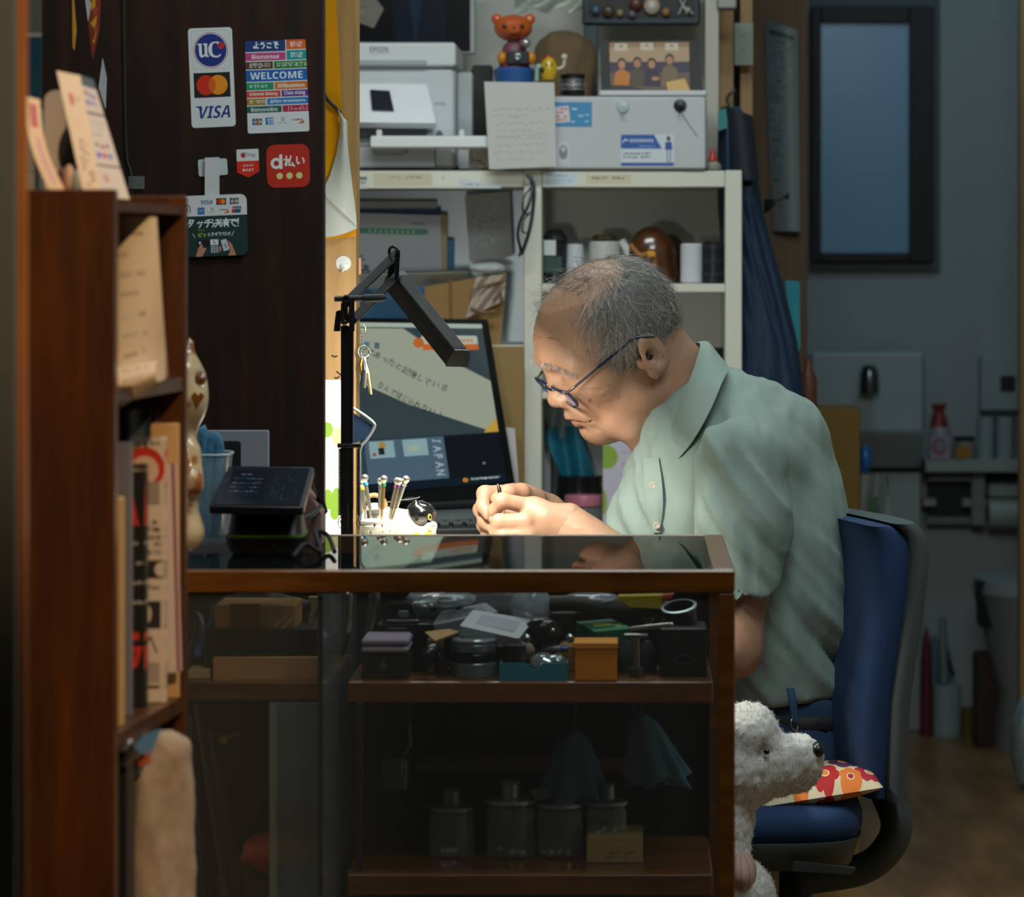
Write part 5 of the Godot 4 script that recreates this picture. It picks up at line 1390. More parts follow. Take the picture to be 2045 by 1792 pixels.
# ---------------------------------------------------------------- the wash room seen through the opening, the coats before it
func build_toilet_room() -> void:
	var d := 9.0
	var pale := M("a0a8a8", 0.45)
	# washstand
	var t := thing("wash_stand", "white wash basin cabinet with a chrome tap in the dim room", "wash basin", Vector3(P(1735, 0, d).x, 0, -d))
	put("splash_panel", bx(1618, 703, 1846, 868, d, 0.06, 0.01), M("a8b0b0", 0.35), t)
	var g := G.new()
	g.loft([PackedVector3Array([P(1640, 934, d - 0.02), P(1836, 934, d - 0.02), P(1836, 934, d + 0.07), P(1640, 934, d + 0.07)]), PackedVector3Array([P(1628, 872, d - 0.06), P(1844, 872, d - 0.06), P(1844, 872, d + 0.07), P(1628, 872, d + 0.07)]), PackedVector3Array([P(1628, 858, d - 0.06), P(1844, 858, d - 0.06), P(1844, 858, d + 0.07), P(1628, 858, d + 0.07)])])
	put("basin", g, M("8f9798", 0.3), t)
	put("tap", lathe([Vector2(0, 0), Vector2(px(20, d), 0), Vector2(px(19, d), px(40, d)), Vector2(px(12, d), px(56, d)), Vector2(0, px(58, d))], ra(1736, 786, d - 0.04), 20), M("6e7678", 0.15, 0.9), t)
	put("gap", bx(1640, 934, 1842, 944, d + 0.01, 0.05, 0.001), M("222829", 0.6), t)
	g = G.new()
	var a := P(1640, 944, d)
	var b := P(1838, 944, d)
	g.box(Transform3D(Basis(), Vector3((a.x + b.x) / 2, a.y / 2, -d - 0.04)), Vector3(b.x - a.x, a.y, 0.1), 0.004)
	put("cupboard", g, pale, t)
	put("handle", bx(1782, 954, 1807, 990, d - 0.004, 0.02, 0.003), M("5c6666", 0.4), t)
	lone("hand_towel_rod", "dark bar leaning inside the wash room below the sink", "rod", tube([P(1880, 1265, 8.98), P(1903, 1350, 8.98), P(1904, 1352, 8.98)], 0.006), M("2c3230", 0.6))
	# shelf with bottle and pot
	d = 8.96
	t = thing("wall_shelf", "white wall shelf carrying a red topped bottle in the wash room", "shelf", P(1945, 945, d))
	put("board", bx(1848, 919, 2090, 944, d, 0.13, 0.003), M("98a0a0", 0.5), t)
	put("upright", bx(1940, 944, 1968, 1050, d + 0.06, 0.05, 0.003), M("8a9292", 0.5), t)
	d = 8.99
	t = thing("spray_bottle", "white bottle with a pink print and red top on the shelf", "bottle", P(1876, 919, d))
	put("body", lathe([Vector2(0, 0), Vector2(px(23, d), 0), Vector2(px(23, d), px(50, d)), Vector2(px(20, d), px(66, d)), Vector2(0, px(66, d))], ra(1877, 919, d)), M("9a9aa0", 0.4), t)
	put("top", lathe([Vector2(0, 0), Vector2(px(19, d), 0), Vector2(px(16, d), px(20, d)), Vector2(px(10, d), px(34, d)), Vector2(px(16, d), px(46, d)), Vector2(px(14, d), px(50, d)), Vector2(0, px(50, d))], ra(1875, 856, d)), M("8a2f28", 0.4), t)
	var c := Cv.new(40, 50, 3, H("9a9aa0"))
	c.ell(18, 22, 16, 20, H("94586c"))
	c.ell(20, 20, 9, 11, H("7f909c"))
	put("label", cd(R4(1858, 872, 1897, 918, d - 0.031), 0.001), printed(c.tex()), t)
	t = thing("cream_pot", "small pot with a dark lid and yellow label on the shelf", "pot", P(1925, 919, d))
	put("body", lathe([Vector2(0, 0), Vector2(px(21, d), 0), Vector2(px(21, d), px(38, d)), Vector2(0, px(38, d))], ra(1926, 919, d)), M("8c8c86", 0.4), t)
	put("lid", lathe([Vector2(0, 0), Vector2(px(21, d), 0), Vector2(px(21, d), px(9, d)), Vector2(0, px(10, d))], ra(1926, 881, d)), M("221a1c", 0.4), t)
	put("label", bx(1910, 893, 1936, 917, d - 0.028, 0.002, 0.0005), M("a87410", 0.5), t)
	for k in 3:
		lone("white_roll", ["leftmost of the three white tubes beside the yellow labelled pot", "middle of the three white tubes beside the yellow labelled pot", "rightmost of the three white tubes beside the yellow labelled pot"][k], "roll", lathe([Vector2(0, 0), Vector2(px(17, d), 0), Vector2(px(17, d), px(86, d)), Vector2(0, px(86, d))], ra(1968 + k * 38, 919, d), 20), M("98a2a4", 0.5), "white tubes on the wash room shelf")
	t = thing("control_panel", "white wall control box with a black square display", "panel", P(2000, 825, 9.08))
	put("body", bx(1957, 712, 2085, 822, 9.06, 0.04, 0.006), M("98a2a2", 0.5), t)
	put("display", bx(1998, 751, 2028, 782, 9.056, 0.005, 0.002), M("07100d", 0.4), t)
	lone("dark_ledge", "dark ledge under the white wall control box", "ledge", bx(1962, 822, 2085, 838, 9.05, 0.05, 0.002), M("2e3432", 0.6))
	# paper holder
	t = thing("paper_holder", "white toilet paper holder brackets under the wall shelf", "holder", P(1900, 1100, 9.06))
	put("bracket", bx(1853, 948, 1945, 962, 9.03, 0.06, 0.003), M("949c9c", 0.5), t)
	put("bracket", bx(1842, 996, 1870, 1012, 9.03, 0.06, 0.003), M("a4acac", 0.5), t)
	put("bracket", bx(1922, 996, 1972, 1013, 9.03, 0.06, 0.003), M("a4acac", 0.5), t)
	put("back_plate", bx(1852, 962, 1944, 1030, 9.07, 0.02, 0.003), M("2c3230", 0.7), t)
	put("lower_plate", bx(1850, 1032, 1950, 1048, 9.05, 0.04, 0.003), M("7f8888", 0.5), t)
	t = thing("toilet_roll", "toilet paper roll in a white covered holder at the right edge", "toilet roll", P(2010, 1060, 9.02))
	put("roll", lathe([Vector2(0, -0.06), Vector2(0.045, -0.06), Vector2(0.045, 0.06), Vector2(0, 0.06)], Transform3D(Basis(Vector3.BACK, PI / 2), P(2020, 1020, 9.03)), 24), M("a8b4ae", 0.8), t)
	put("cover", bx(1972, 966, 2080, 996, 8.98, 0.1, 0.01), M("8f9a9a", 0.4), t)
	put("mount", bx(1975, 950, 2080, 966, 9.04, 0.05, 0.002), M("15191a", 0.6), t)
	# toilet and what stands on the floor
	d = 8.7
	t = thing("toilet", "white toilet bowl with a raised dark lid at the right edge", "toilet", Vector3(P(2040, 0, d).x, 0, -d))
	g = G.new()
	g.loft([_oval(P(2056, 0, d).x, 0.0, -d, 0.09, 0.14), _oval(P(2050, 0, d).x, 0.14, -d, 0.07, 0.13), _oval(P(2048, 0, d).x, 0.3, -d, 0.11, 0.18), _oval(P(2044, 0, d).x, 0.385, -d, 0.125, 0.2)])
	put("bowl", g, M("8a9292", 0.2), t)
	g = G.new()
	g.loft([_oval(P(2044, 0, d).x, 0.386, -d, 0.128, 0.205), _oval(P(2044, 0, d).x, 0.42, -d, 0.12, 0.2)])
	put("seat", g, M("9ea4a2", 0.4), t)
	d = 8.9
	lone("dark_bag", "dark cloth bag hanging before the toilet in the wash room", "bag", cd(Q4([[1950, 1162], [1982, 1162], [1998, 1255], [1955, 1255]], 8.6), 0.05, 0.01), M("10181a", 0.8))
	lone("pink_brush", "dark pink cleaning brush standing on the wash room floor", "brush", lathe([Vector2(0, 0), Vector2(0.015, 0), Vector2(0.016, 0.1), Vector2(0.01, 0.24), Vector2(0.004, 0.27), Vector2(0, 0.28)], Transform3D(Basis(), Vector3(P(1850, 0, d).x, 0, -d)), 16), M("6a1c30", 0.5))
	t = thing("white_vase", "tall white container standing on the wash room floor", "container", Vector3(P(1891, 0, d).x, 0, -d))
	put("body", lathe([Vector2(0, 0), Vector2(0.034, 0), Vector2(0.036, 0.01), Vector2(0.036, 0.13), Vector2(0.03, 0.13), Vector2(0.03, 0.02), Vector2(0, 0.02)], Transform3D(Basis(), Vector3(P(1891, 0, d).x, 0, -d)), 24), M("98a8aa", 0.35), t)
	put("stick", tube([Vector3(P(1888, 0, d).x, 0.02, -d), Vector3(P(1882, 0, d).x, 0.3, -d)], 0.01), M("7c8c90", 0.5), t)
	lone("blue_sponge", "pale blue sponge brush standing beside the pink one", "brush", lathe([Vector2(0, 0), Vector2(0.018, 0), Vector2(0.02, 0.13), Vector2(0.008, 0.24), Vector2(0, 0.25)], Transform3D(Basis(), Vector3(P(1866, 0, 8.97).x, 0, -8.97)), 16), M("55707a", 0.6))
	lone("yellow_can", "short dark yellow can beside the white container on the floor", "can", lathe([Vector2(0, 0), Vector2(px(14, d), 0), Vector2(px(14, d), px(58, d)), Vector2(0, px(58, d))], Transform3D(Basis(), Vector3(P(1934, 0, d).x, 0, -d)), 20), M("6a5a16", 0.4))
	lone("brown_bin", "dark brown box shaped bin on the wash room floor", "bin", floor_box(1948, 2016, 1306, 8.7, 0.08), M("2f1a0c", 0.5))
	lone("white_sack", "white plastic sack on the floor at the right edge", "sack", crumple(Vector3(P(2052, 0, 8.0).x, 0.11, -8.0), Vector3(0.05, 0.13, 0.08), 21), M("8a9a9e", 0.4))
	lone("white_box", "small white box on the brown bin", "box", bx(1977, 1258, 2005, 1305, 8.72, 0.05, 0.004), M("6f7a7a", 0.5))
	# cardboard and bags behind the chair
	lone("cardboard_box", "tall brown cardboard box standing behind the blue chair", "cardboard box", floor_box(1606, 1718, 816, 7.0, 0.2), M("7d622a", 0.8))
	g = G.new()
	g.ball(P(1614, 768, 7.06), Vector3(px(13, 7), px(46, 7), 0.012), Basis(), 16)
	lone("bottle", "small orange and blue bottle on the tall cardboard box", "bottle", lathe([Vector2(0, 0), Vector2(px(18, 7), 0), Vector2(px(18, 7), px(60, 7)), Vector2(px(8, 7), px(80, 7)), Vector2(px(8, 7), px(100, 7)), Vector2(0, px(100, 7))], ra(1614, 816, 7.08), 18), M("7a4a36", 0.4))
	t = thing("shopping_bag", "pale plastic shopping bag with a blue top hanging right of the cardboard box", "bag", P(1745, 1080, 7.06))
	g = G.new()
	var q := Q4([[1712, 946], [1772, 950], [1780, 1075], [1712, 1080]], 7.06)
	g.sheet(func(u: float, v: float) -> Vector3: return q[0].lerp(q[1], u).lerp(q[3].lerp(q[2], u), v) + Vector3(0, 0, 0.015 * sin(u * 7.0 + v * 2.0)), 12, 8, 0.01)
	put("bag", g, M("7c8682", 0.5), t)
	put("top", crumple(P(1728, 918, 7.06), Vector3(0.018, 0.036, 0.02), 5), M("1a5a9c", 0.4), t)
	put("print", bx(1738, 992, 1752, 1022, 7.035, 0.003, 0.001), M("2f5a2a", 0.5), t)
	# notices on the partition
	var c2 := Cv.new(66, 420, 3, H("7f8a90"))
	c2.rect(8, 16, 50, 10, H("4a545a"))
	c2.lines(8, 34, 50, 36, 10, H("5a646a"), rng, 0.55)
	q = Q4([[1528, 40], [1592, 62], [1597, 462], [1545, 462]], 7.185)
	g = G.new()
	g.sheet(func(u: float, v: float) -> Vector3: return q[0].lerp(q[1], u).lerp(q[3].lerp(q[2], u), v) + Vector3(0.012 * sin(v * PI * 0.9) * (1.0 - u) * -0.2, 0, 0.03 * sin(u * 2.2)), 8, 10, 0.001)
	lone("notice", "long printed notice curling on the brown partition", "notice", g, printed(c2.tex()))
	c2 = Cv.new(36, 84, 3, H("8f9a8c"))
	c2.strokes("~2457 4682", 8, 16, 18, 1.2, H("6a7468"))
	c2.strokes("~2457 4682", 8, 44, 18, 1.2, H("6a7468"))
	lone("paper_note", "pale green paper note pinned across the tan boards", "paper", cd(R4(1467, 46, 1504, 130, 6.59), 0.001), printed(c2.tex()))
	# the hanging coat
	d = 6.3
	t = thing("coat", "long navy blue coat hanging beside the white cabinet", "coat", P(1520, 900, d))
	g = G.new()
	var edge := [[1440, 1478, 214], [1434, 1502, 250], [1432, 1510, 330], [1434, 1524, 420], [1440, 1545, 500], [1446, 1570, 590], [1452, 1592, 680], [1456, 1606, 780], [1460, 1614, 900], [1462, 1620, 1010]]
	var rows := []
	for e in edge:
		var row := PackedVector3Array()
		var x0: float = e[0]
		var x1: float = e[1]
		for k in 48:
			var an := TAU * k / 48
			var fx := (x0 + x1) / 2 + (x1 - x0) / 2 * cos(an)
			var dep := 0.05 + 0.012 * sin(fx * 0.13 + e[2] * 0.004) + 0.008 * sin(fx * 0.31 - e[2] * 0.006)
			row.append(P(fx, e[2], d) + Vector3(0, 0, dep * sin(an) * (1.0 if e[2] > 240 else 0.5)))
		rows.append(row)
	rows.reverse()
	g.loft(rows)
	put("body", g, M("0e2944", 0.6, 0.0, {"rim": 0.2}), t)
	g = G.new()
	g.sheet(func(u: float, v: float) -> Vector3:
		var x := lerpf(lerpf(1452, 1470, v), lerpf(1500, 1514, v), u)
		return P(x, lerpf(212, 360, v) + 20 * u * (1.0 - v), d - 0.06 - 0.014 * sin(u * PI)), 10, 10, 0.006)
	put("lapel", g, M("0d1a26", 0.7), t)
	g = G.new()
	g.sheet(func(u: float, v: float) -> Vector3: return P(lerpf(1434, 1462, u), lerpf(222, 262, v) - 10 * u, d - 0.055), 4, 4, 0.004)
	put("lining", g, M("2a7a80", 0.6), t)
	put("loop", tube(curve([P(1456, 214, d), P(1452, 196, d + 0.02), P(1462, 184, d + 0.06), P(1466, 180, d + 0.27)]), 0.003), M("3a3c38", 0.5), t)
	g = G.new()
	g.sheet(func(u: float, v: float) -> Vector3: return P(lerpf(1528, 1574, u), lerpf(398, 376 + 10 * u, v) + 50 * v * (1.0 - u), 6.33) + Vector3(0, 0, 0.02 * sin(u * PI)), 8, 6, 0.004)
	lone("cap", "black cap brim sticking out behind the navy coat", "cap", g, M("0c1012", 0.7))
	lone("cyan_bag", "bright cyan bag edge hanging behind the navy coat", "bag", cd(Q4([[1568, 560], [1597, 562], [1598, 700], [1580, 700]], 6.5), 0.02, 0.004), M("1f8ca0", 0.5))

func _oval(x: float, y: float, z: float, rx: float, rz: float) -> PackedVector3Array:
	var r := PackedVector3Array()
	for k in 24:
		r.append(Vector3(x + cos(TAU * k / 24) * rx, y, z + sin(TAU * k / 24) * rz))
	return r

func floor_box(x0: float, x1: float, y: float, d: float, deep: float) -> G:
	var a := P(x0, y, d)
	var b := P(x1, y, d)
	var g := G.new()
	g.box(Transform3D(Basis(), Vector3((a.x + b.x) / 2, a.y / 2, -d - deep / 2)), Vector3(b.x - a.x, a.y, deep), 0.004)
	return g

# ---------------------------------------------------------------- the blue office chair and its cushion
func build_chair() -> void:
	var t := thing("office_chair", "blue upholstered office chair with a grey plastic shell", "chair", Vector3(P(1600, 0, 4.6).x, 0, -4.62))
	var blue := M("0e3058", 0.85, 0.0, {"rim": 0.35, "bump": ["weave", 0.06, 14.0]})
	var grey := M("3f4848", 0.5)
	# the backrest: outline of its near edge, from the photograph, running back and to the left behind the man
	var along := Vector3(-0.28, 0, -0.96)
	var out := Vector3(-0.96, 0, 0.28)  # its front
	var prof := [[1772, 1596, 0.40], [1768, 1560, 0.42], [1770, 1480, 0.43], [1774, 1400, 0.43], [1786, 1320, 0.43], [1799, 1240, 0.43], [1808, 1160, 0.42], [1812, 1105, 0.41], [1806, 1078, 0.385], [1795, 1062, 0.36], [1780, 1052, 0.33]]
	var pad := []
	var shell := []
	var d := 4.50
	for k in prof.size():
		var e: Array = prof[k]
		var p := P(e[0], e[1], d)
		var w: float = e[2]
		var edge := clampf(minf(k, prof.size() - 1 - k) / 2.0, 0.0, 1.0)
		var th := 0.018 + 0.014 * edge
		var row := PackedVector3Array()
		var row2 := PackedVector3Array()
		for s in 28:
			var a := TAU * s / 28
			var cx := signf(cos(a)) * pow(absf(cos(a)), 0.45)
			var cy := signf(sin(a)) * pow(absf(sin(a)), 0.6)
			row.append(p + along * (w / 2 + cx * w / 2) + out * (cy * th + 0.012 * pow(cx, 2.0)))
			row2.append(p + along * (w / 2 + cx * (w / 2 + 0.012)) + out * (-0.03 + cy * 0.02 + 0.014 * pow(cx, 2.0)) + Vector3(0, 0.004 * (k - prof.size() / 2.0) / 5.0, 0))
		pad.append(row)
		shell.append(row2)
	var g := G.new()
	g.loft(pad)
	put("backrest", g, blue, t)
	g = G.new()
	g.loft(shell)
	put("back_shell", g, grey, t)
	# the seat pad and pan: rounded slabs with their right end at x 1730
	var slabr := func(x0: float, x1: float, y: float, z0: float, z1: float) -> PackedVector3Array:
		var row := PackedVector3Array()
		var a := P(x0, y, 4.42)
		var b := P(x1, y, 4.42)
		for s in 40:
			var an := TAU * s / 40
			var cx := signf(cos(an)) * pow(absf(cos(an)), 0.35)
			var cz := signf(sin(an)) * pow(absf(sin(an)), 0.35)
			row.append(Vector3((a.x + b.x) / 2 + (b.x - a.x) / 2 * cx, a.y, (z0 + z1) / 2 + (z1 - z0) / 2 * cz))
		return row
	g = G.new()
	g.loft([slabr.call(1010, 1724, 1684, -4.84, -4.41), slabr.call(1000, 1733, 1664, -4.85, -4.40), slabr.call(1000, 1733, 1640, -4.85, -4.40), slabr.call(1010, 1722, 1620, -4.84, -4.41), slabr.call(1030, 1700, 1608, -4.81, -4.44), slabr.call(1060, 1670, 1604, -4.78, -4.47)])
	put("seat", g, blue, t)
	g = G.new()
	g.loft([slabr.call(1150, 1700, 1755, -4.78, -4.47), slabr.call(1020, 1712, 1738, -4.84, -4.41), slabr.call(1005, 1727, 1690, -4.85, -4.40), slabr.call(1005, 1730, 1682, -4.85, -4.40)])
	put("seat_pan", g, grey, t)
	var mid := Vector3(P(1590, 0, 4.6).x, 0, -4.62)
	put("bracket", tube(curve([P(1788, 1560, 4.58) + Vector3(-0.02, 0, -0.06), P(1790, 1640, 4.6), P(1770, 1700, 4.6), P(1715, 1738, 4.61), P(1600, 1757, 4.62)], 8), [0.02] + range(31).map(func(_k): return 0.021) + [0.02], 12), grey, t)
	put("lever", cd(Q4([[1585, 1722], [1712, 1735], [1700, 1748], [1580, 1740]], 4.395), 0.012, 0.004), M("2c3434", 0.5), t)
	put("column", lathe([Vector2(0, 0.1), Vector2(0.028, 0.1), Vector2(0.028, 0.3), Vector2(0.022, 0.3), Vector2(0.022, 0.42), Vector2(0, 0.42)], Transform3D(Basis(), mid), 24), M("14181a", 0.4, 0.3), t)
	for k in 5:
		var a := TAU * k / 5 + 0.3
		var e := mid + Vector3(cos(a) * 0.3, 0.07, sin(a) * 0.3)
		put("foot", tube([mid + Vector3(0, 0.12, 0), mid.lerp(e, 0.5) + Vector3(0, 0.07, 0), e], [0.026, 0.02, 0.016], 10), M("1a1e20", 0.5), t)
		put("caster", lathe([Vector2(0, -0.02), Vector2(0.026, -0.02), Vector2(0.028, 0), Vector2(0.026, 0.02), Vector2(0, 0.02)], Transform3D(Basis(Vector3(cos(a), 0, sin(a)), PI / 2), e + Vector3(0, -0.042, 0)), 20), M("101214", 0.5), t)
	# the flowered cushion
	var c := Cv.new(240, 120, 4, H("cfc0a0"))
	var flower := func(x: float, y: float, r: float, hex: String, mid_hex: String) -> void:
		for k in 6:
			var a := k * TAU / 6 + x
			c.ell(x + cos(a) * r * 0.6, y + sin(a) * r * 0.55, r * 0.46, r * 0.42, H(hex))
		c.ell(x, y, r * 0.5, r * 0.45, H(hex))
		c.ell(x, y, r * 0.34, r * 0.3, H("d8ccb0"))
		c.ell(x, y, r * 0.25, r * 0.22, H(mid_hex))
	for e in [[30, 30, 26, "a81c24", "e08a30"], [78, 22, 22, "d8762c", "b01c20"], [120, 60, 26, "b01c1c", "e8902c"], [160, 22, 24, "b41c34", "d8a060"], [185, 66, 25, "5a2c50", "e08430"], [222, 30, 26, "dc8038", "b41c18"], [70, 82, 24, "5a1420", "c06a28"], [20, 90, 24, "d8762c", "a81c24"], [150, 100, 22, "b01c1c", "e08430"], [222, 95, 22, "a81c34", "d8a060"], [110, 108, 16, "d8762c", "8a1c20"], [100, 44, 15, "d8762c", "a81c24"], [142, 62, 14, "d8863c", "7a1c30"], [205, 58, 15, "c8341c", "e0a040"], [190, 108, 18, "d8762c", "a81c24"], [48, 62, 16, "b01c1c", "e8902c"]]:
		flower.call(e[0], e[1], e[2], e[3], e[4])
	var tl := P(1440, 1552, 4.43)
	var rows := []
	g = G.new()
	var corner := [P(1455, 1585, 4.80), P(1735, 1540, 4.70), P(1764, 1573, 4.43), P(1462, 1622, 4.43)]
	for f in 2:
		var v0 := g.v.size()
		var j0 := g.i.size()
		for b in 21:
			for a in 31:
				var u := a / 30.0
				var v := b / 20.0
				var p: Vector3 = corner[0].lerp(corner[1], u).lerp(corner[3].lerp(corner[2], u), v)
				var puff := pow(maxf(16.0 * u * (1 - u) * v * (1 - v), 0.0), 0.42)
				g.pt(p + Vector3(0, (0.036 if f == 0 else -0.016) * puff, 0.01 * puff * (2.0 * v - 1.0)), Vector3.UP, Vector2(u, v))
		for b in 20:
			for a in 30:
				var k := v0 + b * 31 + a
				if f == 0:
					g.tri(k, k + 31, k + 32)
					g.tri(k, k + 32, k + 1)
				else:
					g.tri(k, k + 32, k + 31)
					g.tri(k, k + 1, k + 32)
		g.smooth(v0, j0)
	lone("cushion", "flat cushion with big red orange and purple flowers on the chair", "cushion", g, printed(c.tex(), 0.8))

# ---------------------------------------------------------------- the man
var hF: Vector3
var hU: Vector3
var hS: Vector3
var hO: Vector3

func X(f: float, u: float, s: float) -> Vector3:
	return hO + hF * f + hU * u + hS * s

func build_person() -> void:
	var skin := M("ffffff", 0.48, 0.0, {"tint": 1, "sss": 0.1, "spec": 0.45})
	hO = P(1252, 694, 4.73)
	var pitch := deg_to_rad(28)
	var fwd := Vector3(-cos(pitch), -sin(pitch), 0)
	var up := Vector3(-sin(pitch), cos(pitch), 0)
	var side := Vector3(0, 0, 1)
	var yaw := Basis(Vector3.UP, deg_to_rad(15))
	hF = yaw * fwd
	hU = yaw * up
	hS = yaw * side
	var roll := deg_to_rad(9)
	var u2 := hU * cos(roll) + hS * sin(roll)
	hS = hS * cos(roll) - hU * sin(roll)
	hU = u2
	var HB := Basis(hF, hU, hS)

	var g := G.new()
	var tone := func(p: Vector3, _n: Vector3) -> Color:
		var base := Color(0.325, 0.182, 0.116)
		var q := mnoise.get_noise_3dv(p * 1.0)
		var s := mnoise.get_noise_3dv(p * 5.0)
		return base * (1.0 + 0.10 * q + 0.05 * s) + Color(0.03, -0.005, -0.005) * q
	mnoise.frequency = 14.0
	mnoise.fractal_octaves = 4
	# --- head, face and neck
	var s := Sdf.new()
	s.ell(X(0.010, 0.043, 0), Vector3(0.090, 0.085, 0.072), HB, 0.01)
	s.ell(X(0.050, 0.045, 0), Vector3(0.062, 0.055, 0.060), HB, 0.03)
	s.ell(X(0.058, -0.020, 0), Vector3(0.050, 0.066, 0.054), HB, 0.03)
	s.cap(X(0.015, -0.055, 0.046), X(0.080, -0.080, 0.012), 0.020, 0.016, 0.03)
	s.cap(X(0.015, -0.055, -0.046), X(0.080, -0.080, -0.012), 0.020, 0.016, 0.03)
	s.ell(X(0.0865, -0.077, 0), Vector3(0.0165, 0.015, 0.020), HB, 0.016)
	for e in [-1.0, 1.0]:
		s.ell(X(0.072, -0.006, 0.043 * e), Vector3(0.026, 0.021, 0.019), HB, 0.022)
		s.cap(X(0.104, 0.039, 0.012 * e), X(0.088, 0.027, 0.048 * e), 0.012, 0.011, 0.014)
		s.ell(X(0.114, 0.017, 0.033 * e), Vector3(0.020, 0.011, 0.019), HB, 0.014, true)
		s.ell(X(0.0885, 0.0160, 0.032 * e), Vector3(0.0155, 0.0125, 0.0165), HB, 0.006)
		s.cap(X(0.101, 0.003, 0.018 * e), X(0.094, 0.004, 0.043 * e), 0.005, 0.004, 0.012)
	# nose
	s.cap(X(0.107, 0.016, 0), X(0.1165, -0.012, 0), 0.0085, 0.0105, 0.012)
	s.ell(X(0.1165, -0.0160, 0), Vector3(0.0118, 0.0108, 0.0125), HB, 0.008)
	for e in [-1.0, 1.0]:
		s.ell(X(0.1095, -0.0205, 0.0125 * e), Vector3(0.0105, 0.0075, 0.0065), HB, 0.006)
		s.ell(X(0.116, -0.0275, 0.0065 * e), Vector3(0.004, 0.003, 0.003), HB, 0.003, true)
	# mouth: barrel, lips, the line between them, folds beside it
	s.ell(X(0.0935, -0.042, 0), Vector3(0.018, 0.022, 0.030), HB, 0.016)
	s.cap(X(0.1105, -0.0445, 0), X(0.0965, -0.0500, 0.024), 0.0062, 0.003, 0.006)
	s.cap(X(0.1105, -0.0445, 0), X(0.0965, -0.0500, -0.024), 0.0062, 0.003, 0.006)
	s.cap(X(0.1035, -0.0565, 0), X(0.096, -0.0550, 0.020), 0.0062, 0.003, 0.006)
	s.cap(X(0.1035, -0.0565, 0), X(0.096, -0.0550, -0.020), 0.0062, 0.003, 0.006)
	for e in [-1.0, 1.0]:
		s.cap(X(0.1165, -0.0508, 0), X(0.1025, -0.0522, 0.020 * e), 0.0021, 0.0019, 0.003, true)
		s.cap(X(0.1025, -0.0522, 0.020 * e), X(0.0930, -0.0565, 0.029 * e), 0.0017, 0.0014, 0.003, true)
		s.cap(X(0.112, -0.022, 0.021 * e), X(0.1015, -0.040, 0.033 * e), 0.0016, 0.0016, 0.006, true)
		s.cap(X(0.1015, -0.040, 0.033 * e), X(0.087, -0.067, 0.038 * e), 0.0016, 0.0012, 0.006, true)
		s.cap(X(0.088, -0.002, 0.050 * e), X(0.100, -0.006, 0.026 * e), 0.001, 0.001, 0.005, true)
		s.cap(X(0.094, -0.069, 0.030 * e), X(0.070, -0.083, 0.044 * e), 0.0012, 0.0012, 0.006, true)
		s.ell(X(0.062, -0.076, 0.036 * e), Vector3(0.022, 0.018, 0.016), HB, 0.014)
	s.cap(X(0.103, -0.066, -0.012), X(0.103, -0.066, 0.012), 0.0025, 0.0025, 0.008, true)
	for e in [[0.066, 0.0], [0.076, 0.002], [0.086, 0.006]]:  # lines on the forehead
		s.cap(X(0.109 - e[1], e[0], 0.0), X(0.090, e[0] - 0.004, 0.046), 0.0008, 0.0006, 0.004, true)
		s.cap(X(0.109 - e[1], e[0], 0.0), X(0.090, e[0] - 0.004, -0.046), 0.0008, 0.0006, 0.004, true)
	# under the chin and the neck
	s.cap(X(0.064, -0.078, 0), X(0.012, -0.076, 0), 0.024, 0.034, 0.02)
	var nape := P(1405, 830, 4.76)
	s.cap(X(-0.020, -0.012, 0), nape, 0.055, 0.058, 0.03)
	s.cap(X(0.012, -0.060, 0), P(1352, 868, 4.76), 0.046, 0.05, 0.03)
	s.cap(P(1262, 866, 4.70), P(1300, 905, 4.73), 0.012, 0.02, 0.02)
	for e in [0.018, 0.030, 0.042]:  # creases of the jowl
		s.cap(X(e + 0.02, -0.088, 0.042), X(e + 0.012, -0.108, 0.030), 0.001, 0.001, 0.004, true)
	# ears
	for e in [-1.0, 1.0]:
		var eb := HB * Basis(Vector3.FORWARD, 0.18) * Basis(Vector3.UP, -0.42 * e)
		var eo := X(-0.012, 0.000, 0.0755 * e)
		s.ell(eo, Vector3(0.0205, 0.031, 0.0065), eb, 0.004)
		s.ell(X(-0.002, -0.022, 0.074 * e), Vector3(0.010, 0.014, 0.006), eb, 0.006)
		s.ell(eo + hS * 0.0085 * e + hU * -0.002 + hF * 0.002, Vector3(0.0135, 0.0215, 0.0066), eb, 0.003, true)
		s.ell(eo + hS * 0.004 * e + hU * -0.004 + hF * 0.005, Vector3(0.0085, 0.0115, 0.0072), eb, 0.003, true)
		s.cap(eo + hS * 0.0065 * e + eb * Vector3(-0.010, 0.018, 0), eo + hS * 0.0055 * e + eb * Vector3(-0.008, -0.010, 0), 0.0030, 0.0024, 0.003)
		s.ell(X(0.009, -0.006, 0.0735 * e), Vector3(0.006, 0.008, 0.006), HB, 0.005)
	var mole := [[1178, 800, 0.0030], [1218, 770, 0.0013], [1235, 795, 0.0012], [1292, 827, 0.0013], [1252, 735, 0.0013], [1203, 735, 0.0011], [1262, 783, 0.0010], [1227, 743, 0.0010], [1196, 812, 0.0012]]
	var spots := []
	for e in mole:
		spots.append([e[0], e[1], e[2]])
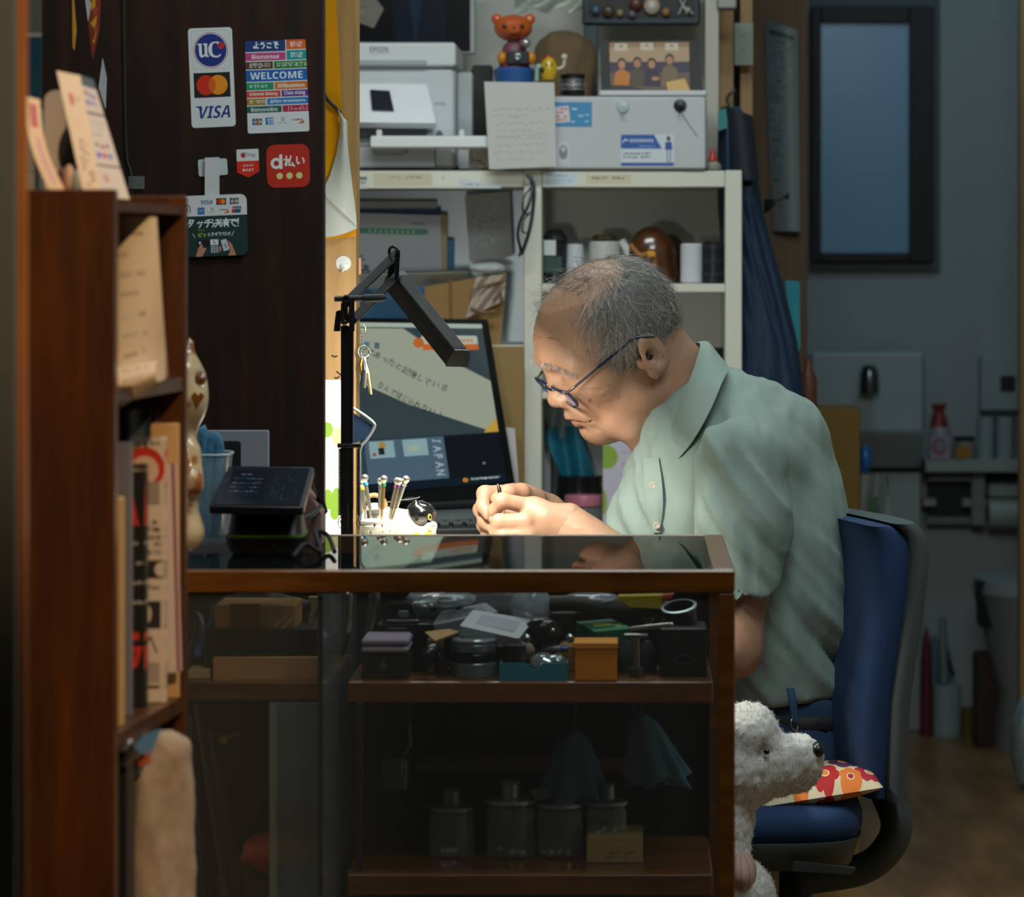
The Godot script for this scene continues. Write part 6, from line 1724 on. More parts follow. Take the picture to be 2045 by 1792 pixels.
	var face_tone := func(p: Vector3, n: Vector3) -> Color:
		var c: Color = tone.call(p, n)
		var q := p - hO
		var f := q.dot(hF)
		var u := q.dot(hU)
		var e := absf(q.dot(hS))
		if u < -0.046 and u > -0.0575 and e < 0.024 and f > 0.098:
			c = c * Color(0.92, 0.78, 0.78)
		var ink := Vector2(-p.x / p.z * F + CX, (EYE - p.y) / -p.z * F + HY) if q.dot(hS) > 0 else Vector2.ZERO
		for m in spots:
			var dd := Vector2(m[0], m[1]).distance_to(ink) / F * 4.65
			c = c.lerp(Color(0.10, 0.05, 0.035), clampf(1.0 - (dd - m[2] * 0.5) / (m[2] * 0.6), 0.0, 0.75))
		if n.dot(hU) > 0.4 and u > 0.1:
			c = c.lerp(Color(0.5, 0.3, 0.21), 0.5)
		return c
	s.skin(g, P(1020, 930, 4.89), P(1460, 500, 4.58), 0.0022, null, face_tone)
	# --- trunk, thighs and arms under the clothes, one continuous field
	s = Sdf.new()
	s.chain([P(1570, 1440, 4.76), P(1510, 1180, 4.76), P(1450, 960, 4.76), P(1405, 850, 4.76)], [0.10, 0.10, 0.10, 0.06], 0.05)
	s.chain([P(1345, 1000, 4.76), P(1510, 1180, 4.76)], [0.04, 0.06], 0.05)
	var sh_n := P(1482, 925, 4.59)
	var el_n := P(1462, 1295, 4.52)
	var wr_n := P(1132, 1044, 4.57)
	s.chain([P(1440, 900, 4.7), sh_n, P(1478, 1120, 4.55), el_n], [0.05, 0.046, 0.043, 0.037], 0.03)
	s.chain([el_n, el_n.lerp(wr_n, 0.3), wr_n], [0.036, 0.041, 0.0265], 0.02)
	var sh_f := P(1430, 905, 4.94)
	var el_f := P(1290, 1230, 5.00)
	var wr_f := P(1092, 1024, 4.72)
	s.chain([P(1430, 900, 4.8), sh_f, el_f], [0.05, 0.046, 0.037], 0.03)
	s.chain([el_f, el_f.lerp(wr_f, 0.3), wr_f], [0.036, 0.041, 0.0265], 0.02)
	s.skin(g, P(1060, 1560, 5.1), P(1720, 800, 4.44), 0.01, null, tone)
	# --- near (left) hand
	var hand := func(wrist: Vector3, palm: Array, chains: Array) -> void:
		var h := Sdf.new()
		h.cap(wrist, palm[0], 0.0262, 0.020, 0.02)
		for k in range(0, palm.size() - 1):
			h.cap(palm[k], palm[k + 1], 0.0165, 0.014, 0.012)
		var lo := wrist
		var hi := wrist
		for q in chains:
			var pts := []
			var rr := []
			for e in q:
				pts.append(P(e[0], e[1], e[2]))
				rr.append(e[3])
				lo = lo.min(pts[-1])
				hi = hi.max(pts[-1])
			for k in pts.size() - 1:
				h.cap(pts[k], pts[k + 1], rr[k], rr[k + 1], 0.005 if k > 0 else 0.008)
		h.skin(g, lo - Vector3.ONE * 0.045, hi + Vector3.ONE * 0.045, 0.0021, null, tone)
	hand.call(wr_n, [P(1092, 1036, 4.565), P(1068, 1022, 4.57), P(1058, 1052, 4.56)], [
		[[1080, 1026, 4.57, 0.014], [1064, 1013, 4.572, 0.0112], [1003, 1000, 4.558, 0.0098], [987, 1020, 4.566, 0.0082], [984, 1035, 4.572, 0.0068]],
		[[1075, 1044, 4.56, 0.014], [1050, 1041, 4.548, 0.0112], [997, 1042, 4.545, 0.0098], [990, 1060, 4.552, 0.0084], [996, 1074, 4.562, 0.0070]],
		[[1078, 1060, 4.56, 0.013], [1056, 1066, 4.548, 0.0105], [1004, 1070, 4.545, 0.0092], [999, 1088, 4.552, 0.0080], [1008, 1098, 4.562, 0.0066]],
		[[1085, 1072, 4.565, 0.012], [1066, 1086, 4.555, 0.0092], [1024, 1092, 4.552, 0.0080], [1020, 1106, 4.558, 0.0070], [1028, 1114, 4.565, 0.0060]],
		[[1100, 1026, 4.585, 0.0135], [1068, 1018, 4.606, 0.0115], [1034, 1021, 4.612, 0.0100], [1008, 1026, 4.604, 0.0082]]])
	hand.call(wr_f, [P(1062, 1004, 4.69), P(1040, 992, 4.672), P(1044, 1022, 4.68)], [
		[[1052, 998, 4.675, 0.0140], [1024, 985, 4.655, 0.0120], [968, 986, 4.632, 0.0102], [964, 1010, 4.618, 0.0086], [975, 1028, 4.606, 0.0070]],
		[[1052, 1014, 4.68, 0.0135], [1016, 1010, 4.664, 0.0115], [960, 1018, 4.642, 0.0098], [967, 1040, 4.626, 0.0084], [980, 1053, 4.614, 0.0068]],
		[[1054, 1030, 4.685, 0.0130], [1020, 1036, 4.672, 0.0108], [966, 1048, 4.652, 0.0092], [974, 1068, 4.634, 0.0080], [988, 1078, 4.62, 0.0066]],
		[[1058, 1044, 4.69, 0.0120], [1030, 1060, 4.68, 0.0095], [984, 1076, 4.66, 0.0082], [990, 1092, 4.642, 0.0072], [1000, 1100, 4.63, 0.0062]],
		[[1070, 1000, 4.675, 0.0135], [1040, 984, 4.642, 0.0118], [1014, 984, 4.622, 0.0104], [992, 996, 4.606, 0.0084]]])
	var person := thing("person", "seated elderly man in a sage green polo shirt bending over small work", "person", Vector3(P(1560, 0, 4.76).x, 0.0, -4.76))
	put("body", g, skin, person)
	for e in [[984, 1037, 4.563], [996, 1072, 4.552]]:
		var ng := G.new()
		ng.ball(P(e[0], e[1] - 3, e[2]), Vector3(0.0042, 0.0052, 0.0018), Basis(Vector3.UP, 0.3), 12)
		put("fingernail", ng, M("c99a84", 0.25), person)
	build_shirt(person)
	build_hair(person, HB)
	build_spectacles()
	# trousers, belt, shoes
	s = Sdf.new()
	s.cap(P(1575, 1480, 4.70), P(1560, 1400, 4.70), 0.118, 0.112, 0.05)
	s.cap(P(1575, 1480, 4.83), P(1560, 1400, 4.83), 0.118, 0.112, 0.05)
	for e in [[4.67, 4.63], [4.86, 4.90]]:
		s.chain([P(1570, 1500, e[0]), P(1210, 1510, e[1]), P(1230, 2000, e[1]), P(1225, 2270, e[1])], [0.092, 0.068, 0.055, 0.045], 0.04)
	s.plane(P(1570, 1372, 4.7), Vector3(0.08, 1, 0), 0.004)
	g = G.new()
	s.skin(g, P(1060, 2380, 5.02), P(1720, 1360, 4.52), 0.011, func(p: Vector3, _n: Vector3) -> float: return 0.003 * sin(p.y * 70.0 + p.x * 30.0))
	put("jeans", g, M("15324f", 0.9, 0.0, {"rim": 0.15, "bump": ["fine", 0.08, 16.0]}), person)
	s = Sdf.new()
	s.cap(P(1568, 1436, 4.70), P(1562, 1410, 4.70), 0.1225, 0.119, 0.05)
	s.cap(P(1568, 1436, 4.83), P(1562, 1410, 4.83), 0.1225, 0.119, 0.05)
	s.plane(P(1570, 1402, 4.7), Vector3(0.09, 1, 0), 0.003)
	s.plane(P(1570, 1440, 4.7), Vector3(-0.09, -1, 0), 0.003)
	g = G.new()
	s.skin(g, P(1370, 1470, 5.02), P(1760, 1370, 4.55), 0.008)
	put("belt", g, M("0c0f14", 0.7), person)
	var lp := G.new()
	lp.tube(curve([P(1578, 1376, 4.562), P(1583, 1400, 4.552), P(1588, 1440, 4.552)]), 0.0055, 8, 0.4)
	put("belt_loop", lp, M("1e4058", 0.85), person)
	for e in [4.63, 4.90]:
		s = Sdf.new()
		s.cap(P(1225, 0, e).lerp(P(1225, 0, e), 1.0) * Vector3(1, 0, 1) + Vector3(0.01, 0.045, 0), Vector3(P(1225, 0, e).x - 0.16, 0.035, -e), 0.045, 0.036, 0.03)
		s.plane(Vector3(0, 0.003, -e), Vector3.DOWN)
		g = G.new()
		s.skin(g, Vector3(P(1225, 0, e).x - 0.22, -0.01, -e - 0.07), Vector3(P(1225, 0, e).x + 0.08, 0.11, -e + 0.07), 0.008)
		put("shoe", g, M("1c1814", 0.5), person)
	# the clip on the belt loop and the tool in the hands
	lone("key_clip", "small silver clip hanging from the man's belt loop", "clip", tube(curve([P(1586, 1432, 4.545), P(1580, 1440, 4.54), P(1581, 1452, 4.54), P(1590, 1462, 4.54), P(1594, 1452, 4.54), P(1586, 1470, 4.54), P(1598, 1478, 4.545)], 5), 0.0011, 6), M("b8babc", 0.2, 1.0))
	lone("tweezers", "thin dark metal tool tip standing up between the man's fingers", "tool", tube([P(1000, 1012, 4.585), P(999, 992, 4.587), P(997, 976, 4.589), P(994, 967, 4.59)], [0.0016, 0.0030, 0.0026, 0.0012], 10, true), M("4a3a34", 0.25, 0.8))

var mnoise := FastNoiseLite.new()

var shirt_pts := PackedVector3Array()

# the point of the cloth under a pixel, lifted a little towards the eye
func hit(x: float, y: float, lift: float) -> Vector3:
	var eye := Vector3(0, EYE, 0)
	var dir := eye.direction_to(P(x, y, 4.6))
	var best := 9.0
	for p in shirt_pts:
		var q := p - eye
		var along := q.dot(dir)
		if along < best and (q - dir * along).length_squared() < 3e-5:
			best = along
	return eye + dir * (best - lift)

func build_shirt(person: Node3D) -> void:
	var cloth := M("7a8c85", 0.85, 0.0, {"rim": 0.25, "bump": ["weave", 0.03, 22.0]})
	var nz := FastNoiseLite.new()
	nz.seed = 3
	nz.frequency = 1.0
	nz.fractal_octaves = 2
	var folds := func(p: Vector3, n: Vector3) -> float:
		# long drapes running from the shoulder down to the back of the waist
		var down := clampf((1.02 - p.y) / 0.35, 0.0, 1.0)
		var a := p.x * 0.80 + p.y * 0.60
		var b := -p.x * 0.60 + p.y * 0.80
		var q := nz.get_noise_3d(a * 26.0 + p.z * 6.0, b * 3.0, p.z * 5.0)
		var r := 0.4 + 1.5 * q * absf(q) + 0.5 * q
		var front := nz.get_noise_3d(p.x * 22.0, p.y * 4.0 + 9.0, p.z * 12.0)
		return 0.014 * (r - 0.4) * (0.25 + 0.75 * down) * smoothstep(-0.2, 0.6, n.z + 0.3) * smoothstep(0.60, 0.66, p.y) + 0.005 * front
	var s := Sdf.new()
	var zs := [4.69, 4.86]
	for z in zs:
		s.chain([P(1560, 1440, z), P(1542, 1300, z), P(1518, 1180, z), P(1486, 1040, z)], [0.100, 0.106, 0.114, 0.113], 0.06)
		s.chain([P(1472, 1040, z), P(1446, 950, z), P(1420, 900, 4.76 + (z - 4.76) * 0.6)], [0.112, 0.100, 0.082], 0.06)
		s.chain([P(1385, 1060, z), P(1405, 980, 4.76 + (z - 4.76) * 0.8), P(1398, 900, 4.76 + (z - 4.76) * 0.5)], [0.098, 0.080, 0.062], 0.05)
		s.chain([P(1385, 1060, z), P(1430, 1200, z), P(1500, 1420, z)], [0.098, 0.110, 0.095], 0.05)
	s.chain([P(1325, 965, 4.76), P(1330, 1080, 4.76)], [0.034, 0.05], 0.06)
	# shoulders
	s.cap(P(1462, 862, 4.70), P(1490, 915, 4.61), 0.068, 0.058, 0.04)
	s.cap(P(1420, 860, 4.84), P(1440, 905, 4.93), 0.070, 0.062, 0.05)
	s.cap(P(1420, 800, 4.76), P(1530, 905, 4.74), 0.045, 0.075, 0.05)
	s.cap(P(1530, 905, 4.74), P(1580, 1080, 4.74), 0.075, 0.07, 0.05)
	s.plane(P(1560, 1388, 4.7), Vector3(0.06, -1, 0), 0.006)
	s.cap(P(1395, 790, 4.76), P(1345, 880, 4.75), 0.056, 0.052, 0.012, true)
	var g := G.new()
	s.skin(g, P(1180, 1460, 5.05), P(1760, 720, 4.46), 0.006, folds)
	put("shirt", g, cloth, person)
	shirt_pts = g.v.duplicate()
	# sleeves, cut off square above the elbow
	var sleeve := func(a: Vector3, b: Vector3, c: Vector3, hem: Vector3, axis: Vector3, r: Array) -> void:
		var q := Sdf.new()
		q.chain([a, b, c], r, 0.03)
		q.plane(hem, axis, 0.002)
		var gg := G.new()
		q.skin(gg, a.min(c) - Vector3.ONE * 0.11, a.max(c) + Vector3.ONE * 0.11, 0.0045, folds)
		shirt_pts.append_array(gg.v)
		put("sleeve", gg, cloth, person)
		var ring := []
		var ax := axis.normalized()
		var sx := ax.cross(Vector3.BACK).normalized()
		var sy := sx.cross(ax)
		var e := 0.036
		for k in 25:
			ring.append(hem - ax * 0.012 + (sx * cos(TAU * k / 24) + sy * sin(TAU * k / 24)) * (r[2] * 0.985))
		var hg := G.new()
		hg.tube(ring, 0.0016, 6)
	sleeve.call(P(1482, 925, 4.57), P(1484, 1050, 4.54), P(1480, 1210, 4.525), P(1490, 1192, 4.52), Vector3(0.14, -1, 0), [0.060, 0.057, 0.0495])
	sleeve.call(P(1432, 905, 4.94), P(1380, 1050, 4.97), P(1335, 1150, 4.985), P(1345, 1130, 4.98), Vector3(-0.4, -1, 0), [0.058, 0.056, 0.05])
	# seams as raised cords
	var seam := []
	for e in [[1414, 985], [1416, 960], [1428, 932], [1450, 908], [1482, 895], [1512, 892], [1540, 910], [1560, 950], [1570, 1000], [1572, 1050]]:
		seam.append(hit(e[0], e[1], 0.0))
	# collar: a band folded over, from the far tip round the nape to the near tip
	var inner := [P(1284, 880, 4.80), P(1300, 850, 4.85), P(1330, 790, 4.875), P(1358, 730, 4.87), P(1384, 692, 4.82), P(1398, 688, 4.76), P(1396, 706, 4.69), P(1384, 744, 4.655), P(1366, 790, 4.64), P(1348, 842, 4.635), P(1326, 884, 4.645), P(1312, 908, 4.655)]
	var ridge := [P(1272, 872, 4.83), P(1292, 835, 4.88), P(1330, 770, 4.905), P(1362, 708, 4.895), P(1394, 682, 4.83), P(1414, 681, 4.76), P(1414, 700, 4.675), P(1402, 742, 4.635), P(1382, 794, 4.615), P(1360, 848, 4.61), P(1338, 888, 4.62), P(1318, 910, 4.635)]
	var outer := [P(1264, 872, 4.82), P(1278, 880, 4.88), P(1330, 830, 4.93), P(1380, 770, 4.93), P(1420, 730, 4.86), P(1440, 722, 4.76), P(1453, 736, 4.665), P(1440, 770, 4.61), P(1426, 806, 4.585), P(1404, 850, 4.572), P(1380, 888, 4.578), P(1357, 916, 4.588)]
	g = G.new()
	g.sheet(func(u: float, v: float) -> Vector3:
		var q := clampf(u, 0.0, 1.0) * 10.999
		var k := mini(int(q), 10)
		var f := q - k
		var a := _cub(inner, k, f)
		var b := _cub(ridge, k, f)
		var c := _cub(outer, k, f)
		return a.lerp(b, v).lerp(b.lerp(c, v), v) * 0.35 + (a.lerp(b, clampf(v * 2.0, 0.0, 1.0)) if v < 0.5 else b.lerp(c, clampf(v * 2.0 - 1.0, 0.0, 1.0))) * 0.65, 60, 14, 0.0028)
	put("collar", g, cloth, person)
	# undershirt, placket and buttons
	g = G.new()
	var sd := Sdf.new()
	sd.cap(P(1318, 884, 4.70), P(1298, 905, 4.74), 0.028, 0.02, 0.02)
	sd.cap(P(1340, 862, 4.74), P(1300, 892, 4.76), 0.05, 0.03, 0.02)
	sd.plane(P(1330, 868, 4.74), Vector3(-0.62, 0.78, 0), 0.004)
	sd.skin(g, P(1240, 960, 4.86), P(1420, 780, 4.62), 0.004)
	put("undershirt", g, M("b0aaa0", 0.85), person)
	g = G.new()
	var pa := []
	var pb := []
	for e in [[1286, 1316, 915], [1287, 1322, 960], [1293, 1324, 1010], [1302, 1318, 1064]]:
		pa.append(hit(e[0], e[2], 0.0015))
		pb.append(hit(e[1], e[2], 0.0015))
	g.sheet(func(u: float, v: float) -> Vector3:
		var q := clampf(v, 0.0, 1.0) * 2.999
		var k := mini(int(q), 2)
		return _cub(pa, k, q - k).lerp(_cub(pb, k, q - k), u) + Vector3(0, 0, 0.003 * sin(u * PI)), 6, 18, 0.002)
	put("placket", g, cloth, person)
	for e in [[1304, 970], [1312, 1050]]:
		put("button", lathe([Vector2(0, -0.0012), Vector2(0.0042, -0.001), Vector2(0.0045, 0.0006), Vector2(0.0032, 0.0010), Vector2(0.0030, 0.0004), Vector2(0, 0.0004)], Transform3D(Basis(Vector3.RIGHT, PI / 2) , hit(e[0], e[1], 0.0065)), 20), M("b8b4a4", 0.3), person)

func _cub(a: Array, k: int, f: float) -> Vector3:
	return a[k].cubic_interpolate(a[k + 1], a[maxi(k - 1, 0)], a[mini(k + 2, a.size() - 1)], f)

func build_hair(person: Node3D, HB: Basis) -> void:
	var o := X(0.010, 0.043, 0)
	var r := Vector3(0.090, 0.085, 0.072)
	# how much hair grows at that point of the skull (its own axes, f u s)
	var grows := func(q: Vector3) -> float:  # q: relative to hO
		var f := q.x
		var u := q.y
		var e := absf(q.z)
		var line := 0.064 - 3.0 * maxf(u - 0.080, 0.0) + 0.35 * minf(u - 0.04, 0.0)
		line = maxf(line, -0.05)
		var low := 0.012 + 0.55 * maxf(f - 0.015, 0.0) if f > -0.03 else lerpf(0.012, -0.052, clampf((-0.03 - f) / 0.03, 0.0, 1.0))
		return minf((line - f + 0.012 * mnoise.get_noise_3d(f * 5.0, u * 5.0, q.z * 5.0)) / 0.040, (u - low) / 0.014)
	var onskull := func(dir: Vector3, lift: float) -> Vector3:
		return Vector3(0.010, 0.043, 0) + dir * (r + Vector3.ONE * lift)
	var toW := func(q: Vector3) -> Vector3: return hO + HB * q
	var nz := FastNoiseLite.new()
	nz.frequency = 1.0
	# the soft mass under the strands
	var g := G.new()
	g.tinted = true
	var NU := 150
	var NV := 100
	var ids := PackedInt32Array()
	var keep := PackedFloat32Array()
	for b in NV + 1:
		var th := PI * b / NV
		for a in NU + 1:
			var ph := TAU * a / NU
			var dir := Vector3(cos(ph) * sin(th), cos(th), sin(ph) * sin(th))
			var q: Vector3 = onskull.call(dir, 0.0)
			var w: float = grows.call(q)
			var bump := 0.0015 * nz.get_noise_3d(q.x * 130.0, q.y * 50.0, q.z * 130.0)
			var lift: float = lerpf(-0.003, 0.0065, smoothstep(0.0, 1.6, w)) + bump * clampf(w, 0.0, 1.0)
			if dir.y > 0.72:
				lift *= 0.45
			ids.append(g.pt(toW.call(onskull.call(dir, lift))))
			g.c[-1] = Color(0.10, 0.095, 0.09)
			keep.append(w)
	for b in NV:
		for a in NU:
			var k := b * (NU + 1) + a
			if maxf(maxf(keep[k], keep[k + 1]), maxf(keep[k + NU + 1], keep[k + NU + 2])) > 0.25:
				g.tri(k, k + 1, k + NU + 2)
				g.tri(k, k + NU + 2, k + NU + 1)
	g.orient(0)
	g.smooth(0, 0)
	put("hair", g, M("ffffff", 0.7, 0.0, {"tint": 1}), person)
	# strands
	g = G.new()
	g.tinted = true
	var rr := RandomNumberGenerator.new()
	rr.seed = 5
	var strand := func(g: G, pts: Array, r0: float, col: Color) -> void:
		g.col = col
		var v0 := g.v.size()
		var m := pts.size()
		for k in m:
			var t: Vector3 = (pts[mini(k + 1, m - 1)] - pts[maxi(k - 1, 0)]).normalized()
			var sd := t.cross(Vector3(0.3, 0.5, 0.8)).normalized()
			var up := sd.cross(t)
			var rad := r0 * (1.0 - 0.75 * pow(float(k) / (m - 1), 2.0))
			for e in 3:
				var nn := sd * cos(TAU * e / 3) + up * sin(TAU * e / 3)
				g.pt(pts[k] + nn * rad, nn)
		for k in m - 1:
			for e in 3:
				var a := v0 + k * 3 + e
				var b := v0 + k * 3 + (e + 1) % 3
				g.tri(a, b + 3, b)
				g.tri(a, a + 3, b + 3)
	var made := 0
	var tries := 0
	while made < 12500 and tries < 140000:
		tries += 1
		var dir := Vector3(rr.randfn(), rr.randfn(), rr.randfn()).normalized()
		var q: Vector3 = onskull.call(dir, 0.001)
		var w: float = grows.call(q)
		if w < -0.7 or (w < 1.0 and rr.randf() > 0.5 + 0.5 * w):
			continue
		if dir.z < -0.75 and rr.randf() < 0.7:
			continue
		made += 1
		var sgn := signf(q.z) if q.z != 0 else 1.0
		# combed from the crown down and forwards at the temple, straight down at the back
		var back := clampf((0.03 - q.x) / 0.08, 0.0, 1.0)
		var grow := Vector3(lerpf(0.75, -0.55, back), -0.8, 0.15 * sgn)
		grow += Vector3(nz.get_noise_3dv(q * 40.0), 0.4 * nz.get_noise_3dv(q * 40.0 + Vector3(9, 0, 0)), 0.6 * nz.get_noise_3dv(q * 40.0 + Vector3(0, 9, 0))) * 1.1
		grow += Vector3(rr.randfn(), rr.randfn(), rr.randfn()) * 0.22
		var len := rr.randf_range(0.026, 0.058)
		if dir.y > 0.6:
			len *= 0.9
		var step := len / 6.0
		var p := q
		var pts := [toW.call(p)]
		var wild := rr.randf() < 0.10
		for k in 6:
			var n := ((p - Vector3(0.010, 0.043, 0)) / (r * r)).normalized()
			var t := (grow - n * grow.dot(n)).normalized()
			p += t * step + n * step * (0.35 if wild else 0.10)
			var c := Vector3(0.010, 0.043, 0)
			var k0 := ((p - c) / (r + Vector3.ONE * 0.002)).length()
			var lim := 1.0 + 0.02 * k / 6.0 + (0.09 if wild else 0.045) * rr.randf()
			if k0 < 1.0 or k0 > 1.0 + 0.16:
				p = c + (p - c) / k0 * lim
			grow += Vector3(rr.randfn(), rr.randfn() - 0.15, rr.randfn()) * (0.45 if wild else 0.24)
			if p.y < -0.055:
				break
			pts.append(toW.call(p))
		if pts.size() < 3:
			continue
		var pale := clampf(0.40 + 0.5 * nz.get_noise_3dv(q * 55.0) + 0.25 * rr.randfn() + 1.6 * (q.x + 0.0) + 0.8 * (q.y - 0.05), 0.0, 1.0)
		var v := lerpf(0.07, 0.8, pow(pale, 1.6))
		strand.call(g, pts, rr.randf_range(0.00012, 0.00024), Color(v * 1.04, v * 0.97, v * 0.88))
	# the thin hair over the bald front, combed and standing away
	for k in 620:
		var f := rr.randf_range(-0.045, 0.075)
		var e := rr.randf_range(-0.05, 0.05)
		var dir := Vector3(f / 0.09, 0.9, e / 0.072).normalized()
		var p: Vector3 = onskull.call(dir, 0.0005)
		var grow := Vector3(0.8, 0.25, rr.randf_range(-0.3, 0.6)) + Vector3(rr.randfn(), rr.randfn(), rr.randfn()) * 0.45
		if f < -0.01:
			grow.y += 0.3
		var pts := [toW.call(p)]
		var len := rr.randf_range(0.02, 0.055)
		var curl := Vector3(rr.randfn(), rr.randfn() - 0.5, rr.randfn()) * 0.45
		var fly := rr.randf() < 0.4
		for j in 9:
			grow = (grow.normalized() + curl * 0.35)
			var n := (p - Vector3(0.010, 0.043, 0)).normalized()
			if not fly:
				grow -= n * grow.dot(n) * 0.9
			p += grow.normalized() * len / 9.0
			var c := Vector3(0.010, 0.043, 0)
			var k0 := ((p - c) / (r + Vector3.ONE * 0.001)).length()
			if k0 < 1.0:
				p = c + (p - c) / k0
			pts.append(toW.call(p))
		var v := lerpf(0.04, 0.5, pow(rr.randf(), 1.6))
		strand.call(g, pts, rr.randf_range(0.0001, 0.00018), Color(v, v * 0.97, v * 0.93))
	# a tuft of curls before the far temple
	for k in 180:
		var p := Vector3(0.075 + rr.randfn() * 0.018, 0.105 + rr.randfn() * 0.012, -0.045 + rr.randfn() * 0.01)
		var c := Vector3(0.010, 0.043, 0)
		p = c + (p - c).normalized() * ((p - c).length() / ((p - c) / r).length())
		var grow := Vector3(0.6, 0.9, -0.3) + Vector3(rr.randfn(), rr.randfn(), rr.randfn()) * 0.5
		var axis := Vector3(rr.randfn(), rr.randfn(), rr.randfn()).normalized()
		var pts := [toW.call(p)]
		var len := rr.randf_range(0.02, 0.042)
		for j in 10:
			grow = grow.rotated(axis, 0.28)
			p += grow.normalized() * len / 10.0
			pts.append(toW.call(p))
		var v := lerpf(0.15, 0.6, rr.randf())
		strand.call(g, pts, rr.randf_range(0.00012, 0.0002), Color(v, v * 0.98, v * 0.95))
	put("hair_strands", g, M("ffffff", 0.45, 0.0, {"tint": 1}), person).set_meta("kind", "stuff")
	# eyebrows and lashes
	for sd in [1.0, -1.0]:
		g = G.new()
		g.tinted = true
		for k in 170:
			var u := rr.randf()
			var p := X(lerpf(0.1165, 0.0925, u * u), 0.0405 + 0.004 * sin(u * 2.4) - 0.022 * u * u + rr.randfn() * 0.0017, sd * lerpf(0.012, 0.056, u))
			var grow: Vector3 = (hS * sd * 0.9 + hF * 0.35 + hU * 0.25 + hU * rr.randfn() * 0.35 + hF * rr.randfn() * 0.3).normalized()
			var pts := [p]
			var len := rr.randf_range(0.006, 0.013)
			for j in 4:
				grow = (grow - hU * 0.16 + hF * 0.05).normalized()
				pts.append(pts[-1] + grow * len / 4.0)
			var v := lerpf(0.1, 0.55, rr.randf())
			strand.call(g, pts, 0.00019, Color(v, v, v * 0.98))
		put("eyebrow", g, M("ffffff", 0.5, 0.0, {"tint": 1}), person)
		g = G.new()
		g.tinted = true
		g.col = Color(0.03, 0.025, 0.022)
		var lid := []
		for j in 9:
			var u := j / 8.0
			lid.append(X(0.1025 - 0.007 * pow(u * 2.0 - 0.8, 2.0), 0.0095 - 0.0012 * sin(u * PI), sd * lerpf(0.020, 0.045, u)))
		g.tube(lid, 0.0007, 5)
		for k in 26:
			var u := rr.randf()
			var a: Vector3 = lid[int(u * 7.9)]
			strand.call(g, [a, a + hF * 0.0035 - hU * 0.001, a + hF * 0.006 - hU * 0.0035], 0.00014, Color(0.03, 0.025, 0.022))
		put("eyelashes", g, M("ffffff", 0.6, 0.0, {"tint": 1}), person)

func build_spectacles() -> void:
	var t := thing("spectacles", "dark blue framed reading glasses low on the man's nose", "spectacles", X(0.118, -0.03, 0))
	var blue := M("0d1c38", 0.2, 0.0, {"coat": 0.8})
	var fr := X(0.122, 0.007, 0)  # middle of the top bar
	var down := (hF * -0.30 - hU * 0.95).normalized()
	for sd in [1.0, -1.0]:
		var c: Vector3 = fr + hS * sd * 0.034 + down * 0.014 - hF * 0.003
		var ring := []
		var lens := PackedVector3Array()
		for k in 33:
			var a := TAU * k / 32
			var p: Vector3 = c + hS * signf(cos(a)) * pow(absf(cos(a)), 0.4) * 0.026 - down * signf(sin(a)) * pow(absf(sin(a)), 0.42) * 0.0155 - hF * 0.005 * pow(cos(a) * 0.5 + 0.5 * sd * cos(a), 2.0)
			ring.append(p)
			if k < 32:
				lens.append(p)
		var rim := put("rim", tube(ring, 0.0022, 8), blue, t)
		var g := G.new()
		var inner := PackedVector3Array()
		for p in lens:
			inner.append(p + hF * 0.001)
		var mid := Vector3.ZERO
		for p in lens:
			mid += p / 32.0
		for k in 32:
			g.quad(lens[k], lens[(k + 1) % 32], mid, mid)
		put("lens", g, glass(0.3, "a8a8c8", 0.03), rim)
		# hinge piece and temple
		var h0: Vector3 = fr + hS * sd * 0.060 - hF * 0.006 + down * 0.002
		var h1: Vector3 = fr + hS * sd * 0.066 - hF * 0.014
		var ear := X(0.004, 0.031, 0.078 * sd)
		put("hinge", tube([h0, h1, h1.lerp(ear, 0.09)], 0.0019, 8), M("4a4640", 0.3, 0.6), t)
		put("temple", tube([h1.lerp(ear, 0.06), h1.lerp(ear, 0.45)], 0.0017, 8), M("4a5464", 0.25, 0.6), t)
		put("temple", tube(curve([h1.lerp(ear, 0.43), h1.lerp(ear, 0.8), ear, X(-0.022, 0.020, 0.080 * sd)]), 0.0019, 8), blue, t)
		put("nose_pad", tube(curve([fr + hS * sd * 0.012 + down * 0.006, fr + hS * sd * 0.009 - hF * 0.009 + down * 0.008, fr + hS * sd * 0.0105 - hF * 0.008 + down * 0.014]), 0.0007, 6), M("8a8068", 0.3, 0.6), t)
	put("bridge", tube(curve([fr + hS * 0.010 + down * 0.004, fr + hF * 0.002 + down * 0.001, fr - hS * 0.010 + down * 0.004]), 0.0018, 8), blue, t)

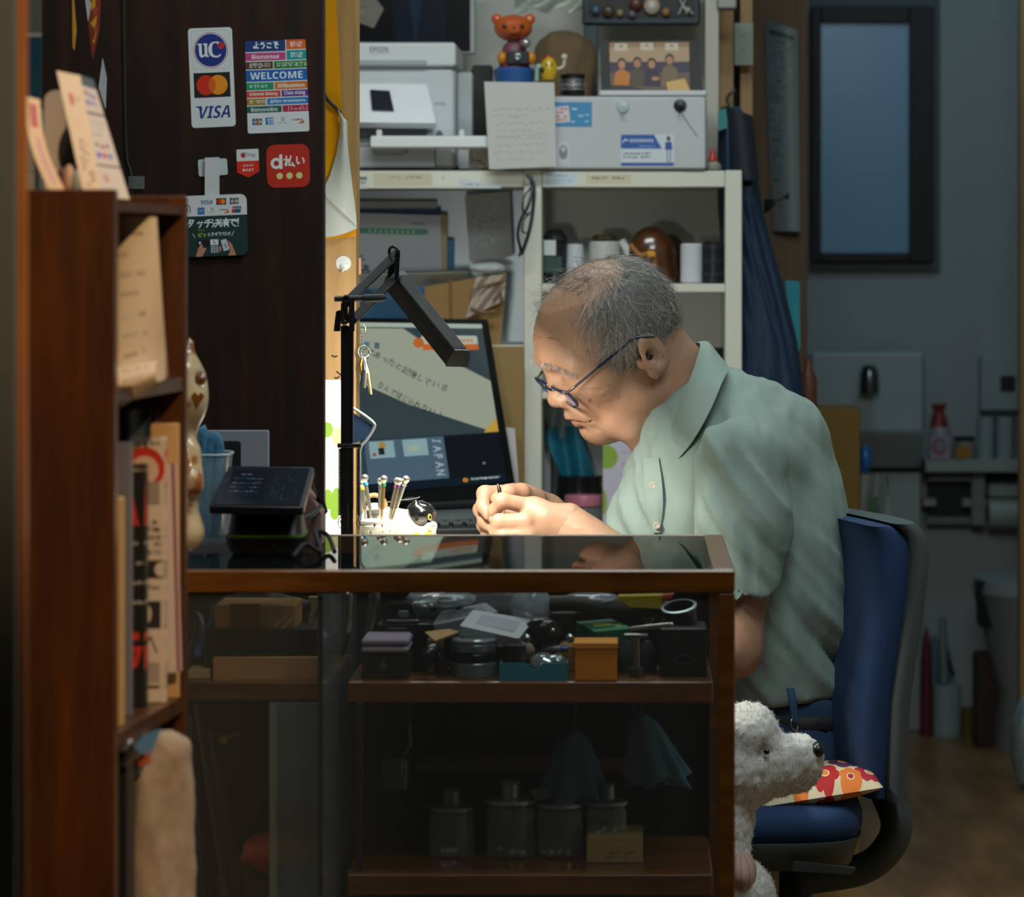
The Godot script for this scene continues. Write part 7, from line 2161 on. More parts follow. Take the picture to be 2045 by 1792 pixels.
# ---------------------------------------------------------------- the white curly dog, its chin on the chair
func build_dog() -> void:
	var d := 4.27
	var s := Sdf.new()
	# body and legs behind the show case, head looking right
	s.cap(P(1395, 1660, d), P(1200, 1700, d + 0.02), 0.065, 0.075, 0.05)
	s.ell(P(1492, 1462, d), Vector3(px(62, d), px(58, d), 0.052), Basis(), 0.02)
	s.ell(P(1470, 1530, d), Vector3(px(66, d), px(62, d), 0.055), Basis(), 0.02)
	s.cap(P(1500, 1530, d), P(1590, 1526, d + 0.005), 0.040, 0.031, 0.02)
	s.ell(P(1598, 1505, d), Vector3(px(40, d), px(32, d), 0.026), Basis(), 0.015)
	s.cap(P(1530, 1556, d), P(1598, 1552, d), 0.022, 0.016, 0.012)
	s.cap(P(1440, 1555, d), P(1370, 1660, d), 0.045, 0.052, 0.03)
	s.cap(P(1440, 1560, d), P(1445, 1610, d), 0.030, 0.026, 0.02)
	for e in [[1470, -0.035], [1465, 0.035]]:
		s.chain([P(1390, 1720, d - e[1]), P(e[0] + 5, 1790, d - e[1]), P(e[0], 1960, d - e[1]), P(e[0], 2420, d - e[1])], [0.044, 0.040, 0.032, 0.030], 0.02)
		s.ell(P(e[0] + 14, 2490, d - e[1]), Vector3(0.034, 0.024, 0.026), Basis(), 0.02)
	for e in [-0.04, 0.04]:
		s.chain([P(1200, 1730, d + e), P(1235, 1960, d + e), P(1170, 2180, d + e), P(1190, 2440, d + e)], [0.06, 0.042, 0.028, 0.028], 0.03)
		s.ell(P(1204, 2490, d + e), Vector3(0.034, 0.024, 0.026), Basis(), 0.02)
	s.cap(P(1130, 1640, d), P(1090, 1560, d), 0.02, 0.03, 0.02)
	s.ell(P(1528, 1504, d - 0.046), Vector3(0.010, 0.008, 0.010), Basis(), 0.008, true)
	var nz := FastNoiseLite.new()
	nz.noise_type = FastNoiseLite.TYPE_CELLULAR
	nz.frequency = 85.0
	nz.fractal_octaves = 3
	var g := G.new()
	var fur := H("cbc8c2").srgb_to_linear()
	var curls := func(p: Vector3, _n: Vector3) -> float: return -0.0075 * nz.get_noise_3dv(p) - 0.003
	var near_face := func(p: Vector3, _n: Vector3) -> Color: return fur * (1.0 + 0.12 * nz.get_noise_3dv(p * 0.3))
	s.skin(g, P(1050, 2560, d + 0.13), P(1660, 1380, d - 0.13), 0.0042, curls, near_face)
	var t := thing("dog", "white curly haired dog resting its muzzle beside the cushion", "dog", Vector3(P(1330, 0, d).x, 0, -d))
	put("body", g, M("ffffff", 0.9, 0.0, {"tint": 1, "rim": 0.4}), t)
	# loose curls on head and neck
	var rr := RandomNumberGenerator.new()
	rr.seed = 9
	var cg := G.new()
	var src := g.v.size()
	var nn := g.n
	for k in 40000:
		var j := rr.randi() % src
		var p := g.v[j]
		if p.x < P(1440, 0, d).x or p.y < P(0, 1792, d).y or p.y > P(0, 1395, d).y:
			continue
		if p.x > P(1612, 0, d).x and p.y > P(0, 1530, d).y:
			continue
		var grow := (nn[j] + Vector3(rr.randfn(), rr.randfn() - 0.3, rr.randfn()) * 0.6).normalized()
		var axis := Vector3(rr.randfn(), rr.randfn(), rr.randfn()).normalized()
		var v0 := cg.v.size()
		var len := rr.randf_range(0.003, 0.006)
		for q in 6:
			var rad := 0.00028 * (1.0 - q / 6.5)
			var sd := grow.cross(Vector3(0.3, 0.5, 0.8)).normalized()
			var up := sd.cross(grow)
			for e in 3:
				var nv := sd * cos(TAU * e / 3) + up * sin(TAU * e / 3)
				cg.pt(p + nv * rad, nv)
			grow = grow.rotated(axis, 0.4)
			p += grow * len / 6.0
		for q in 5:
			for e in 3:
				var a := v0 + q * 3 + e
				var b := v0 + q * 3 + (e + 1) % 3
				cg.tri(a, b + 3, b)
				cg.tri(a, a + 3, b + 3)
	put("fur_curls", cg, M("cfccc6", 0.8), t).set_meta("kind", "stuff")
	g = G.new()
	g.ball(P(1633, 1497, d - 0.01), Vector3(px(15, d), px(16, d), 0.015), Basis(), 20)
	put("nose", g, M("141a20", 0.3), t)
	for e in [-1.0, 1.0]:
		g = G.new()
		g.ball(P(1531, 1502, d - 0.043 * e), Vector3(0.004, 0.0035, 0.003), Basis(), 14)
		put("eye", g, M("0a0807", 0.1, 0.0, {"coat": 1.0}), t)
	put("mouth", tube(curve([P(1560, 1556, d - 0.022), P(1590, 1552, d - 0.022), P(1618, 1530, d - 0.018)]), 0.0008, 6), M("6a625c", 0.8), t)
	# the pinkish harness showing under the seat
	g = G.new()
	g.ball(P(1478, 1742, d - 0.045), Vector3(px(34, d), px(42, d), 0.045), Basis(), 24)
	var c := Cv.new(60, 60, 3, H("b0928a"))
	for k in 14:
		c.line([Vector2(k * 5, 0), Vector2(k * 5 - 8, 60)], 0.8, H("96605a"))
	lone("dog_harness", "pale pink striped cloth on the dog's shoulder below the seat", "harness", g, printed(c.tex(), 0.8))

# ---------------------------------------------------------------- what lies in the show case
func build_case_contents() -> void:
	var ds := 3.75
	var hy := P(0, 1362, ds).y
	var ly := P(0, 1747, ds).y
	# a box standing on the upper shelf
	var up := func(x0: float, x1: float, y0: float, d: float, deep: float, bev := 0.0015) -> G:
		var a := P(x0, y0, d)
		var b := P(x1, y0, d)
		var g := G.new()
		g.box(Transform3D(Basis(), Vector3((a.x + b.x) / 2, (a.y + hy) / 2, -d - deep / 2)), Vector3(b.x - a.x, a.y - hy, deep), bev)
		return g
	var rest := func(x: float, d: float) -> Vector3: return Vector3((x - CX) * d / F, hy, -d)
	# left bay
	var t := thing("open_box", "open tan cardboard box at the left end of the case's upper shelf", "box", rest.call(532, 3.77))
	put("front", up.call(425, 640, 1312, 3.762, 0.003), M("a8824e", 0.75), t)
	put("back", up.call(430, 640, 1318, 3.86, 0.003), M("8a6a3c", 0.75), t)
	for x in [425, 636]:
		put("side", up.call(x, x + 4, 1314, 3.766, 0.094), M("9a7644", 0.75), t)
	put("bottom", bx(425, 1358, 640, 1362, 3.762, 0.1, 0.0005), M("8a6a3c", 0.75), t)
	var g := G.new()
	lone("black_case", "long black case lying in the open tan cardboard box", "case", up.call(408, 632, 1256, 3.786, 0.06), M("0c0d0f", 0.4))
	t = thing("tan_box", "tan cardboard box with a brown tape band on the black case", "box", P(509, 1258, 3.83))
	put("body", bx(428, 1208, 590, 1258, 3.8, 0.08, 0.002), M("a87c44", 0.75), t)
	put("tape_band", bx(458, 1206, 520, 1258, 3.7995, 0.001, 0.0003), M("6e5020", 0.4), t)
	put("stripe", cd(Q4([[566, 1232], [574, 1232], [548, 1258], [540, 1258]], 3.799), 0.0005), M("c8a878", 0.6), t)
	put("stripe", cd(Q4([[580, 1236], [586, 1238], [566, 1258], [558, 1258]], 3.799), 0.0005), M("c8a878", 0.6), t)
	lone("blue_folder", "bright blue card leaning between the black case and the left wall", "card", cd(Q4([[422, 1225], [432, 1226], [402, 1310], [386, 1308]], [3.84, 3.84, 3.8, 3.8]), 0.004), M("1d5c96", 0.5))
	lone("white_box", "small cream box on the shelf left of the open tan box", "box", up.call(374, 420, 1338, 3.77, 0.05), M("a89878", 0.7))
	lone("black_strap", "black strap heaped in the left corner of the case", "strap", tube(curve([rest.call(384, 3.85) + Vector3(0, 0.012, 0), P(378, 1262, 3.85), P(390, 1235, 3.86), P(400, 1262, 3.84), P(392, 1300, 3.82), rest.call(396, 3.82) + Vector3(0, 0.012, 0)]), 0.009), M("0a0b0c", 0.5))
	lone("pouch", "dark grey crumpled pouch on top behind the tan box", "pouch", crumple(P(520, 1216, 3.9), Vector3(0.07, 0.024, 0.03), 31), M("1a1e22", 0.6))
	lone("cream_plaque", "cream plaque with small dark marks behind the chrome tubes", "plaque", up.call(614, 678, 1192, 3.93, 0.01), M("8c7c58", 0.7))
	for e in [606, 626, 646]:
		g = G.new()
		g.ball(P(e + 10, 1218, 3.928), Vector3(0.0025, 0.004, 0.001), Basis(), 8)
		lone("plaque_mark", {606: "leftmost dark mark on the cream plaque", 626: "middle dark mark on the cream plaque", 646: "rightmost dark mark on the cream plaque"}[e], "mark", g, M("1c1810", 0.6))
	for e in [[[694, 1190], [692, 1240], [676, 1300], [650, 1350], 3.80, "nearer curved chrome tube standing beside the glass partition"], [[748, 1188], [746, 1230], [738, 1280], [734, 1330], 3.86, "farther curved chrome tube right of the glass partition"]]:
		lone("chrome_tube", e[5], "tube", tube(curve([rest.call(e[3][0], e[4]) + Vector3(0, 0.008, 0), P(e[2][0], e[2][1], e[4]), P(e[1][0], e[1][1], e[4]), P(e[0][0], e[0][1], e[4])]), 0.007, 12, true), M("8a8680", 0.2, 0.9))
	lone("clear_packet", "clear packet with a blue edge right of the black case", "packet", crumple(P(646, 1285, 3.84), Vector3(0.014, 0.03, 0.02), 33), film("8ab0c0", 0.4, 0.15))
	# middle
	t = thing("wrapped_box", "dark brown box with a folded lilac cloth on top", "box", rest.call(769, 3.78))
	put("body", up.call(722, 815, 1306, 3.77, 0.07), M("31241d", 0.5), t)
	put("cloth", bx(719, 1276, 817, 1292, 3.766, 0.075, 0.004), M("8d7f92", 0.8), t)
	put("cloth", bx(720, 1292, 816, 1305, 3.766, 0.075, 0.004), M("a198a6", 0.8), t)
	g = G.new()
	g.outline(R4(757, 1316, 774, 1336, 3.7694), PackedVector2Array([Vector2(0.5, 0), Vector2(1, 0.9), Vector2(0.5, 1), Vector2(0, 0.9)]), 0.0003)
	put("leaf_mark", g, M("2a6a44", 0.6), t)
	t = thing("camera", "small black camera with a silver viewfinder window left of the grey cases", "camera", rest.call(812, 3.86))
	put("body", up.call(752, 865, 1246, 3.84, 0.05), M("0d0e10", 0.35), t)
	put("prism", cd(Q4([[778, 1206], [822, 1206], [836, 1246], [762, 1246]], 3.842), 0.04), M("101214", 0.25, 0.0, {"coat": 0.8}), t)
	put("window", bx(795, 1220, 816, 1233, 3.8405, 0.003, 0.001), M("7f9aa4", 0.15, 0.6), t)
	put("trim", bx(772, 1238, 836, 1242, 3.8395, 0.002, 0.0005), M("9aa0a4", 0.3, 0.8), t)
	put("trim", bx(776, 1254, 812, 1258, 3.8395, 0.002, 0.0005), M("6a7074", 0.3, 0.8), t)
	lone("cable_loop", "thick black cable loop standing in front of the camera", "cable", tube(curve([rest.call(846, 3.78) + Vector3(0, 0.009, 0), P(846, 1330, 3.78), P(856, 1306, 3.78), P(872, 1300, 3.79), P(880, 1330, 3.79), rest.call(880, 3.8) + Vector3(0, 0.009, 0)]), 0.0075, 12), M("101418", 0.3))
	for e in [[[[880, 1222], [970, 1204], [995, 1222], [862, 1250]], 3.85, "grey plastic case lying behind the other one, top left"], [[[945, 1218], [1066, 1238], [1036, 1276], [918, 1250]], 3.80, "grey plastic case with a label lying across the pile"]]:
		t = thing("plastic_case", e[2], "case", P(e[0][3][0], 1270, e[1]))
		var q := Q4(e[0], [e[1] + 0.05, e[1] + 0.05, e[1], e[1]])
		put("lid", cd(q, 0.012, 0.003), M("8b9196", 0.35), t)
		var ins := []
		var nn: Vector3 = (q[1] - q[3]).cross(q[0] - q[2]).normalized() * 0.0006
		for w in [[0.2, 0.2], [0.85, 0.2], [0.85, 0.75], [0.2, 0.75]]:
			ins.append(q[0].lerp(q[1], w[0]).lerp(q[3].lerp(q[2], w[0]), w[1]) + nn)
		put("label", cd(ins, 0.0004), M("6f7680", 0.4), t)
	lone("dark_carton", "dark blue carton under the lying grey plastic cases", "box", up.call(898, 960, 1262, 3.82, 0.06), M("1c2b34", 0.5))
	lone("tan_flap", "tan paper flap sticking out under the grey plastic cases", "paper", cd(Q4([[848, 1262], [898, 1256], [916, 1262], [868, 1280]], [3.82, 3.82, 3.79, 3.79]), 0.002), M("b08a54", 0.7))
	lone("tan_block", "small brown block under the tan paper flap", "box", up.call(852, 884, 1276, 3.83, 0.03), M("7c5c30", 0.7))
	t = thing("lens_can", "round glass and metal lens container left of the teal box", "container", rest.call(946, 3.80))
	for e in [[0.0, 0.016, "7f8a8c"], [0.017, 0.026, "1c2426"], [0.027, 0.036, "6f7c80"], [0.037, 0.041, "a2acae"]]:
		var r := px(45, 3.8)
		put("ring", lathe([Vector2(0, e[0]), Vector2(r - 0.001, e[0]), Vector2(r, e[0] + 0.001), Vector2(r, e[1] - 0.001), Vector2(r - 0.001, e[1]), Vector2(0, e[1])], Transform3D(Basis(), rest.call(946, 3.80)), 36), M(e[2], 0.2, 0.5), t)
	t = thing("teal_box", "open teal card box with a thumb notch and lenses inside", "box", rest.call(1065, 3.76))
	g = G.new()
	g.outline([P(997, 1325, 3.756), P(1134, 1325, 3.756), P(1134, 1362, 3.756), P(997, 1362, 3.756)], PackedVector2Array([Vector2(0, 0), Vector2(0.38, 0), Vector2(0.42, 0.25), Vector2(0.5, 0.36), Vector2(0.58, 0.25), Vector2(0.62, 0), Vector2(1, 0), Vector2(1, 1), Vector2(0, 1)]), 0.002)
	put("front", g, M("1a7c8c", 0.6), t)
	put("back", up.call(999, 1134, 1327, 3.80, 0.002), M("146472", 0.6), t)
	for x in [997, 1130]:
		put("side", up.call(x, x + 4, 1326, 3.759, 0.042), M("1a7080", 0.6), t)
	put("bottom", bx(997, 1359, 1134, 1362, 3.758, 0.043, 0.0004), M("146472", 0.6), t)
	lone("film_can", "black round film can standing in the teal box", "can", lathe([Vector2(0, 0), Vector2(px(21, 3.78), 0), Vector2(px(21, 3.78), 0.028), Vector2(px(22, 3.78), 0.028), Vector2(px(22, 3.78), 0.034), Vector2(0, 0.034)], Transform3D(Basis(), rest.call(1029, 3.782) + Vector3(0, 0.0018, 0)), 24), M("15181a", 0.35))
	for e in [[1085, 0.014], [1112, 0.010]]:
		lone("small_lens", "left small clear lens lying in the teal box" if e[0] == 1085 else "right small clear lens lying in the teal box", "lens", lathe([Vector2(0, 0), Vector2(e[1] * 0.8, 0.0), Vector2(e[1], 0.004), Vector2(e[1] * 0.7, 0.008), Vector2(0, 0.01)], Transform3D(Basis(Vector3.RIGHT, 0.5), rest.call(e[0], 3.78) + Vector3(0, 0.016, 0)), 24), M("8a989a", 0.08, 0.6))
	lone("mustard_box", "mustard yellow box behind the teal one", "box", up.call(992, 1148, 1290, 3.84, 0.05), M("8f6c14", 0.6))
	t = thing("pen", "silver pen with a blue end lying on the mustard box", "pen", P(1100, 1296, 3.83))
	put("barrel", tube([P(1064, 1294, 3.835), P(1120, 1296, 3.83)], 0.0035, 10), M("a2a6b0", 0.3, 0.5), t)
	put("end", tube([P(1120, 1296, 3.83), P(1134, 1297, 3.83)], 0.004, 10), M("2c3c8c", 0.3), t)
	g = G.new()
	g.ball(P(1036, 1300, 3.828), Vector3(0.018, 0.012, 0.012), Basis(), 18)
	lone("beige_cap", "rounded beige cap peeping up behind the film can", "cap", g, M("8e8068", 0.6))
	t = thing("orange_box", "bright orange box standing at the front of the upper shelf", "box", rest.call(1190, 3.765))
	put("body", up.call(1147, 1232, 1292, 3.755, 0.05), M("d5840c", 0.55), t)
	put("lid", bx(1145, 1284, 1234, 1297, 3.7535, 0.053, 0.001), M("d88c18", 0.55), t)
	put("gap", bx(1148, 1296, 1231, 1298, 3.7545, 0.002, 0.0003), M("9a5a08", 0.6), t)
	t = thing("green_box", "green box with a yellow print lying behind the orange one", "box", rest.call(1205, 3.85))
	var gq := Q4([[1150, 1242], [1220, 1236], [1264, 1255], [1188, 1262]], [3.9, 3.9, 3.83, 3.82])
	var cc := Cv.new(60, 40, 4, H("136a48"))
	cc.rect(16, 10, 30, 12, H("b8a824"))
	cc.ell(48, 26, 5, 4, H("a0a030"))
	put("top", cd(gq, 0.001), printed(cc.tex()), t)
	g = G.new()
	g.loft([PackedVector3Array([gq[0] - Vector3(0, 0.023, 0), gq[1] - Vector3(0, 0.023, 0), gq[2] - Vector3(0, 0.023, 0), gq[3] - Vector3(0, 0.023, 0)]), PackedVector3Array([gq[0] - Vector3(0, 0.0011, 0), gq[1] - Vector3(0, 0.0011, 0), gq[2] - Vector3(0, 0.0011, 0), gq[3] - Vector3(0, 0.0011, 0)])])
	put("body", g, M("0f5a3c", 0.5), t)
	lone("dark_box", "black box carrying the green one at mid shelf", "box", up.call(1146, 1270, 1290, 3.835, 0.07), M("131519", 0.5))
	t = thing("yellow_packet", "yellow film packet with a red corner high on the pile", "packet", P(1290, 1218, 3.88))
	put("body", cd(Q4([[1234, 1192], [1328, 1190], [1320, 1216], [1232, 1212]], 3.875), 0.03, 0.002), M("9a8a18", 0.5), t)
	put("corner", cd(Q4([[1322, 1190], [1346, 1187], [1340, 1196], [1321, 1198]], 3.874), 0.02), M("9c4a34", 0.5), t)
	lone("camera_strap", "dark brown padded strap lying over the pile", "strap", tube(curve([P(1098, 1206, 3.86), P(1150, 1206, 3.86), P(1220, 1216, 3.87), P(1290, 1218, 3.9), P(1335, 1216, 3.9)]), 0.009, 10), M("1e1713", 0.6))
	t = thing("equipment_case", "black equipment case with a silver dial behind the green box", "case", rest.call(1240, 3.92))
	put("body", up.call(1092, 1330, 1218, 3.92, 0.06, 0.006), M("121416", 0.45), t)
	put("handle", tube(curve([P(1146, 1244, 3.915), P(1150, 1228, 3.91), P(1180, 1224, 3.91), P(1240, 1224, 3.91), P(1258, 1230, 3.915)]), 0.0025), M("2a2f34", 0.4), t)
	put("dial", lathe([Vector2(0, 0), Vector2(0.007, 0), Vector2(0.007, 0.004), Vector2(0.003, 0.006), Vector2(0, 0.006)], Transform3D(Basis(Vector3.RIGHT, PI / 2), P(1294, 1236, 3.918)), 24), M("8e9290", 0.3, 0.7), t)
	t = thing("lens_hood", "black lens hood with a silver rim on the right", "lens", P(1362, 1258, 3.85))
	var hm := Transform3D(Basis(Vector3.RIGHT, 0.28) * Basis(Vector3.BACK, 0.14), P(1362, 1255, 3.85))
	put("barrel", lathe([Vector2(0, 0), Vector2(0.017, 0), Vector2(0.0185, 0.024), Vector2(0.0165, 0.024), Vector2(0.015, 0.004), Vector2(0, 0.004)], hm, 32), M("0e0f11", 0.35), t)
	put("rim", lathe([Vector2(0.0165, 0.0242), Vector2(0.0195, 0.0238), Vector2(0.0198, 0.0262), Vector2(0.0165, 0.0265)], hm, 32), M("8a9496", 0.25, 0.7), t)
	lone("black_carton", "large black carton under the lens hood at the right end", "box", up.call(1318, 1412, 1256, 3.79, 0.08), M("0b0c10", 0.5))
	lone("carton_ring", "faint blue ring printed on the large black carton", "print", tube(range(25).map(func(k): return P(1366 + 17 * cos(TAU * k / 24), 1318 + 9 * sin(TAU * k / 24), 3.7885)), 0.0006, 5), M("1a2a48", 0.6))
	t = thing("brass_stand", "small silver stand with a crossbar right of the orange box", "stand", rest.call(1272, 3.79))
	put("stem", tube([rest.call(1272, 3.79), P(1272, 1274, 3.79)], 0.004, 12), M("8c908e", 0.25, 0.9), t)
	put("cross_bar", bx(1244, 1266, 1296, 1276, 3.786, 0.01, 0.002), M("6c706e", 0.3, 0.8), t)
	put("collar", lathe([Vector2(0, 0), Vector2(0.008, 0), Vector2(0.008, 0.01), Vector2(0, 0.01)], Transform3D(Basis(), rest.call(1272, 3.79)), 20), M("5c605e", 0.3, 0.8), t)
	lone("silver_rod", "thin silver rod lying over the black carton's edge", "rod", tube([P(1262, 1256, 3.80), P(1300, 1252, 3.79), P(1341, 1248, 3.785)], 0.0026, 10, true), M("a0a4a6", 0.25, 0.8))
	for e in [[1250, 1330, 0.014, "round dark glass stopper left of the silver stand", "39423f"], [1292, 1330, 0.012, "round dark glass stopper right of the silver stand", "3c3440"]]:
		lone("glass_stopper", e[3], "stopper", lathe([Vector2(0, 0), Vector2(e[2] * 0.8, 0), Vector2(e[2], 0.02), Vector2(e[2] * 0.5, 0.034), Vector2(0, 0.036)], Transform3D(Basis(), rest.call(e[0], 3.83)), 24), M(e[4], 0.1, 0.2))
	for e in [[880, 1196, 0.05, 0.012, "crumpled clear plastic bag at the top left of the pile", 41], [1060, 1212, 0.03, 0.028, "crumpled clear plastic bag behind the grey cases", 42], [1180, 1196, 0.04, 0.010, "crumpled clear plastic bag near the yellow packet", 43]]:
		lone("plastic_bag", e[4], "bag", crumple(P(e[0], e[1], 3.88), Vector3(e[2], e[3], 0.03), e[5]), film("a8b4bc", 0.45, 0.1))
	lone("chrome_parts", "black camera part with chrome knobs right of the grey cases", "camera part", crumple(P(1085, 1268, 3.84), Vector3(0.028, 0.024, 0.02), 51), M("16191c", 0.25, 0.3))
	for e in [[1052, 1276, "small chrome knob left of the black camera part"], [1104, 1260, "tiny brass knob on the black camera part"], [1138, 1275, "small chrome knob under the green box"]]:
		g = G.new()
		g.ball(P(e[0], e[1], 3.81), Vector3.ONE * (0.005 if e[0] != 1104 else 0.003), Basis(), 12)
		lone("knob", e[2], "knob", g, M("b0a890" if e[0] == 1104 else "a4aaae", 0.15, 0.9))
	lone("strap_coil", "black cable strap bent across the back of the pile", "cable", tube(curve([P(860, 1218, 3.9), P(890, 1198, 3.9), P(912, 1206, 3.9), P(922, 1226, 3.89)]), 0.004), M("14171a", 0.3))
	lone("black_heap", "dark camera bag filling the back of the upper shelf", "bag", crumple(rest.call(960, 3.945) + Vector3(0, 0.04, 0), Vector3(0.14, 0.05, 0.03), 61), M("14181b", 0.6))
	# lower shelf
	var low := func(x: float, d: float) -> Vector3: return Vector3((x - CX) * d / F, ly, -d)
	for k in 4:
		var x: float = [902, 1020, 1118, 1212][k]
		var w: float = [46, 50, 46, 40][k]
		var r := px(w, 3.85)
		var tall: float = [0.052, 0.06, 0.056, 0.036][k]
		var o: Vector3 = low.call(x, 3.86)
		if k == 3:
			o.y = P(0, 1672, 3.86).y
		t = thing("glass_jar", ["low round glass jar, leftmost on the lower shelf of the case", "glass jar with a pale rim and knob lid on the lower shelf", "taller glass jar between the knob lidded jar and the cream card", "small glass jar with silver screws on the cream box"][k], "jar", o)
		put("jar", lathe([Vector2(0, 0), Vector2(r - 0.003, 0), Vector2(r, 0.004), Vector2(r, tall - 0.008), Vector2(r - 0.004, tall)], Transform3D(Basis(), o), 32), glass(0.2, "9aa8aa", 0.03), t)
		put("lid", lathe([Vector2(0, 0), Vector2(r + 0.001, 0), Vector2(r + 0.001, 0.004), Vector2(r * 0.4, 0.006), Vector2(r * 0.36, 0.02), Vector2(r * 0.5, 0.024), Vector2(0, 0.025)], Transform3D(Basis(), o + Vector3(0, tall, 0)), 32), M(["7f8c90", "b0bab8", "95a29e", "8a9698"][k], 0.2, 0.5), t)
		g = G.new()
		for q in 5:
			g.ball(o + Vector3(rng.randf_range(-0.5, 0.5) * r, 0.006, rng.randf_range(-0.5, 0.5) * r), Vector3.ONE * 0.005, Basis(), 8)
		put("small_metal_bits", g, M("9aa0a0", 0.25, 0.8), t).set_meta("kind", "stuff")
	var c := Cv.new(112, 66, 3, H("b09c68"))
	c.lines(12, 38, 84, 1, 8, H("6a5a34"), rng, 0.6)
	c.lines(36, 50, 44, 1, 8, H("6a5a34"), rng, 0.6)
	t = thing("card_box", "cream card box with two lines of print on the lower shelf", "box", low.call(1226, 3.84))
	var ca := P(1172, 1672, 3.82)
	var cb := P(1284, 1672, 3.82)
	g = G.new()
	g.box(Transform3D(Basis(), Vector3((ca.x + cb.x) / 2, (ca.y + ly) / 2, -3.86)), Vector3(cb.x - ca.x, ca.y - ly, 0.08), 0.001)
	put("body", g, M("9c8a5a", 0.6), t)
	put("label", cd([Vector3(ca.x, ca.y - 0.001, -3.8195), Vector3(cb.x, ca.y - 0.001, -3.8195), Vector3(cb.x, ly + 0.001, -3.8195), Vector3(ca.x, ly + 0.001, -3.8195)], 0.0004), printed(c.tex()), t)
	# the two blue cloth bundles hanging inside
	for e in [[1146, 1460, 1600, 0.0, "blue grey cloth bundle hanging lower left inside the case"], [1280, 1428, 1560, 0.25, "blue grey cloth bundle hanging upper right inside the case"]]:
		var dd := 3.86
		var rows := []
		for k in 9:
			var v := k / 8.0
			var row := PackedVector3Array()
			var y: float = lerpf(e[1], e[2], v)
			var wid: float = lerpf(22, 64, pow(v, 0.8)) * (1.0 if v > 0.05 else 0.5)
			for q in 40:
				var a := TAU * q / 40
				var rip := 1.0 + 0.22 * v * sin(a * 6.0 + e[0])
				row.append(P(e[0] + e[3] * (y - e[1]) + cos(a) * wid * rip, y + 14 * v * sin(a * 4.0), dd) + Vector3(0, 0, sin(a) * 0.02 * rip))
			rows.append(row)
		rows.reverse()
		g = G.new()
		g.loft(rows)
		t = thing("cloth_bundle", e[4], "cloth", P(e[0], e[2], dd))
		put("cloth", g, M("44748c", 0.9, 0.0, {"rim": 0.2}), t)
		put("cord", tube([P(e[0], e[1] + 4, dd), P(e[0] + 4, 1404, dd)], 0.001, 6), M("3a4448", 0.6), t)
	lone("paper_tag", "small pale paper tag below the lower left cloth bundle", "tag", cd(Q4([[1058, 1578], [1098, 1572], [1104, 1592], [1070, 1600]], 3.85), 0.001), M("6f7f84", 0.6))
	t = thing("silver_pot", "small silver pot hanging inside the glass partition", "pot", P(790, 1576, 3.92))
	put("pot", lathe([Vector2(0, 0), Vector2(px(28, 3.92), 0.0), Vector2(px(30, 3.92), px(52, 3.92)), Vector2(px(24, 3.92), px(64, 3.92)), Vector2(0, px(66, 3.92))], ra(790, 1576, 3.92), 28), M("5f7072", 0.25, 0.5), t)
	put("chain", tube([P(806, 1510, 3.92), P(820, 1490, 3.92), P(818, 1450, 3.92)], 0.002, 8), M("7f8c90", 0.3, 0.7), t)
	put("bracket", tube([P(818, 1452, 3.92), P(818, 1404, 3.92)], 0.0015, 8), M("4f5a5c", 0.4, 0.5), t)
	# tripod and orange bag in the left bay
	var fl := 0.44
	t = thing("tripod", "folded black tripod leaning in the left bay of the case", "tripod", Vector3(P(440, 0, 3.8).x, fl, -3.8))
	put("leg", tube([P(408, 1412, 3.8), P(434, 1580, 3.79), P(468, 1786, 3.78)], [0.011, 0.012, 0.012], 14, true), M("0b0c0d", 0.3), t)
	put("leg", tube([P(392, 1440, 3.84), P(406, 1600, 3.84), P(418, 1786, 3.84)], [0.009, 0.009, 0.009], 12, true), M("0f1112", 0.35), t)
	put("handle", tube([P(440, 1478, 3.79), P(474, 1468, 3.77)], 0.003, 10, true), M("3c4044", 0.3, 0.6), t)
	put("screw", lathe([Vector2(0, 0), Vector2(0.005, 0), Vector2(0.005, 0.008), Vector2(0, 0.008)], Transform3D(Basis(Vector3.RIGHT, PI / 2), P(448, 1476, 3.785)), 16), M("8a7040", 0.3, 0.8), t)
	put("strap", tube(curve([P(384, 1560, 3.76), P(382, 1640, 3.76), P(374, 1790, 3.76)]), 0.0015), M("8a7a30", 0.6), t)
	lone("orange_bag", "flat orange bag lying behind the tripod in the left bay", "bag", crumple(Vector3(P(560, 0, 3.88).x, P(0, 1705, 3.88).y, -3.88), Vector3(0.056, 0.028, 0.05), 71), M("b03c14", 0.6))
	lone("grey_carton", "grey carton under the orange bag in the left bay", "box", bx(432, 1752, 634, 1800, 3.86, 0.09, 0.003), M("3c3a34", 0.7))

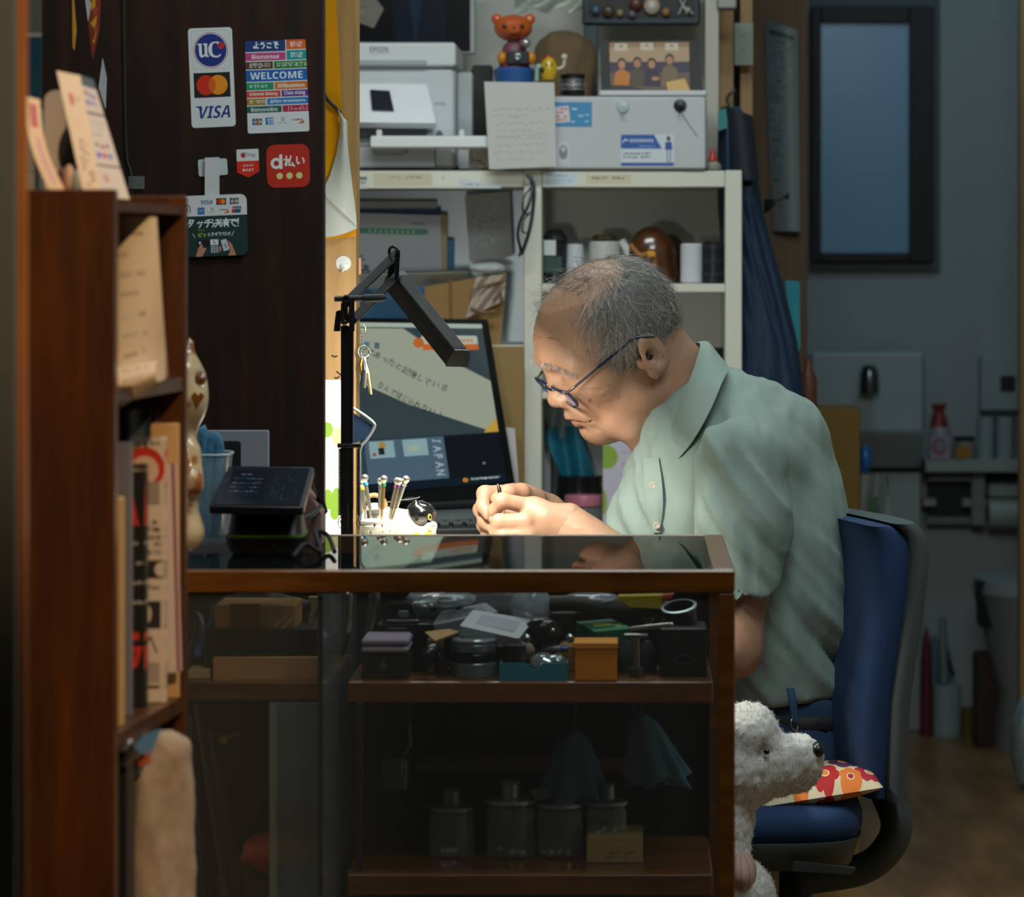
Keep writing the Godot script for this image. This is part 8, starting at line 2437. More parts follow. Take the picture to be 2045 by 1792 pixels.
# ---------------------------------------------------------------- helpers
# a mesh under construction: points, normals, uvs, colours, triangles
class G:
	var v := PackedVector3Array()
	var n := PackedVector3Array()
	var t := PackedVector2Array()
	var c := PackedColorArray()
	var i := PackedInt32Array()
	var col := Color.WHITE
	var tinted := false

	func pt(p: Vector3, nn := Vector3.UP, uv := Vector2.ZERO) -> int:
		v.append(p)
		n.append(nn)
		t.append(uv)
		c.append(col)
		return v.size() - 1

	func tri(a: int, b: int, d: int) -> void:
		i.append(a)
		i.append(d)
		i.append(b)

	func quad(a: Vector3, b: Vector3, d: Vector3, e: Vector3, ua := Vector2(0, 1), ub := Vector2(1, 1), ud := Vector2(1, 0), ue := Vector2(0, 0)) -> void:
		var nn := (d - a).cross(e - b).normalized()
		var k := pt(a, nn, ua)
		pt(b, nn, ub)
		pt(d, nn, ud)
		pt(e, nn, ue)
		tri(k, k + 1, k + 2)
		tri(k, k + 2, k + 3)

	func orient(i0: int) -> void:
		if i0 >= i.size():
			return
		var o := v[i[i0]]
		var vol := 0.0
		for k in range(i0, i.size(), 3):
			vol -= (v[i[k]] - o).dot((v[i[k + 1]] - o).cross(v[i[k + 2]] - o))
		if vol < 0.0:
			for k in range(i0, i.size(), 3):
				var s := i[k + 1]
				i[k + 1] = i[k + 2]
				i[k + 2] = s

	func smooth(v0: int, i0: int) -> void:
		for k in range(v0, v.size()):
			n[k] = Vector3.ZERO
		for k in range(i0, i.size(), 3):
			var f := (v[i[k + 2]] - v[i[k]]).cross(v[i[k + 1]] - v[i[k]])
			n[i[k]] += f
			n[i[k + 1]] += f
			n[i[k + 2]] += f
		for k in range(v0, v.size()):
			n[k] = n[k].normalized() if n[k].length_squared() > 1e-24 else Vector3.UP

	# a box with rounded edges
	func box(tr: Transform3D, size: Vector3, bev := 0.002) -> void:
		var h := size * 0.5
		bev = minf(bev, minf(h.x, minf(h.y, h.z)) * 0.9)
		var ids := {}
		for sx in [-1, 1]:
			for sy in [-1, 1]:
				for sz in [-1, 1]:
					var s := Vector3(sx, sy, sz)
					for ax in 3:
						var p := s * (h - Vector3.ONE * bev)
						p[ax] = s[ax] * h[ax]
						var nn := Vector3.ZERO
						nn[ax] = s[ax]
						var uv := Vector2(0.5 + 0.5 * p.x / h.x, 0.5 - 0.5 * p.y / h.y)
						if ax == 0:
							uv = Vector2(0.5 - 0.5 * s.x * p.z / h.z, 0.5 - 0.5 * p.y / h.y)
						elif ax == 1:
							uv = Vector2(0.5 + 0.5 * p.x / h.x, 0.5 + 0.5 * s.y * p.z / h.z)
						ids[[sx, sy, sz, ax]] = pt(tr * p, (tr.basis * nn).normalized(), uv)
		var i0 := i.size()
		for ax in 3:
			var b := (ax + 1) % 3
			var d := (ax + 2) % 3
			for s in [-1, 1]:
				var q := []
				for w in [[-1, -1], [1, -1], [1, 1], [-1, 1]]:
					var k := [0, 0, 0, ax]
					k[ax] = s
					k[b] = w[0]
					k[d] = w[1]
					q.append(ids[k])
				tri(q[0], q[1], q[2])
				tri(q[0], q[2], q[3])
		for ax in 3:  # the twelve edges, running along ax
			var b := (ax + 1) % 3
			var d := (ax + 2) % 3
			for sb in [-1, 1]:
				for sd in [-1, 1]:
					var k0 := [0, 0, 0, b]
					k0[b] = sb
					k0[d] = sd
					var q := []
					for w in [[-1, b], [1, b], [1, d], [-1, d]]:
						var k := k0.duplicate()
						k[ax] = w[0]
						k[3] = w[1]
						q.append(ids[k])
					tri(q[0], q[1], q[2])
					tri(q[0], q[2], q[3])
		for sx in [-1, 1]:
			for sy in [-1, 1]:
				for sz in [-1, 1]:
					var q := [ids[[sx, sy, sz, 0]], ids[[sx, sy, sz, 1]], ids[[sx, sy, sz, 2]]]
					tri(q[0], q[1], q[2])
		for k in range(i0, i.size(), 3):
			var f := (v[i[k + 2]] - v[i[k]]).cross(v[i[k + 1]] - v[i[k]])
			if f.dot(v[i[k]] + v[i[k + 1]] + v[i[k + 2]] - tr.origin * 3.0) < 0.0:
				var w := i[k + 1]
				i[k + 1] = i[k + 2]
				i[k + 2] = w

	# rings joined into a skin; the ends are closed
	func loft(rows: Array, closed := true, caps := true) -> void:
		var v0 := v.size()
		var i0 := i.size()
		var m: int = rows[0].size()
		var cnt := m + (1 if closed else 0)
		for r in rows.size():
			var row: PackedVector3Array = rows[r]
			for k in cnt:
				pt(row[k % m], Vector3.UP, Vector2(float(k) / (cnt - 1), 1.0 - float(r) / maxf(1, rows.size() - 1)))
		for r in rows.size() - 1:
			for k in cnt - 1:
				var a := v0 + r * cnt + k
				tri(a, a + 1, a + cnt + 1)
				tri(a, a + cnt + 1, a + cnt)
		var v1 := v.size()
		if closed and caps:
			for e in 2:
				var row: PackedVector3Array = rows[0] if e == 0 else rows[-1]
				var mid := Vector3.ZERO
				for p in row:
					mid += p / m
				var o := pt(mid)
				for k in m:
					pt(row[k])
				for k in m:
					if e == 0:
						tri(o, o + 1 + (k + 1) % m, o + 1 + k)
					else:
						tri(o, o + 1 + k, o + 1 + (k + 1) % m)
			orient(i0)
		smooth(v0, i0)
		if closed:  # one normal along the seam
			for r in rows.size():
				var a := v0 + r * cnt
				var b := a + cnt - 1
				if a < v1:
					var s := (n[a] + n[b]).normalized()
					n[a] = s
					n[b] = s

	func tube(path: Array, rad, seg := 8, squash := 1.0, round_ends := false) -> void:
		var rows := []
		var m := path.size()
		var side := Vector3.ZERO
		for k in m:
			var p: Vector3 = path[k]
			var fwd: Vector3 = (path[mini(k + 1, m - 1)] - path[maxi(k - 1, 0)]).normalized()
			if k == 0:
				side = fwd.cross(Vector3.UP if absf(fwd.y) < 0.9 else Vector3.BACK).normalized()
			side = (side - fwd * side.dot(fwd)).normalized()
			var up := side.cross(fwd)
			var r: float = rad[k] if rad is Array else rad
			for e in ([0.3, 0.75, 1.0] if round_ends and k == 0 and m > 1 else [1.0, 0.75, 0.3] if round_ends and k == m - 1 else [1.0]):
				var sh: float = sqrt(1.0 - e * e) * r * (-1.0 if k == 0 else 1.0)
				var row := PackedVector3Array()
				for s in seg:
					var a := TAU * s / seg
					row.append(p + fwd * sh + side * cos(a) * r * e + up * sin(a) * r * squash * e)
				rows.append(row)
		loft(rows)

	# a turned shape: profile of (radius, height), sharp where it bends by more than 35 degrees
	func lathe(prof: Array, tr := Transform3D(), seg := 24) -> void:
		var i0 := i.size()
		var runs := []
		var cur := [prof[0]]
		for k in range(1, prof.size()):
			cur.append(prof[k])
			if k < prof.size() - 1:
				var a: Vector2 = (prof[k] - prof[k - 1]).normalized()
				var b: Vector2 = (prof[k + 1] - prof[k]).normalized()
				if a.dot(b) < 0.82:
					runs.append(cur)
					cur = [prof[k]]
		runs.append(cur)
		for run in runs:
			var v0 := v.size()
			var j0 := i.size()
			for q in run:
				for s in seg + 1:
					var ang := TAU * s / seg
					pt(tr * Vector3(cos(ang) * q.x, q.y, -sin(ang) * q.x), Vector3.UP, Vector2(float(s) / seg, 0))
			for r in run.size() - 1:
				for s in seg:
					var a: int = v0 + r * (seg + 1) + s
					tri(a, a + 1, a + seg + 2)
					tri(a, a + seg + 2, a + seg + 1)
			smooth(v0, j0)
			for r in run.size():
				var a: int = v0 + r * (seg + 1)
				var s := (n[a] + n[a + seg]).normalized()
				n[a] = s
				n[a + seg] = s
		var before := i.slice(i0, i0 + 3)
		orient(i0)
		if i.size() > i0 and i.slice(i0, i0 + 3) != before:
			for k in range(v.size() - 1, -1, -1):
				n[k] = n[k]
			var lo := i[i0]
			for k in range(i0, i.size()):
				lo = mini(lo, i[k])
			for k in range(lo, v.size()):
				n[k] = -n[k]

	func ball(o: Vector3, r: Vector3, b := Basis(), seg := 20) -> void:
		var prof := []
		for k in seg / 2 + 1:
			var a := PI * k / (seg / 2) - PI / 2
			prof.append(Vector2(maxf(cos(a), 0.0), sin(a)))
		lathe(prof, Transform3D(b * Basis.from_scale(r), o), seg)

	# an outline in the x-y plane of tr, pushed back by depth
	func prism(poly: PackedVector2Array, tr: Transform3D, depth: float) -> void:
		var i0 := i.size()
		var idx := Geometry2D.triangulate_polygon(poly)
		var m := poly.size()
		var lo := poly[0]
		var hi := poly[0]
		for p in poly:
			lo = lo.min(p)
			hi = hi.max(p)
		var ext := (hi - lo).max(Vector2.ONE * 1e-6)
		for e in 2:
			var k := v.size()
			for p in poly:
				pt(tr * Vector3(p.x, p.y, -depth * e), tr.basis.z.normalized() * (1 - 2 * e), Vector2((p.x - lo.x) / ext.x, (hi.y - p.y) / ext.y))
			for q in range(0, idx.size(), 3):
				var a := k + idx[q]
				var b := k + idx[q + 1]
				var d := k + idx[q + 2]
				var ccw := (v[b] - v[a]).cross(v[d] - v[a]).dot(n[a]) > 0
				tri(a, b if ccw else d, d if ccw else b)
		for k in m:
			var a := poly[k]
			var b := poly[(k + 1) % m]
			var j := i.size()
			quad(tr * Vector3(a.x, a.y, 0), tr * Vector3(a.x, a.y, -depth), tr * Vector3(b.x, b.y, -depth), tr * Vector3(b.x, b.y, 0))
			var out := tr.basis * Vector3(b.y - a.y, a.x - b.x, 0)
			if Geometry2D.is_polygon_clockwise(poly):
				out = -out
			if out.dot(n[-1]) < 0:
				for w in range(j, i.size(), 3):
					var s := i[w + 1]
					i[w + 1] = i[w + 2]
					i[w + 2] = s
				for w in range(v.size() - 4, v.size()):
					n[w] = -n[w]

	# a flat card between four corners (top left, top right, bottom right, bottom left), uv over its face
	func card(q: Array, thick := 0.0004, rad := 0.0, steps := 5) -> void:
		var w: float = q[0].distance_to(q[1])
		var h: float = q[0].distance_to(q[3])
		var pts := PackedVector2Array()
		if rad <= 0:
			pts = PackedVector2Array([Vector2(0, 0), Vector2(1, 0), Vector2(1, 1), Vector2(0, 1)])
		else:
			for k in 4:
				var o: Vector2 = [Vector2(rad, rad), Vector2(w - rad, rad), Vector2(w - rad, h - rad), Vector2(rad, h - rad)][k]
				for s in steps + 1:
					var a := PI + PI / 2 * (k + float(s) / steps)
					var p := o + Vector2(cos(a), sin(a)) * rad
					pts.append(Vector2(p.x / w, p.y / h))
		outline(q, pts, thick)

	func outline(q: Array, pts: PackedVector2Array, thick: float) -> void:
		var nn: Vector3 = (q[1] - q[3]).cross(q[0] - q[2]).normalized()
		if Geometry2D.is_polygon_clockwise(pts):
			pts.reverse()
		var idx := Geometry2D.triangulate_polygon(pts)
		var f := []
		for p in pts:
			f.append(q[0].lerp(q[1], p.x).lerp(q[3].lerp(q[2], p.x), p.y))
		for e in 2:
			var k := v.size()
			for s in pts.size():
				pt(f[s] - nn * thick * e, nn * (1 - 2 * e), pts[s])
			for s in range(0, idx.size(), 3):
				var a := k + idx[s]
				var b := k + idx[s + 1]
				var d := k + idx[s + 2]
				var ccw := (v[b] - v[a]).cross(v[d] - v[a]).dot(n[a]) > 0
				tri(a, b if ccw else d, d if ccw else b)
		for s in pts.size():
			var r := (s + 1) % pts.size()
			quad(f[r], f[r] - nn * thick, f[s] - nn * thick, f[s], pts[r], pts[r], pts[s], pts[s])

	# a bent sheet of some thickness: fn(u, v) gives its middle
	func sheet(fn: Callable, nu: int, nv: int, thick := 0.0006) -> void:
		var i0 := i.size()
		var v0 := v.size()
		var e := 0.002
		for f in 2:
			for b in nv + 1:
				for a in nu + 1:
					var uu := float(a) / nu
					var vv := float(b) / nv
					var p: Vector3 = fn.call(uu, vv)
					var du: Vector3 = fn.call(uu + e, vv) - fn.call(uu - e, vv)
					var dv: Vector3 = fn.call(uu, vv + e) - fn.call(uu, vv - e)
					var nn := dv.cross(du).normalized()
					pt(p + nn * thick * (0.5 - f), nn * (1 - 2 * f), Vector2(uu, vv))
		var w := nu + 1
		var face := w * (nv + 1)
		for f in 2:
			for b in nv:
				for a in nu:
					var k := v0 + f * face + b * w + a
					if f == 0:
						tri(k, k + w, k + w + 1)
						tri(k, k + w + 1, k + 1)
					else:
						tri(k, k + w + 1, k + w)
						tri(k, k + 1, k + w + 1)
		for b in nv:
			for a in [0, nu]:
				var k: int = v0 + b * w + a
				tri(k, k + face, k + face + w)
				tri(k, k + face + w, k + w)
		for a in nu:
			for b in [0, nv]:
				var k: int = v0 + b * w + a
				tri(k, k + face, k + face + 1)
				tri(k, k + face + 1, k + 1)

	func mesh() -> ArrayMesh:
		var arr := []
		arr.resize(Mesh.ARRAY_MAX)
		arr[Mesh.ARRAY_VERTEX] = v
		arr[Mesh.ARRAY_NORMAL] = n
		arr[Mesh.ARRAY_TEX_UV] = t
		if tinted:
			arr[Mesh.ARRAY_COLOR] = c
		arr[Mesh.ARRAY_INDEX] = i
		var m := ArrayMesh.new()
		m.add_surface_from_arrays(Mesh.PRIMITIVE_TRIANGLES, arr)
		return m


# one member of a distance field: a tapered capsule, an ellipsoid or a half space
class Prim:
	var kind := 0
	var a := Vector3.ZERO
	var b := Vector3.ZERO
	var l2 := 1.0
	var ra := 0.0
	var rb := 0.0
	var k := 0.01
	var cut := false
	var inv := Basis()
	var r := Vector3.ONE

	func d(p: Vector3) -> float:
		if kind == 0:
			var q := p - a
			var h := clampf(q.dot(b) / l2, 0.0, 1.0)
			return (q - b * h).length() - ra - (rb - ra) * h
		if kind == 1:
			var q := inv * (p - a)
			var k0 := (q / r).length()
			if k0 < 0.02:
				return -minf(r.x, minf(r.y, r.z))
			return k0 * (k0 - 1.0) / (q / (r * r)).length()
		return (p - a).dot(b)


class Sdf:
	var list: Array[Prim] = []

	func cap(a: Vector3, b: Vector3, ra: float, rb: float, k := 0.01, cut := false) -> void:
		var q := Prim.new()
		q.a = a
		q.b = b - a
		q.l2 = maxf(q.b.length_squared(), 1e-10)
		q.ra = ra
		q.rb = rb
		q.k = k
		q.cut = cut
		list.append(q)

	func chain(pts: Array, rad: Array, k := 0.01) -> void:
		for s in pts.size() - 1:
			cap(pts[s], pts[s + 1], rad[s], rad[s + 1], k)

	func ell(o: Vector3, r: Vector3, b := Basis(), k := 0.01, cut := false) -> void:
		var q := Prim.new()
		q.kind = 1
		q.a = o
		q.r = r
		q.inv = b.inverse()
		q.k = k
		q.cut = cut
		list.append(q)

	func plane(o: Vector3, nn: Vector3, k := 0.002) -> void:  # takes away the side that nn points to
		var q := Prim.new()
		q.kind = 2
		q.a = o
		q.b = -nn.normalized()
		q.k = k
		q.cut = true
		list.append(q)

	static func ev(l: Array[Prim], p: Vector3) -> float:
		var d := 10.0
		for q in l:
			var e := q.d(p)
			var k := q.k
			if q.cut:
				var h := clampf(0.5 - 0.5 * (d + e) / k, 0.0, 1.0)
				d = d + (-e - d) * h + k * h * (1.0 - h)
			else:
				var h := clampf(0.5 + 0.5 * (e - d) / k, 0.0, 1.0)
				d = e + (d - e) * h - k * h * (1.0 - h)
		return d

	# surface nets over the cells near the surface; move(p, n) may push each point along its normal
	func skin(g: G, lo: Vector3, hi: Vector3, h: float, move = null, tint = null) -> void:
		const B := 4
		var far_end := lo.max(hi)
		lo = lo.min(hi)
		hi = far_end
		var nb := Vector3i(((hi - lo) / (h * B)).ceil())
		var nx := nb.x * B + 1
		var ny := nb.y * B + 1
		var nz := nb.z * B + 1
		var val := PackedFloat32Array()
		val.resize(nx * ny * nz)
		val.fill(1e9)
		var at := PackedInt32Array()
		at.resize(nx * ny * nz)
		at.fill(-1)
		var sy := nx
		var sz := nx * ny
		var half := h * B * 0.5
		var reach := half * 1.7321 * 1.5
		var v0 := g.v.size()
		var i0 := g.i.size()
		var cells := PackedInt32Array()
		for bz in nb.z:
			for by in nb.y:
				for bx in nb.x:
					var o := lo + Vector3(bx, by, bz) * (h * B)
					var mid := o + Vector3.ONE * half
					var near: Array[Prim] = []
					var any := false
					for q in list:
						var e := q.d(mid)
						if e < reach + q.k * 1.5:
							near.append(q)
							any = any or not q.cut
					if not any or absf(ev(near, mid)) > reach:
						continue
					for kz in B + 1:
						for ky in B + 1:
							var row := (bz * B + kz) * sz + (by * B + ky) * sy + bx * B
							for kx in B + 1:
								if val[row + kx] > 1e8:
									val[row + kx] = ev(near, o + Vector3(kx, ky, kz) * h)
					for kz in B:
						for ky in B:
							var row := (bz * B + kz) * sz + (by * B + ky) * sy + bx * B
							for kx in B:
								var c0 := row + kx
								var neg := 0
								for cc in [c0, c0 + 1, c0 + sy, c0 + sy + 1, c0 + sz, c0 + sz + 1, c0 + sz + sy, c0 + sz + sy + 1]:
									if val[cc] < 0.0:
										neg += 1
								if neg == 0 or neg == 8:
									continue
								cells.append(c0)
		var edges := [[0, 1, 0], [sy, sy + 1, 0], [sz, sz + 1, 0], [sz + sy, sz + sy + 1, 0], [0, sy, 1], [1, 1 + sy, 1], [sz, sz + sy, 1], [sz + 1, sz + 1 + sy, 1], [0, sz, 2], [1, 1 + sz, 2], [sy, sy + sz, 2], [sy + 1, sy + 1 + sz, 2]]
		var offs := {}
		for e in edges:
			offs[e[0]] = Vector3(e[0] % sz % sy, (e[0] % sz) / sy, e[0] / sz)
		for c0 in cells:
			var sum := Vector3.ZERO
			var cnt := 0
			for e in edges:
				var a := val[c0 + e[0]]
				var b := val[c0 + e[1]]
				if (a < 0.0) != (b < 0.0):
					var p: Vector3 = offs[e[0]]
					p[e[2]] += a / (a - b)
					sum += p
					cnt += 1
			var base := Vector3(c0 % sz % sy, (c0 % sz) / sy, c0 / sz)
			at[c0] = g.pt(lo + (base + sum / cnt) * h)
		for c0 in cells:
			for ax in 3:
				var st: int = [1, sy, sz][ax]
				var s1: int = [sy, sz, 1][ax]
				var s2: int = [sz, 1, sy][ax]
				var a := val[c0] < 0.0
				if a == (val[c0 + st] < 0.0) or c0 - s1 - s2 < 0:
					continue
				var q0 := at[c0]
				var q1 := at[c0 - s1]
				var q2 := at[c0 - s1 - s2]
				var q3 := at[c0 - s2]
				if q0 < 0 or q1 < 0 or q2 < 0 or q3 < 0:
					continue
				if a:
					g.tri(q0, q1, q2)
					g.tri(q0, q2, q3)
				else:
					g.tri(q0, q2, q1)
					g.tri(q0, q3, q2)
		g.smooth(v0, i0)
		if move != null:
			for k in range(v0, g.v.size()):
				g.v[k] += g.n[k] * move.call(g.v[k], g.n[k])
			g.smooth(v0, i0)
		if tint != null:
			g.tinted = true
			for k in range(v0, g.v.size()):
				g.c[k] = tint.call(g.v[k], g.n[k])


# a drawing for flat print: w x h units at so many pixels a unit
class Cv:
	var im: Image
	var s := 1.0

	func _init(w: float, h: float, scale := 3.0, bg := Color.WHITE) -> void:
		s = scale
		im = Image.create(maxi(1, roundi(w * s)), maxi(1, roundi(h * s)), false, Image.FORMAT_RGB8)
		im.fill(bg)

	func rect(x: float, y: float, w: float, h: float, col: Color) -> void:
		im.fill_rect(Rect2i(roundi(x * s), roundi(y * s), maxi(1, roundi(w * s)), maxi(1, roundi(h * s))), col)

	func poly(pts: PackedVector2Array, col: Color) -> void:
		var lo := 1e9
		var hi := -1e9
		for p in pts:
			lo = minf(lo, p.y)
			hi = maxf(hi, p.y)
		for y in range(maxi(0, floori(lo * s)), mini(im.get_height(), ceili(hi * s) + 1)):
			var yy := (y + 0.5) / s
			var xs := []
			for k in pts.size():
				var a := pts[k]
				var b := pts[(k + 1) % pts.size()]
				if (a.y <= yy) != (b.y <= yy):
					xs.append(a.x + (yy - a.y) / (b.y - a.y) * (b.x - a.x))
			xs.sort()
			for k in range(0, xs.size() - 1, 2):
				var x0 := roundi(xs[k] * s)
				var x1 := roundi(xs[k + 1] * s)
				if x1 > x0:
					im.fill_rect(Rect2i(x0, y, x1 - x0, 1), col)

	func ell(x: float, y: float, rx: float, ry: float, col: Color) -> void:
		var pts := PackedVector2Array()
		for k in 28:
			pts.append(Vector2(x + cos(TAU * k / 28) * rx, y + sin(TAU * k / 28) * ry))
		poly(pts, col)

	func line(pts: Array, w: float, col: Color) -> void:
		for k in pts.size() - 1:
			var a: Vector2 = pts[k]
			var b: Vector2 = pts[k + 1]
			var q := (b - a).normalized().orthogonal() * w * 0.5
			poly(PackedVector2Array([a + q, b + q, b - q, a - q]), col)
		if w * s > 2.5:
			for p in pts:
				ell(p.x, p.y, w * 0.5, w * 0.5, col)

	func rrect(x: float, y: float, w: float, h: float, r: float, col: Color) -> void:
		var pts := PackedVector2Array()
		for k in 4:
			var o: Vector2 = [Vector2(x + r, y + r), Vector2(x + w - r, y + r), Vector2(x + w - r, y + h - r), Vector2(x + r, y + h - r)][k]
			for q in 6:
				var a := PI + PI / 2 * (k + q / 5.0)
				pts.append(o + Vector2(cos(a), sin(a)) * r)
		poly(pts, col)

	# lettering that fills the box x0..x1, y0..y1
	func text(str: String, x0: float, y0: float, x1: float, y1: float, col: Color, bold := true, slant := 0.0, font := "Droid Sans") -> void:
		var f := SystemFont.new()
		f.font_names = PackedStringArray([font])
		f.font_weight = 700 if bold else 400
		var m := TextMesh.new()
		m.font = f
		m.font_size = 64
		m.depth = 0.0
		m.curve_step = 2.0
		m.text = str
		var arr := m.surface_get_arrays(0)
		var v: PackedVector3Array = arr[Mesh.ARRAY_VERTEX]
		var idx: PackedInt32Array = arr[Mesh.ARRAY_INDEX]
		var bb := m.get_aabb()
		for k in range(0, idx.size(), 3):
			var tri := PackedVector2Array()
			for q in 3:
				var p := v[idx[k + q]]
				var u := (p.x - bb.position.x) / bb.size.x
				var w := (p.y - bb.position.y) / bb.size.y
				tri.append(Vector2(lerpf(x0, x1, u) + slant * (w - 0.5) * (y1 - y0), lerpf(y1, y0, w)))
			poly(tri, col)

	# strokes on a ten by ten grid; «~» marks a curved stroke
	func strokes(code: String, x: float, y: float, size: float, w: float, col: Color, turn := 0.0) -> void:
		for st in code.split(" ", false):
			var curved := st.begins_with("~")
			var raw := st.substr(1) if curved else st
			var pts := []
			for k in range(0, raw.length() - 1, 2):
				pts.append(Vector2(raw[k].to_int() + 0.5, raw[k + 1].to_int() + 0.5) / 10.0)
			if curved and pts.size() > 2:
				var fine := []
				for k in pts.size() - 1:
					for q in 5:
						fine.append(pts[k].cubic_interpolate(pts[k + 1], pts[maxi(k - 1, 0)], pts[mini(k + 2, pts.size() - 1)], q / 5.0))
				fine.append(pts[-1])
				pts = fine
			var out := []
			for p in pts:
				out.append(Vector2(x, y) + (p * size).rotated(turn))
			line(out, w, col)

	# rows of short marks, as small print looks from afar
	func lines(x: float, y: float, w: float, rows: int, step: float, col: Color, rng: RandomNumberGenerator, tall := 0.45) -> void:
		for r in rows:
			var xx := x
			while xx < x + w:
				var l := rng.randf_range(0.4, 1.4) * step
				if rng.randf() < 0.85:
					rect(xx, y + r * step + rng.randf_range(-0.1, 0.1) * step, minf(l, x + w - xx) * 0.8, step * tall, col.lerp(Color.WHITE, rng.randf() * 0.4))
				xx += l
			if rng.randf() < 0.3:
				w *= 0.9

	func tex() -> ImageTexture:
		return ImageTexture.create_from_image(im)


# how Japanese and a few other characters are written, stroke by stroke
var glyph := {
	"よ": "53 83 ~50565748281726466888", "う": "~3161 ~235374756749", "こ": "~227263 ~26284878", "そ": "~2171348454464879", "い": "~21253746 ~728486",
	"払": "03 0343 20281817 1644 6048 4888 7699", "タ": "~302415 31715528 3355", "ッ": "2435 4354 ~736649", "チ": "7122 0494 ~525539", "決": "0112 0415 0926 4282 8285 3595 ~616539 6598",
	"済": "0112 0415 0926 6062 3292 ~426594 ~825534 4549 8589 4686 4787", "で": "~12723435477979 7384 8293", "！": "5056 5859", "ピ": "212878 2564 ~7181827271", "と": "~3144 ~7325274878",
	"か": "~1262655838 ~403518 ~7285", "ざ": "~1373 ~315564 ~35274868 7081 8091", "す": "1282 ~5055463545564839", "だ": "1252 ~302508 5484 ~565888 7182 8091", "け": "~11151826 4393 ~717559",
	"メ": "~705518 3278", "ル": "~313518 ~616794", "ペ": "~053388 ~7282837372", "イ": "~805415 5359", "使": "~2003 1219 3292 4383864643 ~606539 4699", "え": "4061 ~23731854577898",
	"ま": "2282 2484 ~505738264678", "録": "2003 2043 1434 0545 2428 1627 3637 0848 5181 8184 5383 4494 747969 5567 9577", "あ": "1272 ~404458 ~6437181644748668", "っ": "~2464857658",
	"た": "0252 ~302508 5484 ~565888", "記": "1131 0343 1535 1737391917 5191 9194 9454 545999 9997", "憶": "1305 3344 2029 6061 4292 5354 8384 4494 5585875755 5686 4849 ~686989 9899",
	"し": "~3037496987", "て": "~128254465879", "る": "~21713564867848374758", "な": "1252 ~302516 7283 ~6368493858 5889", "ん": "~5035183646576887", "信": "~2003 1219 6061 3292 4484 4686 4888894948",
	"じ": "~3037496987 6172 8192", "ら": "~3051 ~232745747648", "れ": "2029 033308 ~3462636888", "迎": "0112 041417 ~173899 ~514247 4766 6191 919585 6168", "歡": "1141 2122 3132 0353 1418 1444 1646 1848 2428 ~7053 6292 9284 ~746549 7598",
	"欢": "0131 ~3118 1237 ~6043 5292 9284 ~645549 6598", "환": "3040 1252 ~3323243433 3536 1656 7076 7393 181979", "영": "~2010142434301020 7075 5171 5373 ~4636384858564636", "합": "3040 1252 ~3323243433 7075 7292 26292979 7679 2878",
	"니": "111747 7079", "다": "41111747 7079 7494", "ย": "~2131242747 717747 7170", "ิ": "~21413121", "น": "~2131242767 6163 6777", "ด": "~4535454727217167", "ี": "~21513121 5152", "ต": "~45354547272151617177", "้": "~413151", "อ": "~213161716777373527",
	"ร": "~617151316169 6949", "ั": "~314151", "บ": "~2131272767 6761", "வ": "~3724224464 6167 2777", "ர": "3169 3161 6166", "ே": "~5121242664 4668", "ற": "~2724426466 6268", "பு": "2127 2757 5157 ~5779", "स": "0292 2227 2565 6269 2429", "व": "0292 7279 ~7535476", "ा": "0292 5259",
	"ग": "0292 3237 7279 3748", "त": "0292 7279 ~4447 3575", "أ": "5259 4050", "ه": "~5747365747", "ل": "5058 5838", "ا": "5058", "و": "~5545565747", "س": "1535 3637 5657 7576 1737",
}

var mats := {}
var counts := {}
var off := {}
var rng := RandomNumberGenerator.new()

# a pixel of the photograph at a distance -> a point
func P(x: float, y: float, d: float) -> Vector3:
	return Vector3((x - CX) * d / F, EYE - (y - HY) * d / F, -d)

func R4(x0: float, y0: float, x1: float, y1: float, d: float) -> Array:
	return [P(x0, y0, d), P(x1, y0, d), P(x1, y1, d), P(x0, y1, d)]

func Q4(p: Array, d) -> Array:  # four pixel corners, clockwise from top left, at one distance or one each
	var out := []
	for k in 4:
		out.append(P(p[k][0], p[k][1], d[k] if d is Array else d))
	return out

func M(hex: String, rough := 0.6, metal := 0.0, more := {}) -> StandardMaterial3D:
	var key := [hex, rough, metal, more]
	if mats.has(key):
		return mats[key]
	var m := StandardMaterial3D.new()
	m.albedo_color = Color.html(hex)
	m.roughness = rough
	m.metallic = metal
	for k in more:
		if k == "coat":
			m.clearcoat_enabled = true
			m.clearcoat = more[k]
			m.clearcoat_roughness = 0.15
		elif k == "rim":
			m.rim_enabled = true
			m.rim = more[k]
			m.rim_tint = 0.7
		elif k == "sss":
			m.subsurf_scatter_enabled = true
			m.subsurf_scatter_strength = more[k]
		elif k == "back":
			m.backlight_enabled = true
			m.backlight = Color.html(more[k])
		elif k == "spec":
			m.metallic_specular = more[k]
		elif k == "tint":
			m.vertex_color_use_as_albedo = true
		elif k == "bump":
			m.heightmap_enabled = true
			m.heightmap_texture = noise_tex(more[k][0])
			m.heightmap_scale = more[k][1]
			m.uv1_triplanar = true
			m.uv1_world_triplanar = true
			m.uv1_scale = Vector3.ONE * more[k][2]
	mats[key] = m
	return m

func glass(alpha := 0.06, tint := "e8f4f2", rough := 0.02, spec := 0.5) -> StandardMaterial3D:
	var m := M(tint, rough, 0.0, {"g": alpha, "spec": spec})
	m.transparency = BaseMaterial3D.TRANSPARENCY_ALPHA
	m.albedo_color.a = alpha
	return m

func film(hex: String, alpha: float, rough := 0.35) -> StandardMaterial3D:  # thin cloudy plastic
	var m := M(hex, rough, 0.0, {"f": alpha})
	m.transparency = BaseMaterial3D.TRANSPARENCY_ALPHA
	m.albedo_color.a = alpha
	return m

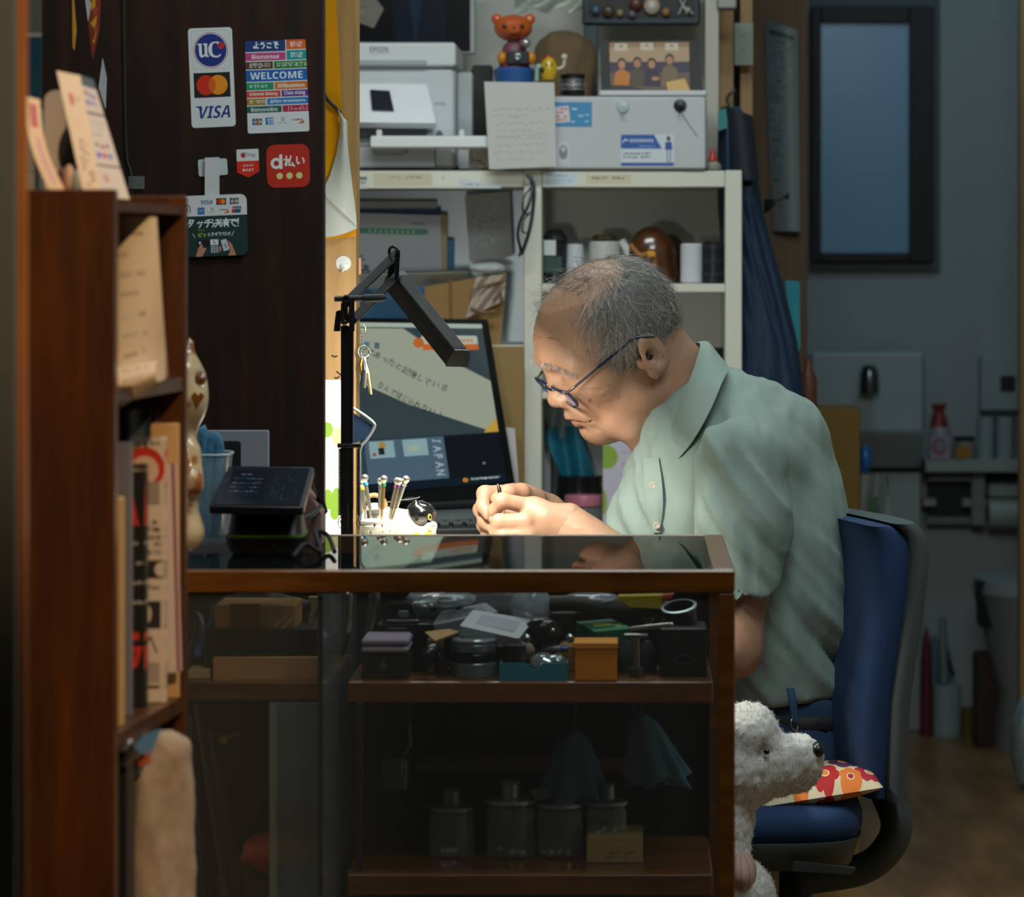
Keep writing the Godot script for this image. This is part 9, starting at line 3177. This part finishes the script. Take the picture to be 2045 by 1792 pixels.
func noise_tex(kind: String) -> Texture2D:
	if not mats.has("n_" + kind):
		var f := FastNoiseLite.new()
		f.seed = 7
		f.noise_type = FastNoiseLite.TYPE_SIMPLEX_SMOOTH
		f.frequency = {"fine": 0.12, "soft": 0.02, "weave": 0.25}[kind]
		f.fractal_octaves = 4
		var t := NoiseTexture2D.new()
		t.width = 256
		t.height = 256
		t.seamless = true
		t.noise = f
		mats["n_" + kind] = t
	return mats["n_" + kind]

func wood(dark: String, light: String, scale: Vector3, rough := 0.4, coat := 0.0, seed_ := 1) -> StandardMaterial3D:
	var key := ["wood", dark, light, scale, rough, coat]
	if mats.has(key):
		return mats[key]
	var f := FastNoiseLite.new()
	f.seed = seed_
	f.noise_type = FastNoiseLite.TYPE_SIMPLEX_SMOOTH
	f.frequency = 0.018
	f.fractal_octaves = 5
	f.fractal_gain = 0.6
	var t := NoiseTexture2D.new()
	t.width = 256
	t.height = 256
	t.seamless = true
	t.noise = f
	var ramp := Gradient.new()
	ramp.set_color(0, Color.html(dark))
	ramp.set_color(1, Color.html(light))
	t.color_ramp = ramp
	var m := StandardMaterial3D.new()
	m.albedo_texture = t
	m.uv1_triplanar = true
	m.uv1_world_triplanar = true
	m.uv1_scale = scale
	m.roughness = rough
	if coat > 0:
		m.clearcoat_enabled = true
		m.clearcoat = coat
		m.clearcoat_roughness = 0.2
	mats[key] = m
	return m

func printed(t: Texture2D, rough := 0.5) -> StandardMaterial3D:
	var m := StandardMaterial3D.new()
	m.albedo_texture = t
	m.texture_repeat = false
	m.roughness = rough
	return m

func numbered(called: String) -> String:
	var k: int = counts.get(called, 0)
	counts[called] = k + 1
	return called if k == 0 else "%s_%03d" % [called, k]

func tag(o: Node, label: String, cat: String, group := "") -> void:
	o.set_meta("label", label)
	o.set_meta("category", cat)
	if group:
		o.set_meta("group", group)

# a thing with parts, standing at its base
func thing(called: String, label: String, cat: String, at: Vector3, group := "") -> Node3D:
	var o := Node3D.new()
	o.name = numbered(called)
	add_child(o)
	o.position = at
	off[o] = at
	tag(o, label, cat, group)
	return o

# one mesh: a thing of its own (set on its base) or a part of a thing
func put(called: String, g: G, m: Material, parent: Node3D = self) -> MeshInstance3D:
	var o := MeshInstance3D.new()
	if parent == self:
		o.name = numbered(called)
		var lo := Vector3.INF
		var hi := -Vector3.INF
		for p in g.v:
			lo = lo.min(p)
			hi = hi.max(p)
		var at := Vector3((lo.x + hi.x) / 2, lo.y, (lo.z + hi.z) / 2)
		for k in g.v.size():
			g.v[k] -= at
		o.position = at
		off[o] = at
		add_child(o)
	else:
		o.name = called
		o.position = -off[parent]
		off[o] = Vector3.ZERO
		parent.add_child(o, true)
	o.mesh = g.mesh()
	o.material_override = m
	return o

func lone(called: String, label: String, cat: String, g: G, m: Material, group := "") -> MeshInstance3D:
	var o := put(called, g, m)
	tag(o, label, cat, group)
	return o

func struct(called: String, g: G, m: Material) -> MeshInstance3D:
	var o := put(called, g, m)
	o.set_meta("kind", "structure")
	return o

func bx(x0: float, y0: float, x1: float, y1: float, d: float, deep: float, bev := 0.002, turn := 0.0) -> G:
	var g := G.new()
	addbx(g, x0, y0, x1, y1, d, deep, bev, turn)
	return g

# a box whose front covers those pixels at distance d
func addbx(g: G, x0: float, y0: float, x1: float, y1: float, d: float, deep: float, bev := 0.002, turn := 0.0) -> void:
	var a := P(x0, y1, d)
	var b := P(x1, y0, d)
	g.box(Transform3D(Basis(Vector3.UP, turn), (a + b) / 2 - Vector3(0, 0, deep / 2)), Vector3(b.x - a.x, b.y - a.y, deep), bev)

func cd(q: Array, thick := 0.0004, rad := 0.0) -> G:
	var g := G.new()
	g.card(q, thick, rad)
	return g

func ra(x: float, y: float, d: float) -> Transform3D:  # upright, at a pixel
	return Transform3D(Basis(), P(x, y, d))

func px(n: float, d: float) -> float:  # so many pixels as metres at d
	return n * d / F

func lathe(prof: Array, tr: Transform3D, seg := 24) -> G:
	var g := G.new()
	g.lathe(prof, tr, seg)
	return g

func tube(path: Array, rad, seg := 8, ends := false) -> G:
	var g := G.new()
	g.tube(path, rad, seg, 1.0, ends)
	return g

func curve(pts: Array, n := 6) -> Array:
	var out := []
	for k in pts.size() - 1:
		for q in n:
			out.append(pts[k].cubic_interpolate(pts[k + 1], pts[maxi(k - 1, 0)], pts[mini(k + 2, pts.size() - 1)], float(q) / n))
	out.append(pts[-1])
	return out

func kana(c: Cv, str: String, x: float, y: float, size: float, w: float, col: Color, step := 1.0, turn := 0.0) -> void:
	for k in str.length():
		if glyph.has(str[k]):
			var o := Vector2(x, y) + Vector2(k * size * step, 0).rotated(turn)
			c.strokes(glyph[str[k]], o.x, o.y, size, w, col, turn)

func H(s: String) -> Color:
	return Color.html(s)
